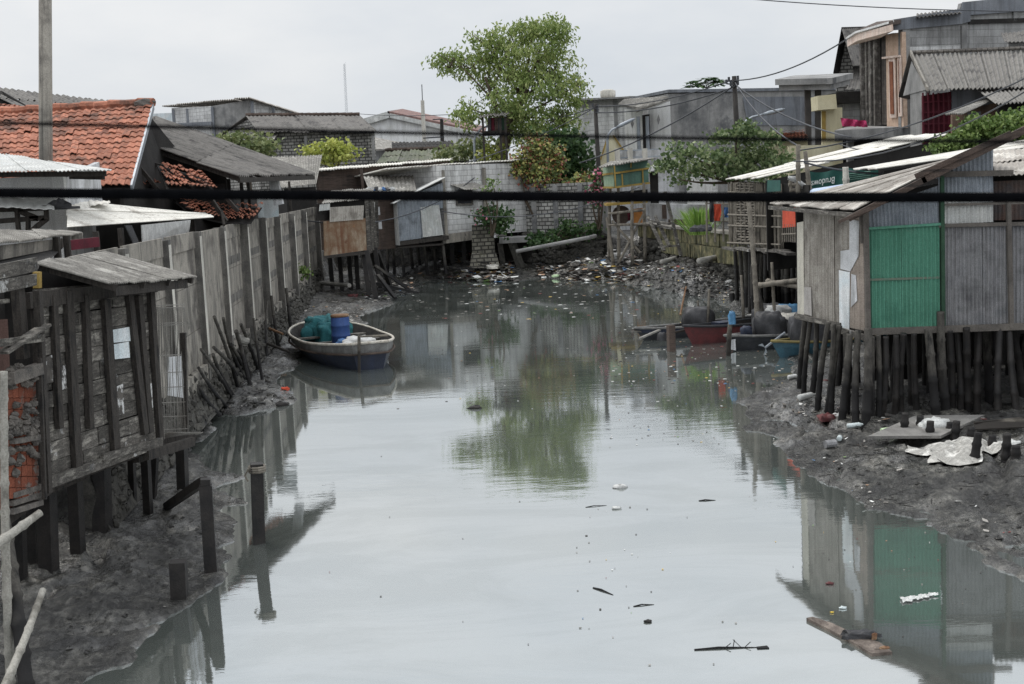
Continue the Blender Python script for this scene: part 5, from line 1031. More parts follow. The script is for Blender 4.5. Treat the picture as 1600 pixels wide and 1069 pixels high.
mb = MB(); p1 = LW(1141, 386), ; z = LA_.z; mb.slab([V((LB_.x, LB_.y, z)), V((LA_.x, LA_.y, z)), V((LA_.x + 4, LA_.y, z)), V((LB_.x + 4, LB_.y, z))], (0, 0, -.1)); mb.build('floor', m_woodd, ls)
k = 0
for (x0, y0, x1, y1) in [(1148, 385, 1152, 470), (1156, 388, 1164, 478), (1164, 388, 1168, 480), (1172, 390, 1172, 486), (1178, 390, 1180, 490), (1190, 396, 1191, 482), (1196, 396, 1198, 484), (1203, 398, 1203, 480), (1209, 396, 1208, 480), (1216, 394, 1216, 478),
                         (1222, 392, 1224, 480), (1230, 390, 1232, 480), (1238, 388, 1240, 478), (1245, 386, 1246, 476), (1185, 394, 1184, 480), (1168, 388, 1160, 470)]:
    f = GT(x1, y1, .4); f.z -= .3; mb = MB(); tp = LW(x0, y0, .0); tp.y = min(tp.y, f.y + 2); mb.bamboo(f, P(x0, y0, (f.y + tp.y) / 2), U(.09, .13), 7, .8, .015); mb.build('stilt', m_pile if k % 3 else m_wet, ls, None, True); k += 1
for (x0, y0, x1, y1) in [(1187, 446, 1246, 438), (1200, 440, 1248, 448)]: mb = MB(); mb.bamboo(P(x0, y0, 39.8), P(x1, y1, 38), .09, 7, .9); mb.build('cross_pole', m_bamb, ls, None, True)
mb = MB(); a, b, c, d = PP((1184, 279, 41.0), (1132, 281, 50), (1400, 216, 55), (1482, 212, 45)); mb.roof(a, b, c, d, 5, 3, .3, .018, .02, .02, wav=.012); rf = mb.build('roof', m_wroof, ls, None, True)
mb = MB(); mb.slab([a + V((.3, .2, -.1)), d + V((0, .2, -.1)), V((d.x, d.y + .2, 2)), V((a.x + .3, a.y + .2, 2))], (0, .1, 0)); mb.build('dark_side', m_gap, ls)
# second pale roof
rr = thing('pale_roof_shed', 'shed with flat pale sheet roof between bamboo lattice shack and green sheet shack', 'shed', P(1450, 330, 36))
mb = MB(); a, b, c, d = PP((1372, 264, 32), (1336, 265, 38), (1680, 208, 40), (1680, 222, 33)); mb.roof(a, b, c, d, 3, 2, .3, .018, .02, .016); mb.build('roof', m_wroof, rr, None, True)
mb = MB(); mb.slab([a + V((.2, .2, -.06)), d + V((0, .2, -.06)), V((d.x, d.y + .2, 2)), V((a.x + .2, a.y + .2, 2))], (0, .1, 0)); mb.build('wall', m_gap, rr)
mb = MB(); mb.beam(P(1462, 250, 33), P(1462, 262, 33), .1, .3); mb.build('roof_block', m_wood, rr)
# banner (upside down lettering)
bn = thing('banner', 'dark green cloth banner with upside down white lettering hung under the pale roof', 'banner', P(1300, 300, 40))
BA, BB = P(1268, 299, 40.4), P(1372, 290, 38.6)
def BW(x, y, o=0): return W(x, y, BA[:2], BB[:2], o)
mb = MB(); nb_ = 40; vs = []
for j in range(9):
    for i in range(nb_ + 1):
        f = i / nb_; w_ = j / 8; x = 1262 + 110 * f; yt = 267 + 3 * math.sin(f * 9) - 3 * f; yb = 299 - 8 * f; vs.append(BW(x, yt + (yb - yt) * w_, .03 * math.sin(f * 22 + w_ * 3)))
mb.add(vs, [(j * (nb_ + 1) + i, j * (nb_ + 1) + i + 1, (j + 1) * (nb_ + 1) + i + 1, (j + 1) * (nb_ + 1) + i) for j in range(8) for i in range(nb_)]); mb.build('cloth', m_bann, bn, None, True)
cu = bpy.data.curves.new('lettering', 'FONT'); cu.body = 'Brudows'; cu.size = 1; cu.extrude = .004; cu.shear = .25
tx = bpy.data.objects.new('lettering', cu); COL.objects.link(tx); cu.materials.append(m_letter)
bpy.context.view_layer.update()
o_ = BW(1307, 276, .07); xd = (BW(1270, 283, .07) - o_); L = xd.length; xd = xd.normalized(); yd = (BW(1306, 291, .07) - o_); hy = yd.length; yd = (yd - xd * yd.dot(xd)).normalized(); zd = xd.cross(yd)
wd = max(tx.dimensions.x, .1); m4 = Matrix((xd * (L / wd), yd * hy, zd)).transposed().to_4x4(); m4.translation = o_ - V(bn.location)
dg = bpy.context.evaluated_depsgraph_get(); me_ = bpy.data.meshes.new_from_object(tx.evaluated_get(dg)); me_.transform(m4); bpy.data.objects.remove(tx)
lo = bpy.data.objects.new('lettering', me_); COL.objects.link(lo); lo.parent = bn
if not me_.materials: me_.materials.append(m_letter)
mb = MB()
for k in range(4): mb.tube([BW(1318 + k * .5, 274 + k * 3, .06), BW(1330, 272 + k * 3, .06), BW(1362, 268 + k * 3, .06)], .018, 4)
mb.build('stripe', m_kiosk, bn)
mb = MB(); mb.slab([LW(1211, 300, .25), LW(1233, 298, .25), LW(1232, 281, .25), LW(1212, 281, .25)], nL * .02); solo(mb, 'green_cloth', m_bann, 'dark green cloth hung left of the upside down banner', 'cloth')
# white sheet on a rack
sk = thing('bamboo_rack', 'small bamboo rack draped with a white and blue sheet before the pale roof', 'rack', P(1250, 300, 39.5))
for (x0, y0, x1, y1) in [(1235, 276, 1236, 300), (1262, 280, 1264, 300), (1232, 289, 1266, 288), (1234, 297, 1266, 296)]: mb = MB(); mb.bamboo(P(x0, y0, 39.2), P(x1, y1, 39.2), .06, 6); mb.build('bar', m_bamb, sk, None, True)
mb = MB(); vs = []
for i in range(14):
    f = i / 13; x = 1231 + f * 38; y = 275 + max(0, f - .3) * 30; w_ = 6 + 5 * math.sin(f * 3); vs += [P(x, y, 39.0 - .1 * math.sin(i)), P(x, y + w_ * .5, 38.8 - .1 * math.cos(i * 2)), P(x - 1, y + w_, 39.0)]
mb.add(vs, [(3 * i + j, 3 * i + 3 + j, 3 * i + 4 + j, 3 * i + 1 + j) for i in range(13) for j in range(2)]); mb.build('draped_sheet', m_cloth, sk, None, True)
mb = MB(); mb.slab(PP((1268, 302, 37), (1330, 292, 35.5), (1330, 286, 36), (1270, 295, 37.5)), (0, .3, -.05)); solo(mb, 'blue_tarp', mat('pale_blue_tarp', S(150, 168, 196), S(176, 188, 206), s=4, streak=0, bump=.4), 'crumpled pale blue tarp along the foot of the upside down banner', 'tarp')
# loose poles
for (a, b, Ya, Yb, r, lb, mm) in [((1247, 300), (1247, 226), 38.9, 38.9, .085, 'upright bamboo pole sticking up behind the white sheet rack', m_bamb), ((1268, 300), (1258, 236), 38.6, 38.6, .08, 'leaning bamboo pole right of the white sheet rack', m_bamb),
                                  ((1323, 290), (1321, 261), 33.5, 33.5, .1, 'short mottled white post standing on the shack roof edge', m_concL)]:
    mb = MB(); e = P(*a, Ya); e.z -= .5; mb.bamboo(e, P(*b, Yb), r, 8, .6); solo(mb, 'pole', mm, lb, 'pole', smooth=True)
for (x0, y0, x1, y1, r, lb) in [(1168, 300, 1186, 556, .085, 'tall crooked bamboo mooring pole, left of the pair by the boats'), (1189, 345, 1181, 470, .075, 'shorter bamboo pole crossing the tall mooring pole'), (1184, 446, 1199, 545, .09, 'dark lower mooring pole leaning right among the boats'), (1224, 380, 1232, 500, .1, 'pale thick mooring pole right of the moored boats')]:
    f = G(x1, y1, -.3); mb = MB(); mb.bamboo(f, P(x0, y0, f.y + .5), r, 8, .5, .01); solo(mb, 'mooring_pole', m_bamb if 'dark' not in lb else m_pile, lb, 'pole', smooth=True)
# ---- mossy retaining wall, right
MA, MBp = P(998, 405, 71), P(1156, 424, 54.0)
def MW(x, y, o=0): return W(x, y, MA[:2], MBp[:2], o)
nM = hnorm(MA, MBp); LM = (V((MBp.x - MA.x, MBp.y - MA.y, 0))); 
rt = thing('stone_quay', 'mossy yellowish stone quay wall of upright slabs over rubble on the right bank', 'wall', (8.2, 62, .5))
for (z0, z1, o) in ((1.95, 2.55, .0), (1.3, 1.9, .12)):
    mb = MB(); f = 0 if z0 > 1.9 else .3
    while f < 1:
        w_ = U(.018, .026); a = V((MA.x, MA.y, 0)) + LM * f + nM * (o + U(-.03, .03)); b = V((MA.x, MA.y, 0)) + LM * min(1, f + w_ * .92) + nM * (o + U(-.03, .03))
        mb.slab([a + V((0, 0, z0 + U(-.08, .03))), b + V((0, 0, z0 + U(-.08, .03))), b + V((0, 0, z1)), a + V((0, 0, z1))], -nM * .3); f += w_
    mb.build('slab_row', m_stoney, rt)
mb = MB(); a, b = V((MA.x, MA.y, 2.55)), V((MBp.x, MBp.y, 2.55)); mb.slab([a + nM * .12, b + nM * .12, b - nM * .5, a - nM * .5], (0, 0, .12)); mb.build('cap', m_conc, rt)
mb = MB()
for k in range(300): f = R(); z = U(.3, 1.15 if f > .3 else 1.8); p = V((MA.x, MA.y, z)) + LM * f + nM * (.02 + (1.9 - z) * .16); s_ = U(.1, .19); mb.lump(p, s_, s_, s_ * .8, .25, 7, 5, flat=-1)
wallbox(mb, V((MA.x, MA.y, 0)) - nM * .06, V((MBp.x, MBp.y, 0)) - nM * .06, -.2, 2.0, .4); mb.build('rubble_base', m_stone, rt)
for (a, b, lb) in [((1034, 410), (1058, 403), 'pale pipe stub at the foot of the mossy quay, nearer the green stall'), ((1092, 408), (1120, 402), 'pale pipe stub at the foot of the mossy quay, nearer the bamboo lattice shack')]:
    mb = MB(); q = MW(b[0], b[1], -.1); mb.tube([q, P(a[0], a[1], q.y - 1.2)], .14, 9); solo(mb, 'drain_pipe', m_pvc, lb, 'pipe', smooth=True)
ld = thing('plank_stair', 'rickety plank frame leaning down from the quay beside the green stall', 'frame', P(1040, 410, 60))
for (x0, y0, x1, y1) in [(1012, 338, 1038, 392), (1024, 338, 1046, 385), (1039, 300, 1064, 400), (1030, 386, 1058, 384), (1016, 345, 1046, 350), (1020, 352, 1050, 357)]:
    mb = MB(); mb.beam(P(x0, y0, 61.5), P(x1, y1, 60.2), .14, .1); mb.build('plank', m_wood, ld)
# ---- things along the quay road
for (x, y, w_, h_, m_, nm, lb) in [(1121, 332, 12, 26, m_orange, 'orange_cloth', 'orange garment hung out beside the bamboo lattice shack'), (1136, 332, 10, 16, m_bcloth, 'blue_cloth', 'blue garment hung out beside the bamboo lattice shack'), (1112, 330, 8, 34, m_tarpk, 'dark_cloth', 'dark garment hung behind the tall grass clump'),
                             (983, 338, 5, 14, m_maroon, 'red_cloth', 'small red cloth hung under the green stall')]:
    mb = MB(); vs = []; Y = 52 if x > 1000 else 68
    for j in range(6):
        for i in range(5): f = i / 4 - .5; vs.append(P(x + f * w_ * (1 - .3 * abs(j / 5 - .3)) + U(-.6, .6), y - h_ / 2 + h_ * j / 5, Y + .12 * math.sin(i * 2 + j)))
    mb.add(vs, [(j * 5 + i, j * 5 + i + 1, j * 5 + i + 6, j * 5 + i + 5) for j in range(5) for i in range(4)]); solo(mb, nm, m_, lb, 'cloth', smooth=True)
ck = thing('clothes_rail', 'thin pole fence with rails carrying clothes at the quay edge', 'rail', P(1120, 370, 52.4))
for x in (1104, 1117, 1130, 1141): mb = MB(); p = P(x, 360, 52.3); mb.tube([(p.x, p.y, 2.4), P(x, 312, 52.3)], .04, 6); mb.build('post', m_bamb, ck)
for y in (318, 345): mb = MB(); mb.tube([P(1102, y, 52.3), P(1143, y + 1, 52.3)], .03, 5); mb.build('rail', m_bamb, ck)
for i, x in enumerate((1087, 1096, 1104)):
    mb = MB(); c = P(x, 366, 54); mb.lump((c.x, c.y, 2.85), .28, .25, .2, .2, 8, 6); solo(mb, 'dark_bag', m_tarpk, 'dark bag lying at the foot of the tall grass clump on the quay', 'bag', 'dark bags on the quay')
# ---- houses behind the right bank
cn = thing('concrete_canopy', 'large flat concrete porch canopy with moulded edge on square columns', 'canopy', P(1270, 220, 74))
mb = MB(); q = PP((1211, 124, 72), (1300, 122, 70), (1333, 114, 76), (1240, 118, 78)); mb.slab(q, (0, 0, -.32)); mb.slab([p + (p - (q[0] + q[2]) / 2).normalized() * -.3 + V((0, 0, -.325)) for p in q], (0, 0, -.3)); mb.build('slab', m_plas, cn)
for x in (1259, 1275): mb = MB(); p = P(x + 3, 215, 72.2); mb.beam(V((p.x, p.y, 1.9)), P(x + 3, 135, 72.2), .3, .3); mb.build('column', mat('dark_stained_column', S(86, 83, 80), S(70, 68, 66), s=1, streak=.4), cn)
gh = thing('dark_gable_house', 'tall narrow house with steep dark sheet gable and small brick infill', 'house', P(1330, 220, 84))
mb = MB(); a, b, c = P(1307, 118, 81), P(1318, 52, 81), P(1334, 112, 81); mb.slab([V((a.x, 81, 1.9)), V((c.x, 81, 1.9)), c, b, a], (0, .2, 0)); mb.build('front_wall', m_blks, gh)
mb = MB(); mb.roof(P(1333, 102, 78), P(1396, 100, 85), P(1378, 43, 87), P(1316, 45, 80), 4, 1, .4, .07, .02, .03); mb.build('roof', m_asb, gh, None, True)
mb = MB(); mb.slab([P(1302, 116, 80), P(1315, 45, 80), P(1378, 43, 87), P(1302, 116, 80) + P(1378, 43, 87) - P(1315, 45, 80)], (0, .02, .1)); mb.build('roof_slope', m_gap, gh)
mb = MB(); mb.roof(P(1322, 140, 78), P(1352, 140, 78), P(1350, 106, 81), P(1336, 107, 81), 3, 1, .25, .03, .02, .02); mb.build('lower_roof', m_asb, gh, None, True)
yb = thing('yellow_house', 'small cream yellow house with projecting parapet box below the concrete canopy', 'house', P(1300, 225, 68))
mb = MB(); bwall(mb, 1284, 1316, 67, 67, 168, 168); mb.build('front_wall', m_cream, yb)
mb = MB(); mb.slab(PP((1278, 172, 66.4), (1308, 170, 66.4), (1306, 147, 66.4), (1277, 150, 66.4)), (0, 1.4, 0)); mb.build('parapet_box', m_cream, yb)
mb = MB(); mb.slab(PP((1316, 197, 68), (1352, 197, 68), (1352, 160, 68), (1316, 161, 68)), (0, 2, 0)); mb.build('block_wall', m_blkg, yb)
mb = MB(); mb.slab(PP((1306, 162, 67.5), (1354, 160, 67.5), (1352, 142, 67.5), (1307, 144, 67.5)), (0, 3, 0)); mb.build('dark_beam', m_gap, yb)  # dark beam across the top of the block wall
mb = MB(); mb.slab(PP((1284, 218, 66.9), (1290, 218, 66.9), (1290, 174, 66.9), (1284, 174, 66.9)), (0, -.05, 0)); mb.build('yellow_pilaster', m_yel, yb)
bs = thing('balcony_slab', 'heavy weathered concrete balcony slab under the modern house front', 'balcony', P(1360, 260, 64))
mb = MB(); q = PP((1304, 204, 62), (1396, 199, 61), (1442, 197, 66), (1330, 196, 68)); mb.slab(q, (0, 0, -.5)); mb.build('slab', m_plas, bs)
for x in (1328, 1400): mb = MB(); p = P(x, 240, 64.5); mb.beam(V((p.x, p.y, 1.9)), P(x, 212, 64.5), .3, .3); mb.build('column', m_plas, bs)
mb = MB(); bwall(mb, 1290, 1460, 67.5, 67.5, 215, 212); mb.build('dark_back', m_gap, bs)
mb = MB(); bwall(mb, 1232, 1302, 66, 66, 228, 226); mb.build('yellow_ground_wall', m_cream, bs)
mb = MB(); vs = []
for j in range(5):
    for i in range(13): f = i / 12; vs.append(P(1316 + 40 * f - 3 * (1 - j / 4), 184 + 13 * j / 4 + f * 2 + U(-.8, .8) + 3 * f * (1 - j / 4), 62.3 + .2 * math.sin(i * 1.3 + j)))
mb.add(vs, [(j * 13 + i, j * 13 + i + 1, j * 13 + i + 14, j * 13 + i + 13) for j in range(4) for i in range(12)]); solo(mb, 'pink_cloth', m_pink, 'bright pink cloth drying over the concrete balcony edge', 'cloth', smooth=True)
mo = thing('modern_house', 'tall unfinished modern house with peach tiled front, mottled columns and grey block side wall', 'house', P(1400, 200, 66))
FA, FB = P(1352, 195, 67.5), P(1410, 195, 62.5)
def HF(x, y, o=0): return W(x, y, FA[:2], FB[:2], o)
nF = hnorm(FA, FB)
mb = MB(); mb.slab([HF(1386, 200), HF(1412, 200), HF(1409, 50), HF(1384, 55)], -nF * .2); mb.build('peach_wall', m_beige, mo)
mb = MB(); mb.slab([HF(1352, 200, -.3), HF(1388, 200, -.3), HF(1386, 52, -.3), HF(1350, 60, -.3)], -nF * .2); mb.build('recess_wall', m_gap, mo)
mb = MB()
for y in np.arange(58, 196, 4.2): mb.beam(HF(1376, y, -.1), HF(1389, y - .2, -.1), .1, .18)
mb.build('slat_screen', m_slat, mo)
for (x, w_) in ((1353, .34), (1361, .25), (1367, .42), (1374, .25)): mb = MB(); p = HF(x, 196, .1); q = HF(x - 1, 58, .1); mb.beam(V((p.x, p.y, p.z)), V((p.x, p.y, q.z)), w_, .3, (1, 0, 0)); mb.build('column', m_col, mo)
for (x0, x1, y0, y1) in ((1391, 1401, 90, 184), (1405, 1410, 88, 182)):
    mb = MB(); mb.slab([HF(x0 + 2, y1, .05), HF(x1 + 2, y1, .05), HF(x1, y0, .05), HF(x0, y0, .05)], nF * .05); w_ = mb.build('window_surround', m_fascia, mo)
    mb = MB(); mb.slab([HF(x0 + 4.5, y1 - 6, .12), HF(x1 - .3, y1 - 6, .12), HF(x1 - 2.3, y0 + 6, .12), HF(x0 + 2.5, y0 + 6, .12)], nF * .03); mb.build('window_panel', m_wdoor, w_)
mb = MB(); mb.slab([HF(1384, 92, .06), HF(1410, 89, .06), HF(1410, 86, .06), HF(1384, 89, .06)], nF * .15); mb.build('window_head', m_fascia, mo)
fa, fb = P(1339, 64, 67), P(1396, 48, 60.5)
mb = MB(); mb.slab([fa, fb, P(1395, 38, 60.5), P(1339, 53, 67)], (.3, 3, 0)); mb.build('fascia', m_fascia, mo)
mb = MB(); mb.slab([fa + V((-.1, -.1, .38)), fb + V((0, -.1, .38)), fb + V((0, -.1, .48)), fa + V((-.1, -.1, .48))], (.3, 3, 0)); mb.build('fascia_line', m_white, mo)
mb = MB(); mb.slab([P(1342, 46, 67), P(1395, 32, 60.5), P(1440, 26, 68), P(1370, 34, 72)], (0, 0, -.2)); mb.build('roof_edge', m_woodb, mo)
qa, qb = P(1408, 195, 62.6), P(1760, 190, 66)
def HS(x, y, o=0): return W(x, y, qa[:2], qb[:2], o)
nq = hnorm(qa, qb)
mb = MB(); mb.slab([HS(1408, 215), HS(1760, 215), HS(1760, -20), HS(1502, 5), HS(1500, 14), HS(1408, 29)], -nq * .25); mb.build('side_wall', m_blkg, mo)
mb = MB(); mb.slab([HS(1393, 48, .05), HS(1500, 38, .05), HS(1514, 34, .05), HS(1514, 24, .05), HS(1760, 6, .05), HS(1760, -22, .05), HS(1502, 4, .05), HS(1501, 14, .05), HS(1394, 31, .05)], nq * .08); mb.build('parapet_band', m_plasb, mo)
for (x0, x1, y0, y1) in ((1409, 1420, 46, 215), (1501, 1509, 40, 85), (1582, 1588, 12, 34)): mb = MB(); mb.slab([HS(x0, y1, .04), HS(x1, y1, .04), HS(x1, y0, .04), HS(x0, y0, .04)], nq * .05); mb.build('concrete_column', m_plas, mo)
mb = MB(); mb.slab([HS(1512, 38, .04), HS(1760, 30, .04), HS(1760, 24, .04), HS(1514, 31, .04)], nq * .05); mb.build('dark_band', m_gap, mo)  # dark strip along the side wall below the parapet
mb = MB(); mb.roof(P(1432, 27, 62.4), P(1502, 20, 62.6), P(1502, 15, 66), P(1432, 22, 66), 3, 1, .2, .04, .02, .03); mb.build('roof_sheet', m_asb, mo, None, True)
mb = MB(); mb.slab([HS(1420, 82, .02), HS(1500, 79, .02), HS(1500, 70, .02), HS(1420, 73, .02)], nq * .02); mb.build('whiter_course', m_blkw, mo)
rh = thing('ribbed_roof_house', 'house with broad grey corrugated gable roof and maroon gate in front of the modern house', 'house', P(1500, 230, 55))
ea, eb, ec, ed = P(1449, 141, 54), P(1680, 133, 54), P(1680, 76, 58), P(1422, 86, 58)
mb = MB(); mb.roof(ea, eb, ec, ed, 7, 1, .22, .05, .012, .025); mb.build('roof', m_rib, rh, None, True)
mb = MB(); mb.slab([ed + V((-.05, -.1, .0)), ea + V((-.1, -.2, -.05)), ea + V((-.1, -.2, .12)), ed + V((-.05, -.1, .2))], (.12, .1, 0)); mb.build('barge_board', m_conc, rh)
mb = MB(); f2 = P(1404, 152, 60); mb.slab([ed + V((.0, .1, .1)), f2, f2 + V((1.5, 3, 0)), ed + V((2, 3, .1))], (0, 0, .1)); mb.build('far_slope', m_asb, rh, None, True)
mb = MB(); mb.slab([P(1411, 150, 58.5), P(1448, 140, 55), P(1424, 96, 57.6)], (.2, .3, 0)); mb.build('gable', m_plas, rh)
mb = MB(); bwall(mb, 1422, 1446, 57.5, 55.3, 138, 138); mb.build('grey_wall', m_plas, rh)
mb = MB(); p, q = P(1443, 210, 55), P(1488, 210, 55.2); mb.slab([V((p.x, p.y, 2)), V((q.x, q.y, 2)), P(1486, 143, 55.2), P(1441, 150, 55)], (0, .1, 0)); mb.build('maroon_gate', m_maroon, rh)
beams('gate_bar', m_maroon, rh, [(P(x, 145, 54.9), P(x + 1, 212, 54.9), .06, .06) for x in (1442, 1450, 1458, 1466, 1474, 1482)] + [(P(1441, y, 54.9), P(1487, y - 2, 54.9), .05, .05) for y in (160, 176, 194)])
mb = MB(); bwall(mb, 1487, 1700, 55.2, 55.2, 134, 128); mb.build('right_wall', m_plasb, rh)
mb = MB(); mb.roof(P(1476, 179, 50), P(1504, 178, 49.5), P(1552, 156, 53), P(1540, 155, 55), 3, 1, .2, .03, .01, .02); mb.build('low_roof', m_asbl, rh, None, True)
mb = MB(); mb.roof(P(1556, 162, 50), P(1700, 156, 50), P(1700, 132, 55), P(1528, 141, 55), 4, 1, .2, .04, .01, .02); mb.build('lean_to_roof', m_rib, rh, None, True)
mb = MB(); bwall(mb, 1488, 1560, 52.5, 52.5, 176, 160); mb.build('brown_wall', mat('brown_render', S(128, 104, 88), S(108, 90, 78), s=2), rh)
mb = MB(); mb.slab(PP((1512, 184, 52.3), (1532, 183, 52.3), (1533, 174, 52.3), (1512, 176, 52.3)), (0, .05, 0)); mb.build('window', m_glass, rh)
mb = MB(); bwall(mb, 1560, 1700, 51.5, 51.5, 160, 158); mb.build('dark_wall', m_gap, rh)
mb = MB()
for i in range(30): a = ed.lerp(ec, i / 30) + V((0, 0, .1)); b = ed.lerp(ec, (i + .9) / 30) + V((0, 0, .1)); mb.tube([a, b], .1, 6)
mb.build('ridge_tile', m_mortar, rh)
wr = thing('white_block_hut', 'white block hut with dark sheet roof at the right frame edge, upper right', 'hut', P(1590, 90, 60))
mb = MB(); bwall(mb, 1576, 1700, 60, 60, 64, 60, 7); mb.build('wall', m_blkw, wr)
mb = MB(); mb.roof(P(1570, 66, 59), P(1700, 60, 59), P(1700, 42, 62), P(1564, 52, 62), 3, 1, .2, .03, .02, .02); mb.build('roof', m_asb, wr, None, True)
oh = thing('orange_roof_house', 'low house with small orange tile roof behind the broad leaved tree', 'house', P(1230, 230, 72))
mb = MB(); a, b, c, d = PP((1200, 219, 71), (1262, 217, 71), (1258, 204, 74), (1205, 207, 74)); mb.tiles(a, b, c, d, 10, 6, .05, .05); mb.under(a, b, c, d); mb.build('tile_roof', [m_tile, m_gap], oh)
mb = MB(); bwall(mb, 1200, 1262, 71.6, 71.6, 219, 217); mb.build('wall', m_cream, oh)
# ================================================================== BOATS
def hull(root, a, b, beam, h, m_low, m_band=None, m_rim_=None, prof=None, sheer=.25, floor=.22, keel=-.15, split=.62):
    a, b = V(a), V(b); ax = (b - a).normalized(); sd = V((ax.y, -ax.x, 0)); L = (b - a).length; n = 18
    prof = prof or (lambda t: (1 - (abs(t - .5) * 2) ** 2.6)); rows = []
    gz_ = lambda t: h * (1 + sheer * (2 * t - 1) ** 2)
    def pt(t, s, f, zz, rk=0): return a + ax * (L * (rk + t * (1 - 1.2 * rk))) + sd * (s * beam / 2 * prof(t) * f) + V((0, 0, zz))
    low, band, inn = MB(), MB(), MB(); secs = []
    for i in range(n + 1):
        t = i / n; g = gz_(t); k = keel * (1 - .5 * (2 * t - 1) ** 2)
        secs.append((t, g, k))
    def strip(mb, fa, fb):
        for s in (-1, 1):
            va = [fa(s, *q) for q in secs]; vb = [fb(s, *q) for q in secs]; m_ = len(va)
            mb.add(va + vb, [(i, i + 1, m_ + i + 1, m_ + i) if s > 0 else (i + 1, i, m_ + i, m_ + i + 1) for i in range(m_ - 1)])
    strip(low, lambda s, t, g, k: pt(t, s, 0, k, .09), lambda s, t, g, k: pt(t, s, .72, k * .4, .07))
    strip(low, lambda s, t, g, k: pt(t, s, .72, k * .4, .07), lambda s, t, g, k: pt(t, s, .95, g * split, .025))
    strip(band, lambda s, t, g, k: pt(t, s, .965, g * split, .022), lambda s, t, g, k: pt(t, s, 1.0, g))
    strip(inn, lambda s, t, g, k: pt(t, s, .93, g, .012), lambda s, t, g, k: pt(t, s, .74, floor, .085)); strip(inn, lambda s, t, g, k: pt(t, s, .74, floor, .085), lambda s, t, g, k: pt(t, s, 0, floor - .02, .1))
    for t in (0, 1):                                   # end boards
        if prof(t) > .05:
            q = secs[0 if t == 0 else -1]; e = ax * (.004 if t else -.004)
            low.add([pt(t, -.95, 1, q[1] * split, .025) + e, pt(t, -.72, 1, q[2] * .4, .07) + e, pt(t, 0, 1, q[2], .09) + e, pt(t, .72, 1, q[2] * .4, .07) + e, pt(t, .95, 1, q[1] * split, .025) + e], [(0, 1, 2, 3, 4)])
            band.add([pt(t, -1, 1, q[1]) + e, pt(t, -.965, 1, q[1] * split, .022) + e, pt(t, .965, 1, q[1] * split, .022) + e, pt(t, 1, 1, q[1]) + e], [(0, 1, 2, 3)])
    low.build('hull', m_low, root, None, True); band.build('hull_band', m_band or m_low, root, None, True); inn.build('inside', m_woodd, root)
    rim = MB(); w_ = .042
    for s in (-1, 1):
        P_ = [pt(t, s, 1, g) for t, g, k in secs]; rim.tube(P_, w_, 6)
    if prof(1) > .05: rim.tube([pt(1, -1, 1, gz_(1)), pt(1, 1, 1, gz_(1))], w_, 6)
    if prof(0) > .05: rim.tube([pt(0, -1, 1, gz_(0)), pt(0, 1, 1, gz_(0))], w_, 6)
    rim.build('gunwale', m_rim_ or m_rim, root, None, True)
    return pt, gz_
def tarp(mb, c, rx, ry, rz, n=26, k=12, fold=.12, seed=0):
    c = V(c); vs = []; ph = [U(0, 6) for _ in range(5)]
    for i in range(k + 1):
        th = math.pi * .52 * i / k
        for j in range(n):
            f = 2 * math.pi * j / n; q = 1 + fold * (math.sin(5 * f + ph[0]) * math.sin(th) + .7 * math.sin(9 * f + ph[1] + th * 3) * math.sin(th) + .5 * math.sin(3 * f - 6 * th + ph[2])) + U(-.03, .03)
            sq = (abs(math.cos(f)) ** 4 + abs(math.sin(f)) ** 4) ** -.25
            vs.append(c + V((math.sin(th) ** .6 * math.cos(f) * rx * q * sq, math.sin(th) ** .6 * math.sin(f) * ry * q * sq, max(math.cos(th), 0) ** .55 * rz * (q if i else 1))))
    return mb.add(vs, [(i * n + j, (i + 1) * n + j, (i + 1) * n + (j + 1) % n, i * n + (j + 1) % n) for i in range(k) for j in range(n)])
# big moored boat, left
a, b = V((-6.75, 43.9, 0)), V((-4.1, 36.7, 0))
bt = thing('wooden_boat', 'broad navy and grey wooden boat moored at the concrete wall with teal netting aboard', 'boat', (-5.4, 40.2, 0))
pf = lambda t: (1 - (1 - min(t / .42, 1)) ** 2.4) ** .6 * (1 - .62 * max(0, (t - .55) / .45) ** 2.0)
pt, gf = hull(bt, a, b, 2.75, .62, m_navy, m_hullg, m_rim, lambda t: max(.03, pf(t)), .28)
mb = MB(); mb.tube([pt(t, 1, 1.01, gf(t) * .6) for t in np.linspace(.12, 1, 14)], .035, 6); mb.tube([pt(t, -1, 1.01, gf(t) * .6) for t in np.linspace(.12, 1, 14)], .035, 6); mb.tube([pt(1, -1, 1.0, gf(1) * .6) + V((.02, -.03, 0)), pt(1, 1, 1.0, gf(1) * .6) + V((.02, -.03, 0))], .035, 6); mb.build('rubbing_strake', m_woodb, bt, None, True)
for t in (.3, .52, .78): mb = MB(); mb.slab([pt(t, -1, .9, .45), pt(t, 1, .9, .45), pt(t + .035, 1, .9, .45), pt(t + .035, -1, .9, .45)], (0, 0, .05)); mb.build('thwart', m_wood, bt)
mb = MB(); mb.slab([pt(.8, -1, .93, gf(.8) - .06), pt(.8, 1, .93, gf(.8) - .06), pt(.99, 1, .93, gf(.98) - .06), pt(.99, -1, .93, gf(.98) - .06)], (0, 0, .03)); mb.build('fore_deck', m_rim, bt)
mb = MB(); q = P(560, 562, 36.3); mb.tube([V((q.x, 36.2, -.2)), P(561, 526, 36.4), P(561.5, 525, 36.4)], .045, 6); mb.tube([P(561, 526, 36.4), P(606, 524, 37.2)], .035, 6); mb.build('mooring_rail', m_bamb, bt)
bc = pt(.5, -.05, 1, .25); t_ = thing('barrel', 'blue plastic barrel with rusty lid standing in the big moored boat', 'barrel', bc)
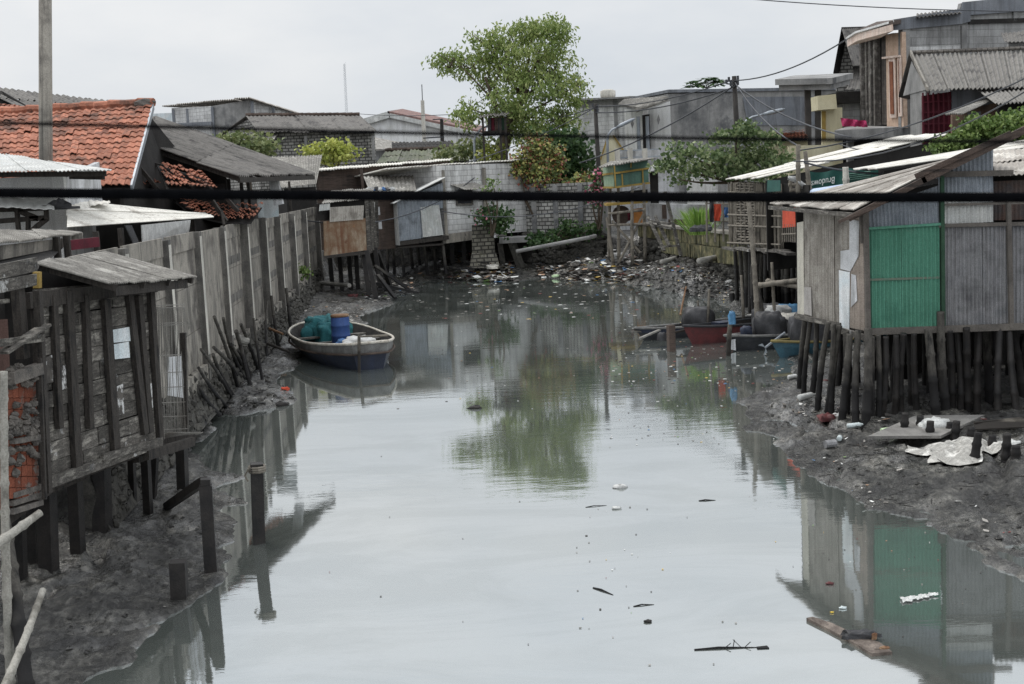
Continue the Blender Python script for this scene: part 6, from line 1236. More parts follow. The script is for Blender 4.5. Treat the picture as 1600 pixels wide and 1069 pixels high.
bc = P(533, 531, 39.6); bc.z = .42; mb = MB(); r = .29; zs = [(0, .93), (.04, 1), (.26, 1), (.28, 1.04), (.31, 1.04), (.33, 1), (.58, 1), (.6, 1.04), (.63, 1.04), (.65, 1), (.84, 1), (.9, .9)]
mb.tube([bc + V((0, 0, z)) for z, q in zs], [r * q for z, q in zs], 20); mb.build('drum', m_blue, t_, None, True)
mb = MB(); mb.tube([bc + V((0, 0, z)) for z in (.88, .885, .95, .96)], [.27, .29, .29, .2], 20); mb.build('lid', m_rustl, t_, None, True)
mb = MB(); c = pt(.19, -.1, 1, .34); tarp(mb, c, .74, .78, .7, 80, 30, .12); tarp(mb, c + V((.22, -.8, 0)), .5, .5, .56, 60, 20, .14); solo(mb, 'net_tarp', m_teal, 'crumpled teal green netting heaped in the big moored boat', 'tarp', smooth=True)
mb = MB(); c = pt(.82, 0, 1, .56); tarp(mb, c, .42, .6, .26, 30, 10, .16); solo(mb, 'white_net', m_cloth, 'pile of white nylon net on the fore deck of the big moored boat', 'net', smooth=True)
mb = MB(); tarp(mb, P(545, 540, 38.6), .35, .35, .2, 20, 7, .2); solo(mb, 'blue_rag', m_bcloth, 'blue rag lying beside the white net in the big moored boat', 'cloth', smooth=True)
mb = MB()
for k in range(3): mb.tube([pt(.1 + k * .02, -.3 + .15 * k, 1, gf(.1) + .02), pt(.1, -.3 + .15 * k, 1, gf(.1) + .2), pt(.09, -.15 + .15 * k, 1, gf(.1) + .06)], .025, 5)
solo(mb, 'coiled_rope', m_cloth, 'loop of white rope over the rounded stern of the big moored boat', 'rope')
mb = MB(); mb.bamboo(P(400, 505, 42.2), P(442, 522, 41.2), .05, 6, 1); solo(mb, 'gang_pole', m_rustl, 'brown pole bridging the wall foot and the big moored boat, upper', 'pole')
mb = MB(); mb.bamboo(P(418, 537, 39.4), P(452, 550, 38.8), .05, 6, 1); solo(mb, 'gang_pole', m_bamb, 'pale pole bridging the mud and the big moored boat, lower', 'pole')
# cluster of motor boats, right
can = lambda t: max(.04, 1 - abs(t - .55) ** 2 * 2.6) * (min(1, t / .16) ** .6 if t < .16 else 1)
def motorboat(name, label, p0, p1, beam, h, low, band, rim_, sheer=.22):
    r_ = thing(name, label, 'boat', (V(p0) + V(p1)) / 2); return (r_,) + hull(r_, p0, p1, beam, h, low, band, rim_, can, sheer, .15, -.12, .6)
A0 = G(992, 533); r1, pt, gf = motorboat('motor_boat', 'black motor boat with plank outrigger deck, leftmost of the moored boats', A0, A0 + V((4.4, 1.9, 0)), 1.0, .34, m_hullk, m_navy, m_hullg)
mb = MB()
for k in range(3): mb.beam(P(988, 515 + k * 1.4, 40.6 - .1 * k), P(1062, 517 + k * 1.2, 41.5), .14, .05)
mb.build('deck_planks', m_wood, r1)
mb = MB(); tarp(mb, pt(.5, 0, 1, .34), .5, .4, .55, 22, 10, .07); mb.build('engine_cover', m_tarpk, r1, None, True)
mb = MB(); mb.bamboo(P(1000, 529, 39.6), P(1046, 509, 41), .045, 6, 1); mb.build('tiller_shaft', m_pvc, r1, None, True)
A1 = G(1068, 540); r2, pt, gf = motorboat('motor_boat', 'red motor boat lying between the black boats on the right bank', A1, A1 + V((4.2, 2.2, 0)), 1.1, .5, m_red, m_red, m_hullk)
mb = MB()
for t in (.35, .5): mb.slab([pt(t, -1, .9, .34), pt(t, 1, .9, .34), pt(t + .1, 1, .9, .34), pt(t + .1, -1, .9, .34)], (0, 0, .05))
mb.build('deck_boards', m_wood, r2)
mb = MB(); mb.slab([pt(.28, -.9, .9, .42), pt(.28, .2, .9, .42), pt(.42, .2, .9, .42), pt(.42, -.9, .9, .42)], (0, 0, .16)); mb.build('blue_box', m_navy, r2)
mb = MB(); tarp(mb, pt(.72, -.1, 1, .4), .55, .45, .6, 22, 10, .08); mb.build('engine_cover', m_tarpk, r2, None, True)
mb = MB(); mb.bamboo(P(1035, 524, 38.9), P(1142, 499, 40.6), .045, 6, 1); mb.build('long_shaft', m_bamb, r2, None, True)
mb = MB(); c = P(1034, 525, 38.9); tarp(mb, c + V((0, 0, -.15)), .12, .1, .25, 12, 6, .15); mb.build('tied_rag', m_tarpk, r2, None, True)
A2 = G(1132, 550); r3, pt, gf = motorboat('motor_boat', 'dark motor boat with pale bow board, in front of the red boat', A2, A2 + V((4.2, 1.5, 0)), 1.1, .4, m_hullk, m_hullk, m_hullg)
mb = MB(); mb.slab(PP((1139, 532, 37.0), (1149, 530, 37.0), (1150, 548, 37.0), (1141, 546, 37.0)), (0, .04, 0)); mb.build('bow_board', m_whiteg, r3)
mb = MB(); tarp(mb, pt(.34, 0, 1, .42), .46, .4, .62, 22, 10, .14); mb.build('engine_cover', m_tarpk, r3, None, True)
mb = MB(); tarp(mb, pt(.68, 0, 1, .38), .8, .5, .35, 24, 10, .15); mb.build('deck_tarp', m_tarpk, r3, None, True)
mb = MB(); tarp(mb, pt(.17, 0, 1, .45), .16, .16, .25, 12, 6, .15); mb.build('blue_can', m_navy, r3, None, True)
A3 = G(1206, 560); r4, pt, gf = motorboat('motor_boat', 'teal blue motor boat with yellow edge and propeller, nearest the sheet shack stilts', A3, A3 + V((3.6, 1.3, 0)), 1.15, .4, m_hullb, m_hullb, mat('worn_yellow_edge', S(126, 114, 72), S(104, 96, 66), s=4, streak=0, isl=.1))
mb = MB(); tarp(mb, pt(.34, 0, 1, .42), .6, .5, .78, 24, 11, .1); mb.build('engine_cover', m_tarpk, r4, None, True)
mb = MB(); mb.tube([P(1196, 543, 36), P(1226, 520, 36.8)], .035, 6); mb.build('propeller_shaft', m_steel, r4)
mb = MB(); c = P(1196, 543, 36)
for k in range(3):
    f = k * 2.09 + .5; d = V((math.cos(f), .1, math.sin(f))); mb.slab([c + d * .03 + V((0, -.03, 0)), c + d * .17 + V((.05, -.04, .03)), c + d * .19 + V((-.04, .03, -.03))], (.01, .02, 0))
mb.build('propeller', m_steel, r4)
f = G(1049, 549); mb = MB(); mb.beam(V((f.x, f.y, -.4)), P(1048, 508, f.y), .2, .2, (1, .3, 0)); solo(mb, 'mooring_stump', m_woodb, 'square brown timber stump in the water before the black and red boats', 'post')
f = G(1137, 556); mb = MB(); mb.bamboo(V((f.x, f.y, -.4)), P(1142, 492, f.y), .08, 8, .4, .02); solo(mb, 'mooring_pole', m_bamb, 'short bamboo mooring stake topped by a blue bag', 'pole', smooth=True)
mb = MB(); c = P(1144, 500, f.y - .1); tarp(mb, c + V((0, 0, -.12)), .09, .09, .34, 14, 9, .2); solo(mb, 'blue_bag', m_bluebag, 'blue plastic bag tied on top of the short mooring stake', 'bag', smooth=True)
f = G(1080, 505); mb = MB(); mb.bamboo(P(1063, 492, 41.6), P(1072, 448, 42.2), .035, 6, .5); solo(mb, 'thin_pole', m_rustl, 'thin brown pole leaning up from the leftmost black boat', 'pole')
f = G(1118, 520, .3); mb = MB(); f = GT(1146, 470); mb.tube([f - V((0, 0, .2)), P(1143, 458, f.y)], .12, 8); solo(mb, 'stake', m_wet, 'short black stake at the water edge left of the bamboo shack stilts', 'post')
for (x0, y0, x1, y1, r, lb) in [(1108, 452, 1104, 535, .05, 'thin bamboo pole standing between the black and red boats'), (1158, 430, 1163, 532, .055, 'thin bamboo pole left of the tall mooring pole'), (1206, 410, 1213, 540, .06, 'thin bamboo pole right of the dark lower mooring pole'), (1090, 470, 1094, 520, .045, 'short thin pole behind the red boat')]:
    f = G(x1, y1, -.2); mb = MB(); mb.bamboo(f, P(x0, y0, f.y + .2), r, 7, .5, .015); solo(mb, 'mooring_pole', m_bamb, lb, 'pole', smooth=True)
# landing stage with rubbish behind the boats
st = thing('plank_landing', 'low landing of loose pale planks and sacks between the boats and bamboo stilts', 'landing', P(1220, 505, 40))
for (x0, y0, x1, y1, Y, w_) in [(1196, 500, 1244, 480, 40, .3), (1200, 492, 1246, 496, 39.4, .25), (1208, 504, 1250, 500, 38.8, .3), (1190, 490, 1240, 478, 41, .2), (1204, 511, 1248, 508, 38.2, .28)]:
    mb = MB(); mb.beam(P(x0, y0, Y - .2), P(x1, y1, Y), w_, .07); mb.build('plank', m_wood if w_ > .22 else m_rim, st)
mb = MB(); mb.slab([P(1194, 520, 37.8), P(1250, 516, 38), P(1250, 492, 40.6), P(1200, 494, 40.6)], (0, 0, -.08)); mb.build('deck', m_woodb, st)
for (x, y, Y, m_, lb) in [(1216, 488, 39.6, m_cloth, 'white sack lying on the plank landing, left one'), (1240, 500, 38.6, m_concL, 'pale grey sack on the plank landing beside the sheet shack'), (1234, 486, 39.8, m_bluebag, 'crumpled blue bag on the plank landing by the stilts')]:
    mb = MB(); tarp(mb, P(x, y + 3, Y), .35, .3, .26, 18, 8, .18); solo(mb, 'sack', m_, lb, 'sack', smooth=True)
# ================================================================== VEGETATION
def leaf(mb, p, size, w=.45, m=0, droop=.3):
    d = V((U(-1, 1), U(-1, 1), U(-1, .8) - droop)).normalized(); s = d.cross(V((U(-1, 1), U(-1, 1), U(-1, 1)))).normalized() * size * w; d = d * size
    nrm = d.cross(s).normalized() * size * .15
    mb.add([p, p + d * .5 + s + nrm, p + d, p + d * .5 - s + nrm], [(0, 1, 2, 3)], m)
def cloud(mb, c, rx, ry, rz, n, size, w=.45, hollow=.35, sub=0, droop=.3):
    """leaves gathered in many small sprays inside an ellipsoid"""
    c = V(c); k = max(1, n // (sub or 9))
    for _ in range(k):
        while True:
            q = V((U(-1, 1), U(-1, 1), U(-1, 1)))
            if hollow < q.length < 1 or (q.length < 1 and R() < .25): break
        ctr = c + V((q.x * rx, q.y * ry, q.z * rz)); sp = size * 2.2
        for _ in range(sub or 9): leaf(mb, ctr + V((random.gauss(0, sp * .5), random.gauss(0, sp * .5), random.gauss(0, sp * .32))), size * U(.7, 1.3), w, 0, droop)
def limb(mb, a, b, r0, r1, n=6, bend=.12):
    a, b = V(a), V(b); L = (b - a).length; o = V((U(-1, 1), U(-1, 1), U(-.4, .6))) * L * bend; k = 6
    mb.tube([a.lerp(b, i / k) + o * math.sin(math.pi * i / k) for i in range(k + 1)], [r0 + (r1 - r0) * i / k for i in range(k + 1)], n)
# the big tree
TY = 87
tr = thing('big_tree', 'big loose crowned green tree standing alone on the skyline in the middle', 'tree', P(782, 265, TY))
blobs = [(830, 85, 66, 50), (800, 60, 46, 30), (850, 48, 46, 26), (785, 118, 50, 36), (742, 98, 46, 24), (712, 96, 36, 24), (768, 80, 34, 22), (830, 145, 66, 46), (868, 105, 44, 40), (884, 140, 34, 34), (800, 175, 52, 34), (850, 190, 60, 36), (738, 168, 32, 22), (758, 60, 30, 16),
         (906, 135, 16, 12), (830, 210, 44, 24), (884, 180, 30, 28), (874, 60, 20, 20), (700, 100, 22, 14), (730, 185, 20, 14), (835, 36, 26, 12)]
mb = MB(); s_ = TY / 2000
for (x, y, rx, ry) in blobs:
    c = P(x, y, TY + U(-1.8, 1.8)); cloud(mb, c, rx * s_ * .92, rx * s_ * .8, ry * s_ * .92, int(rx * ry * .52), .3, .22, .45, 26, .7)
mb.build('crown', l_tree, tr)
mb = MB(); t0 = P(782, 262, TY); t0.z = 1.8; t1 = P(790, 222, TY); t2 = P(797, 185, TY); mb.tube([t0, P(784, 240, TY), t1, t2], [.5, .42, .36, .3], 10)
top = P(826, 110, TY)
for (x, y, r) in [(830, 80, .2), (760, 110, .17), (715, 98, .1), (860, 110, .17), (890, 140, .12), (845, 50, .12), (850, 185, .15), (735, 170, .1), (790, 70, .12)]:
    limb(mb, t2 if y > 90 else t2.lerp(top, .5), P(x, y, TY + U(-1.5, 1.5)), r, .03, 6, .1)
limb(mb, t1, P(758, 120, TY), .2, .08); limb(mb, t2, top, .28, .1)
for (x, y, rx, ry) in blobs:
    for _ in range(3): limb(mb, P(x + U(-.3, .3) * rx, y + ry * .4, TY), P(x + U(-.8, .8) * rx, y - U(.2, .8) * ry, TY + U(-1, 1)), .05, .015, 4)
mb.build('trunk', m_bark, tr, None, True)
def bush(name, label, cat, spots, Y, lm, size, dens, base, stem=True, w=.45, hollow=.2, extra=None, part='foliage'):
    t_ = thing(name, label, cat, base); mb = MB(); k = Y / 2000
    for (x, y, rx, ry) in spots: cloud(mb, P(x, y, Y + U(-.3, .3)), rx * k, rx * k * .8, ry * k, int(rx * ry * dens), size, w, hollow, 8)
    mb.build(part, lm, t_)
    mb = MB(); b = V(base)
    for (x, y, rx, ry) in spots:
        limb(mb, b + V((U(-.1, .1), U(-.1, .1), -.1)), P(x, y, Y), .07 if Y > 60 else .05, .02, 5)
        limb(mb, P(x, y, Y), P(x + U(-.7, .7) * rx, y - .6 * ry, Y), .03, .01, 4)
    mb.build('stems', m_bark, t_, None, True)
    if extra: extra(t_, k)
    return t_
g = lambda x, y, Y, z=1.9: V((P(x, y, Y).x, Y, z))
bush('flowering_bush', 'red and yellow flowering bougainvillea bush on the white block house roof edge', 'bush', [(835, 240, 34, 22), (815, 265, 24, 22), (850, 265, 30, 26), (840, 222, 20, 12), (865, 245, 18, 18), (805, 262, 14, 14)], 75, l_flower, .2, 1.2, g(838, 300, 75, 3.0))
bush('dark_tree', 'dense dark green tree behind the flowering bush at the canal end', 'tree', [(885, 240, 36, 34), (875, 265, 32, 26), (900, 268, 24, 22), (860, 222, 24, 16)], 80, l_dark, .34, .8, g(885, 290, 80))
bush('small_bush', 'low bush with yellow orange leaves between dark tree and green stall', 'bush', [(908, 281, 22, 12), (895, 288, 12, 8)], 74, l_flower, .2, .9, g(908, 300, 74, 3.5))
bush('pink_flower_bush', 'pink bougainvillea beside the left edge of the green stall', 'bush', [(936, 285, 9, 14), (928, 293, 10, 7), (934, 310, 10, 14), (940, 272, 5, 8)], 71, l_pinkf, .2, 1.1, g(934, 330, 71, 2.5))
bush('hanging_bush', 'trailing green bush with few pink flowers over the broken block wall', 'bush', [(772, 334, 20, 12), (756, 340, 12, 9), (787, 346, 9, 20), (778, 352, 7, 10)], 71, l_dark, .22, 1.0, g(778, 352, 72, 2.6), extra=lambda t_, k: (lambda m: (cloud(m, P(748, 336, 70.3), 12 * k, 8 * k, 9 * k, 60, .16, .5, 0, 4), m.build('flowers', l_pinkf, t_)))(MB()))
bush('young_papaya', 'small upright sapling in front of the white block house wall', 'plant', [(768, 285, 5, 8), (768, 297, 5, 5), (754, 301, 7, 3)], 70.5, l_mango, .2, 1.2, g(766, 330, 70.5, 2.4))
bush('ledge_weeds', 'weeds growing along the foot of the block retaining wall', 'weeds', [(850, 370, 22, 8), (882, 365, 20, 8), (900, 358, 10, 8), (885, 352, 7, 12), (930, 360, 12, 8), (838, 380, 12, 8)], 72, l_dark, .2, 1.4, g(870, 375, 72, 2.0))
bush('grey_green_bush', 'soft grey green bush behind the big sloping black roof', 'bush', [(385, 222, 30, 16), (410, 230, 24, 14), (362, 222, 14, 12), (350, 218, 10, 8)], 86, l_olive, .3, .8, g(390, 245, 86, 5))
bush('yellow_green_bush', 'bright yellow green bush before the small block house', 'bush', [(520, 238, 28, 18), (535, 235, 20, 16), (500, 238, 18, 14), (485, 232, 12, 8), (520, 224, 16, 8)], 84, l_lime, .26, .7, g(520, 262, 84, 4))
bush('creeper', 'greyish creeper sprawling over the old mossy roof', 'creeper', [(720, 235, 34, 12), (740, 225, 26, 10), (700, 244, 24, 8), (755, 240, 20, 14), (770, 232, 14, 16)], 89, l_olive, .26, .7, g(730, 255, 89, 4))
bush('wall_weed', 'small bright weed sprouting from the concrete wall base', 'weed', [(473, 421, 5, 6), (478, 428, 4, 5)], 54, l_mango, .13, 3, W(474, 430, wp(20), wp(66), .1))
bush('trunk_shoots', 'yellowish shoots around the foot of the big tree', 'bush', [(770, 235, 14, 14), (775, 250, 12, 10), (760, 245, 10, 10)], 85.5, l_lime, .26, .6, g(774, 262, 85.5))
bush('mango_bush', 'fresh green mango bush rising behind the near shack roof, right edge', 'bush', [(1545, 210, 40, 22), (1585, 200, 40, 22), (1500, 222, 30, 16), (1480, 228, 20, 10), (1530, 195, 24, 12), (1610, 195, 40, 26), (1650, 200, 40, 26), (1470, 232, 14, 6)], 41, l_mango, .13, 1.9, g(1550, 240, 41))
# layered spreading tree
st = thing('spreading_tree', 'wide low tree with layered broad grey green leaves on the right bank', 'tree', g(1150, 330, 62))
mb = MB(); Y = 60; k = Y / 2000
for (x, y, rx, ry) in [(1155, 210, 30, 12), (1190, 218, 34, 12), (1125, 215, 22, 8), (1060, 235, 26, 7), (1100, 242, 34, 9), (1140, 250, 40, 12), (1190, 245, 40, 14), (1225, 258, 26, 12), (1050, 258, 28, 8), (1090, 265, 32, 9), (1145, 270, 40, 10), (1195, 268, 36, 10), (1210, 285, 20, 8), (1035, 262, 18, 6), (1070, 280, 16, 5), (1052, 286, 10, 4), (1165, 200, 14, 8)]:
    cloud(mb, P(x, y, Y + U(-1, 1)), rx * k, rx * k, ry * k, int(rx * ry * .85), .2, .45, .1, 9, -.2)
mb.build('crown', l_broad, st)
mb = MB(); t0 = g(1152, 330, 62); t1 = P(1145, 285, 61); mb.tube([t0, P(1150, 310, 61.5), t1], [.2, .17, .14], 8)
for (x, y) in [(1060, 240), (1040, 262), (1090, 262), (1150, 212), (1195, 225), (1215, 262), (1105, 248), (1185, 250), (1060, 280)]: limb(mb, t1, P(x, y, 60 + U(-1, 1)), .09, .02, 6, .08)
mb.build('trunk', m_bark, st, None, True)
# papaya tree on the roof line
pt_ = thing('papaya_tree', 'papaya tree with umbrella of lobed leaves above the grey hall roof', 'tree', g(1106, 200, 97))
mb = MB(); c = P(1104, 138, 97)
for i in range(30):
    f = U(0, 6.28); r = U(.4, 1.6); e = c + V((math.cos(f) * r, math.sin(f) * r, .75 - r * .3 + U(-.2, .25)))
    for j in range(7): d = V((math.cos(j * .9 + f), math.sin(j * .9 + f), U(-.5, .1))) * U(.45, .65); s = V((-d.y, d.x, 0)) * .34; mb.add([e, e + d * .6 + s, e + d, e + d * .6 - s], [(0, 1, 2, 3)])
mb.build('leaves', l_dark, pt_)
mb = MB(); mb.tube([V((c.x, c.y, 1.9)), c], [.14, .1], 8)
for i in range(14): f = i * .45; mb.tube([c, c + V((math.cos(f) * .9, math.sin(f) * .9, .45))], .02, 4)
mb.build('trunk', m_bark, pt_)
# tall grass clump
gr = thing('grass_clump', 'tall feathery green grass clump on the quay', 'plant', g(1092, 362, 55, 2.6)); mb = MB()
for i in range(900):
    f = U(0, 6.28); r = abs(random.gauss(0, .3)); b = V((P(1092, 362, 55).x + math.cos(f) * r * .6, 55 + math.sin(f) * r * .6, 2.6)); L = U(.6, 1.35); d = V((math.cos(f) * r * 1.2, math.sin(f) * r * 1.2, L)); s = V((U(-1, 1), U(-1, 1), 0)).normalized() * .009; dr = V((math.cos(f), math.sin(f), -.4)) * .14 * L
    mb.add([b - s, b + s, b + d * .7 + s, b + d + dr, b + d * .7 - s], [(0, 1, 2, 3, 4)])
mb.build('blades', l_grass, gr)
# ================================================================== CABLES AND UTILITY POLES
def cable(label, pts, r, m_=m_cable, name='cable', group=None, sag=0, n=6):
    mb = MB(); q = []
    for i in range(len(pts) - 1):
        for k in range(12): t_ = k / 12; q.append(pts[i].lerp(pts[i + 1], t_) - V((0, 0, sag * 4 * t_ * (1 - t_))))
    q.append(pts[-1]); mb.tube(q, r, n); return solo(mb, name, m_, label, 'cable', group, smooth=True)
def ext(q, L=14): return [q[0] + (q[0] - q[1]).normalized() * L] + q + [q[-1] + (q[-1] - q[-2]).normalized() * L]
cable('thick black cable crossing the whole view close to the camera', ext(PP((-500, 298, 3.2), (0, 301.5, 3.2), (640, 306, 3.2), (1060, 308, 3.2), (1600, 308.5, 3.2), (2100, 308, 3.2))), .014)
cable('thin black cable crossing the view just above the thick cable', ext(PP((-600, 178, 1.9), (0, 192, 1.9), (640, 208, 1.9), (1060, 216, 1.9), (1600, 222, 1.9), (2200, 228, 1.9))), .0032)
def upole(label, x, yb, yt, xt, Y, arms):
    p = P(x, yb, Y); q = P(xt, yt, Y); t_ = thing('utility_pole', label, 'utility pole', (p.x, p.y, 1.9), 'tarred utility poles')
    mb = MB(); mb.tube([V((p.x, p.y, 1.9)), p, q], [.15, .14, .11], 8); mb.build('pole', m_pole, t_, None, True)
    mb = MB()
    for (dx, dy) in arms: e = P(xt + dx, yt + dy, Y - .15); mb.beam(P(xt, yt + dy + 1, Y - .15), e, .06, .06); mb.tube([e, e + V((0, 0, .2))], .06, 6)
    mb.build('insulators', m_wire, t_); return q
q1 = upole('tarred utility pole left, before the white block building', 936, 275, 163, 930, 77, [(-4, 4), (4, 6), (4, 12)])
q2 = upole('tarred utility pole right, in front of the grey hall', 1153, 235, 119, 1147, 63, [(-8, 8), (-5, 16), (6, 14), (6, 6), (-12, 12)])
W_ = []
for i, (a, b, r, lb) in enumerate([((1147, 124, 63), (930, 166, 77), .03, 'upper wire slung between the two tarred poles'), ((1147, 136, 63), (930, 176, 77), .035, 'lower wire slung between the two tarred poles'),
        ((1147, 126, 63), (1322, 62, 50), .03, 'wire rising from the right tarred pole to the gable house'), ((1148, 132, 63), (1330, 215, 48), .035, 'wire dropping right from the tarred pole past the canopy'), ((1148, 128, 63), (1250, 230, 40), .03, 'wire dropping from the right tarred pole to the rack'),
        ((930, 168, 77), (700, 262, 80), .03, 'wire from the left tarred pole over the block house'), ((1147, 134, 63), (905, 255, 66), .035, 'wire from the right tarred pole down across the white house')]):
    cable(lb, PP(a, b), r, m_wire, 'wire', None, .35, 5)
for a, b, r, lb, sg in [((1250, 235, 38), (1780, 20, 34), .022, 'long wire climbing right across the ribbed roof', .6), ((1240, 252, 38), (1700, 76, 33), .02, 'long wire below it climbing right to the frame edge', .8), ((1256, 254, 38), (1500, 262, 36), .03, 'sagging wire bundle along the pale roof', .25), ((1310, 225, 50), (1640, 140, 40), .02, 'drooping thin wire before the maroon gate', 1.0),
                    ((1120, -6, 30), (1700, 18, 28), .012, 'single thin wire across the upper right sky', .1), ((560, 178, 130), (790, 172, 100), .03, 'thin wire passing the distant aerial mast', .3), ((690, 186, 131), (930, 168, 77), .03, 'thin wire from the short power pole toward the tree', 1.0), ((480, 345, 60), (760, 262, 74), .03, 'wire slung over the rusty shack to the block house', 1.2), ((690, 330, 68), (1000, 292, 66), .025, 'low wire along the block retaining wall', .8)]:
    cable(lb, PP(a, b), r, m_wire, 'wire', None, sg, 5)
# ================================================================== RUBBISH
def bottle(label, x, y, m_, L=.26, r=.045, rz=None, group=None):
    p = GT(x, y); d = V((math.cos(rz or U(0, 6)), math.sin(rz or 1), .05)).normalized(); p.z += r * .9; mb = MB(); q = [(-.5, .8), (-.47, 1), (-.1, 1), (-.05, .92), (.0, 1), (.22, 1), (.36, .45), (.44, .36), (.5, .36)]
    mb.tube([p + d * L * t for t, _ in q], [r * k for _, k in q], 10); return solo(mb, 'bottle', m_, label, 'bottle', group, smooth=True)
m_bot = mat('cloudy_plastic', S(196, 204, 204), S(176, 186, 186), streak=0, isl=0, rough=.25, bump=0)
m_botg = mat('pale_green_plastic', S(186, 206, 170), S(166, 190, 150), streak=0, isl=0, rough=.25, bump=0)
m_boty = mat('yellow_plastic', S(206, 178, 70), S(190, 160, 60), streak=0, isl=0, rough=.3, bump=0)
bottle('large white plastic bottle lying at the left stilts of the sheet shack', 1262, 624, m_plastic, .5, .075, .5); bottle('clear bottle lying on mud left of the grey board', 1337, 668, m_bot, .34, .05, .1)
bottle('pale green bottle on the mud before the grey board', 1387, 680, m_botg, .26, .08, .3); bottle('bottle with yellow label on the mud between the black stumps', 1417, 683, m_boty, .28, .055, .2)
bottle('small clear bottle standing near the water on the right mud', 1312, 688, m_bot, .16, .05, 1.2); bottle('white bottle floating by the shore left of the stilts', 1240, 592, m_plastic, .3, .06, .3)
f = GT(1298, 700); mb = MB(); mb.tube([f + V((-.1, 0, .07)), f + V((.1, .05, .07))], .075, 10); solo(mb, 'tin_can', m_zincd, 'dark grey can lying on the right mud near the water', 'can')
sb = MB(); c = GT(1495, 708)
n_ = 60; rows_ = 14; vs = []
for j in range(rows_ + 1):
    for i in range(n_):
        f = 2 * math.pi * i / n_; q = j / rows_; rr_ = q * (1 + .25 * math.sin(3 * f + 1) + .12 * math.sin(7 * f)); x = c.x + math.cos(f) * .78 * rr_; y = c.y + math.sin(f) * .8 * rr_
        vs.append(V((x, y, gz(x, y) + .03 + .12 * (1 - q) + .05 * abs(math.sin(9 * x + 4 * y)) * (1 - q * .7) + .03 * math.sin(21 * x - 8 * y) * (1 - q))))
sb.add(vs, [(j * n_ + i, (j + 1) * n_ + i, (j + 1) * n_ + (i + 1) % n_, j * n_ + (i + 1) % n_) for j in range(rows_) for i in range(n_)])
solo(sb, 'flattened_sack', mat('dirty_white_sack', S(182, 180, 174), S(140, 138, 133), S(206, 204, 198), s=4, streak=0, isl=0, spots=[(S(70, 68, 66), .6, 5, .8)], bump=.5), 'big flattened dirty white sack on the mud among the black stumps', 'sack', smooth=True)
mb = MB(); tarp(mb, GT(1460, 676), .28, .22, .26, 18, 8, .12); solo(mb, 'white_bag', m_plastic, 'small tied white plastic bag beside the grey board', 'bag', smooth=True)
gb = PP((1355, 668, 22.6), (1470, 671, 22.2), (1538, 658, 23.6), (1430, 654, 24.2)); mb = MB(); mb.slab([V((p.x, p.y, gz(p.x, p.y) * .3 + .34)) for p in gb], (0, 0, -.05)); solo(mb, 'grey_board', mat('grey_sheet_board', S(112, 110, 107), S(130, 128, 124), s=2), 'flat grey board lying on the mud in front of the dark stilts', 'board')
lt = thing('bamboo_grating', 'small bamboo slat grating lying by the stumps at the right edge', 'grating', GT(1560, 680))
mb = MB()
for k in range(9): a = GT(1524 + k * 9, 678 - k * 1.2, .3); b = GT(1560 + k * 7, 690 - k * 2, .3); a.z += .12; b.z += .08; mb.tube([GT(1522, 680 - k * 1.3) + V((0, 0, .1)), GT(1600, 676 - k * 1.8) + V((0, 0, .1))], .022, 5)
mb.build('slats', m_bamb, lt)
for i, (x, y, yt, lean) in enumerate([(1411, 680, 645, 4), (1438, 672, 650, 0), (1452, 687, 658, 2), (1484, 677, 660, 1), (1491, 690, 658, 4), (1517, 688, 668, 1), (1521, 718, 676, 8), (1550, 700, 680, 1), (1571, 717, 678, 3), (1587, 717, 696, 1)]):
    f = GT(x, y); mb = MB(); r = .085; tp = P(x + lean, yt, f.y); mb.bamboo(f - V((0, 0, .15)), tp, r, 9, .3); lb = 'black rotten pile stump sticking up from the mud right of the sheet shack'
    if i == 6: lb = 'leaning pale topped bamboo stump standing in the flattened white sack'
    if i == 0: lb = 'black stump with frayed top nearest the left end of the grey board'
    o = solo(mb, 'pile_stump', m_wet if i != 6 else m_pile, lb, 'stump', None if i in (0, 6) else 'black pile stumps on the right mud', smooth=True)
# floating plank
fp = thing('floating_plank', 'long worn plank with rusty spots floating in the lower right water', 'plank', G(1328, 998)); mb = MB(); o = [G(1260, 970), G(1292, 986), G(1330, 1006), G(1362, 1026), G(1394, 1023), G(1374, 1008), G(1340, 997), G(1300, 978), G(1270, 968)]
mb.slab([p + V((0, 0, -.02)) for p in o], (0, 0, .055)); mb.build('board', mat('driftwood', S(132, 122, 112), S(104, 95, 88), S(78, 70, 64), s=5, streak=0, isl=0, spots=[(S(60, 50, 44), .58, 6, .8)], bump=.6), fp)
mb = MB(); tarp(mb, G(1345, 1000) + V((0, 0, .03)), .17, .07, .07, 16, 6, .3); solo(mb, 'black_rag', m_tarpk, 'black plastic rag lying on the floating plank', 'rag', smooth=True)
mb = MB(); tarp(mb, G(1366, 1003) + V((0, 0, .03)), .03, .02, .07, 10, 4, .2); mb.lump(G(1383, 1018) + V((0, 0, .04)), .06, .03, .02); solo(mb, 'small_litter', m_rustl, 'small bits of rubbish on the far end of the floating plank', 'litter')
mb = MB(); c, e = G(1408, 940), G(1464, 930); vs = []
for i in range(25):
    f = i / 24; p = c.lerp(e, f); w_ = .09 * (1 - .7 * f) + U(-.02, .02)
    for j in range(7): g_ = j / 6 - .5; vs.append(p + V((U(-.012, .012), g_ * 2 * w_ + .02 * math.sin(i), .012 + .03 * abs(math.sin(i * 1.9 + j * 2.3)) * (1 - abs(g_) * 1.6) + U(0, .008))))
mb.add(vs, [(i * 7 + j, i * 7 + j + 7, i * 7 + j + 8, i * 7 + j + 1) for i in range(24) for j in range(6)])
solo(mb, 'plastic_scrap', m_plastic, 'crumpled white plastic scrap floating on the reflection of the green sheets', 'plastic')
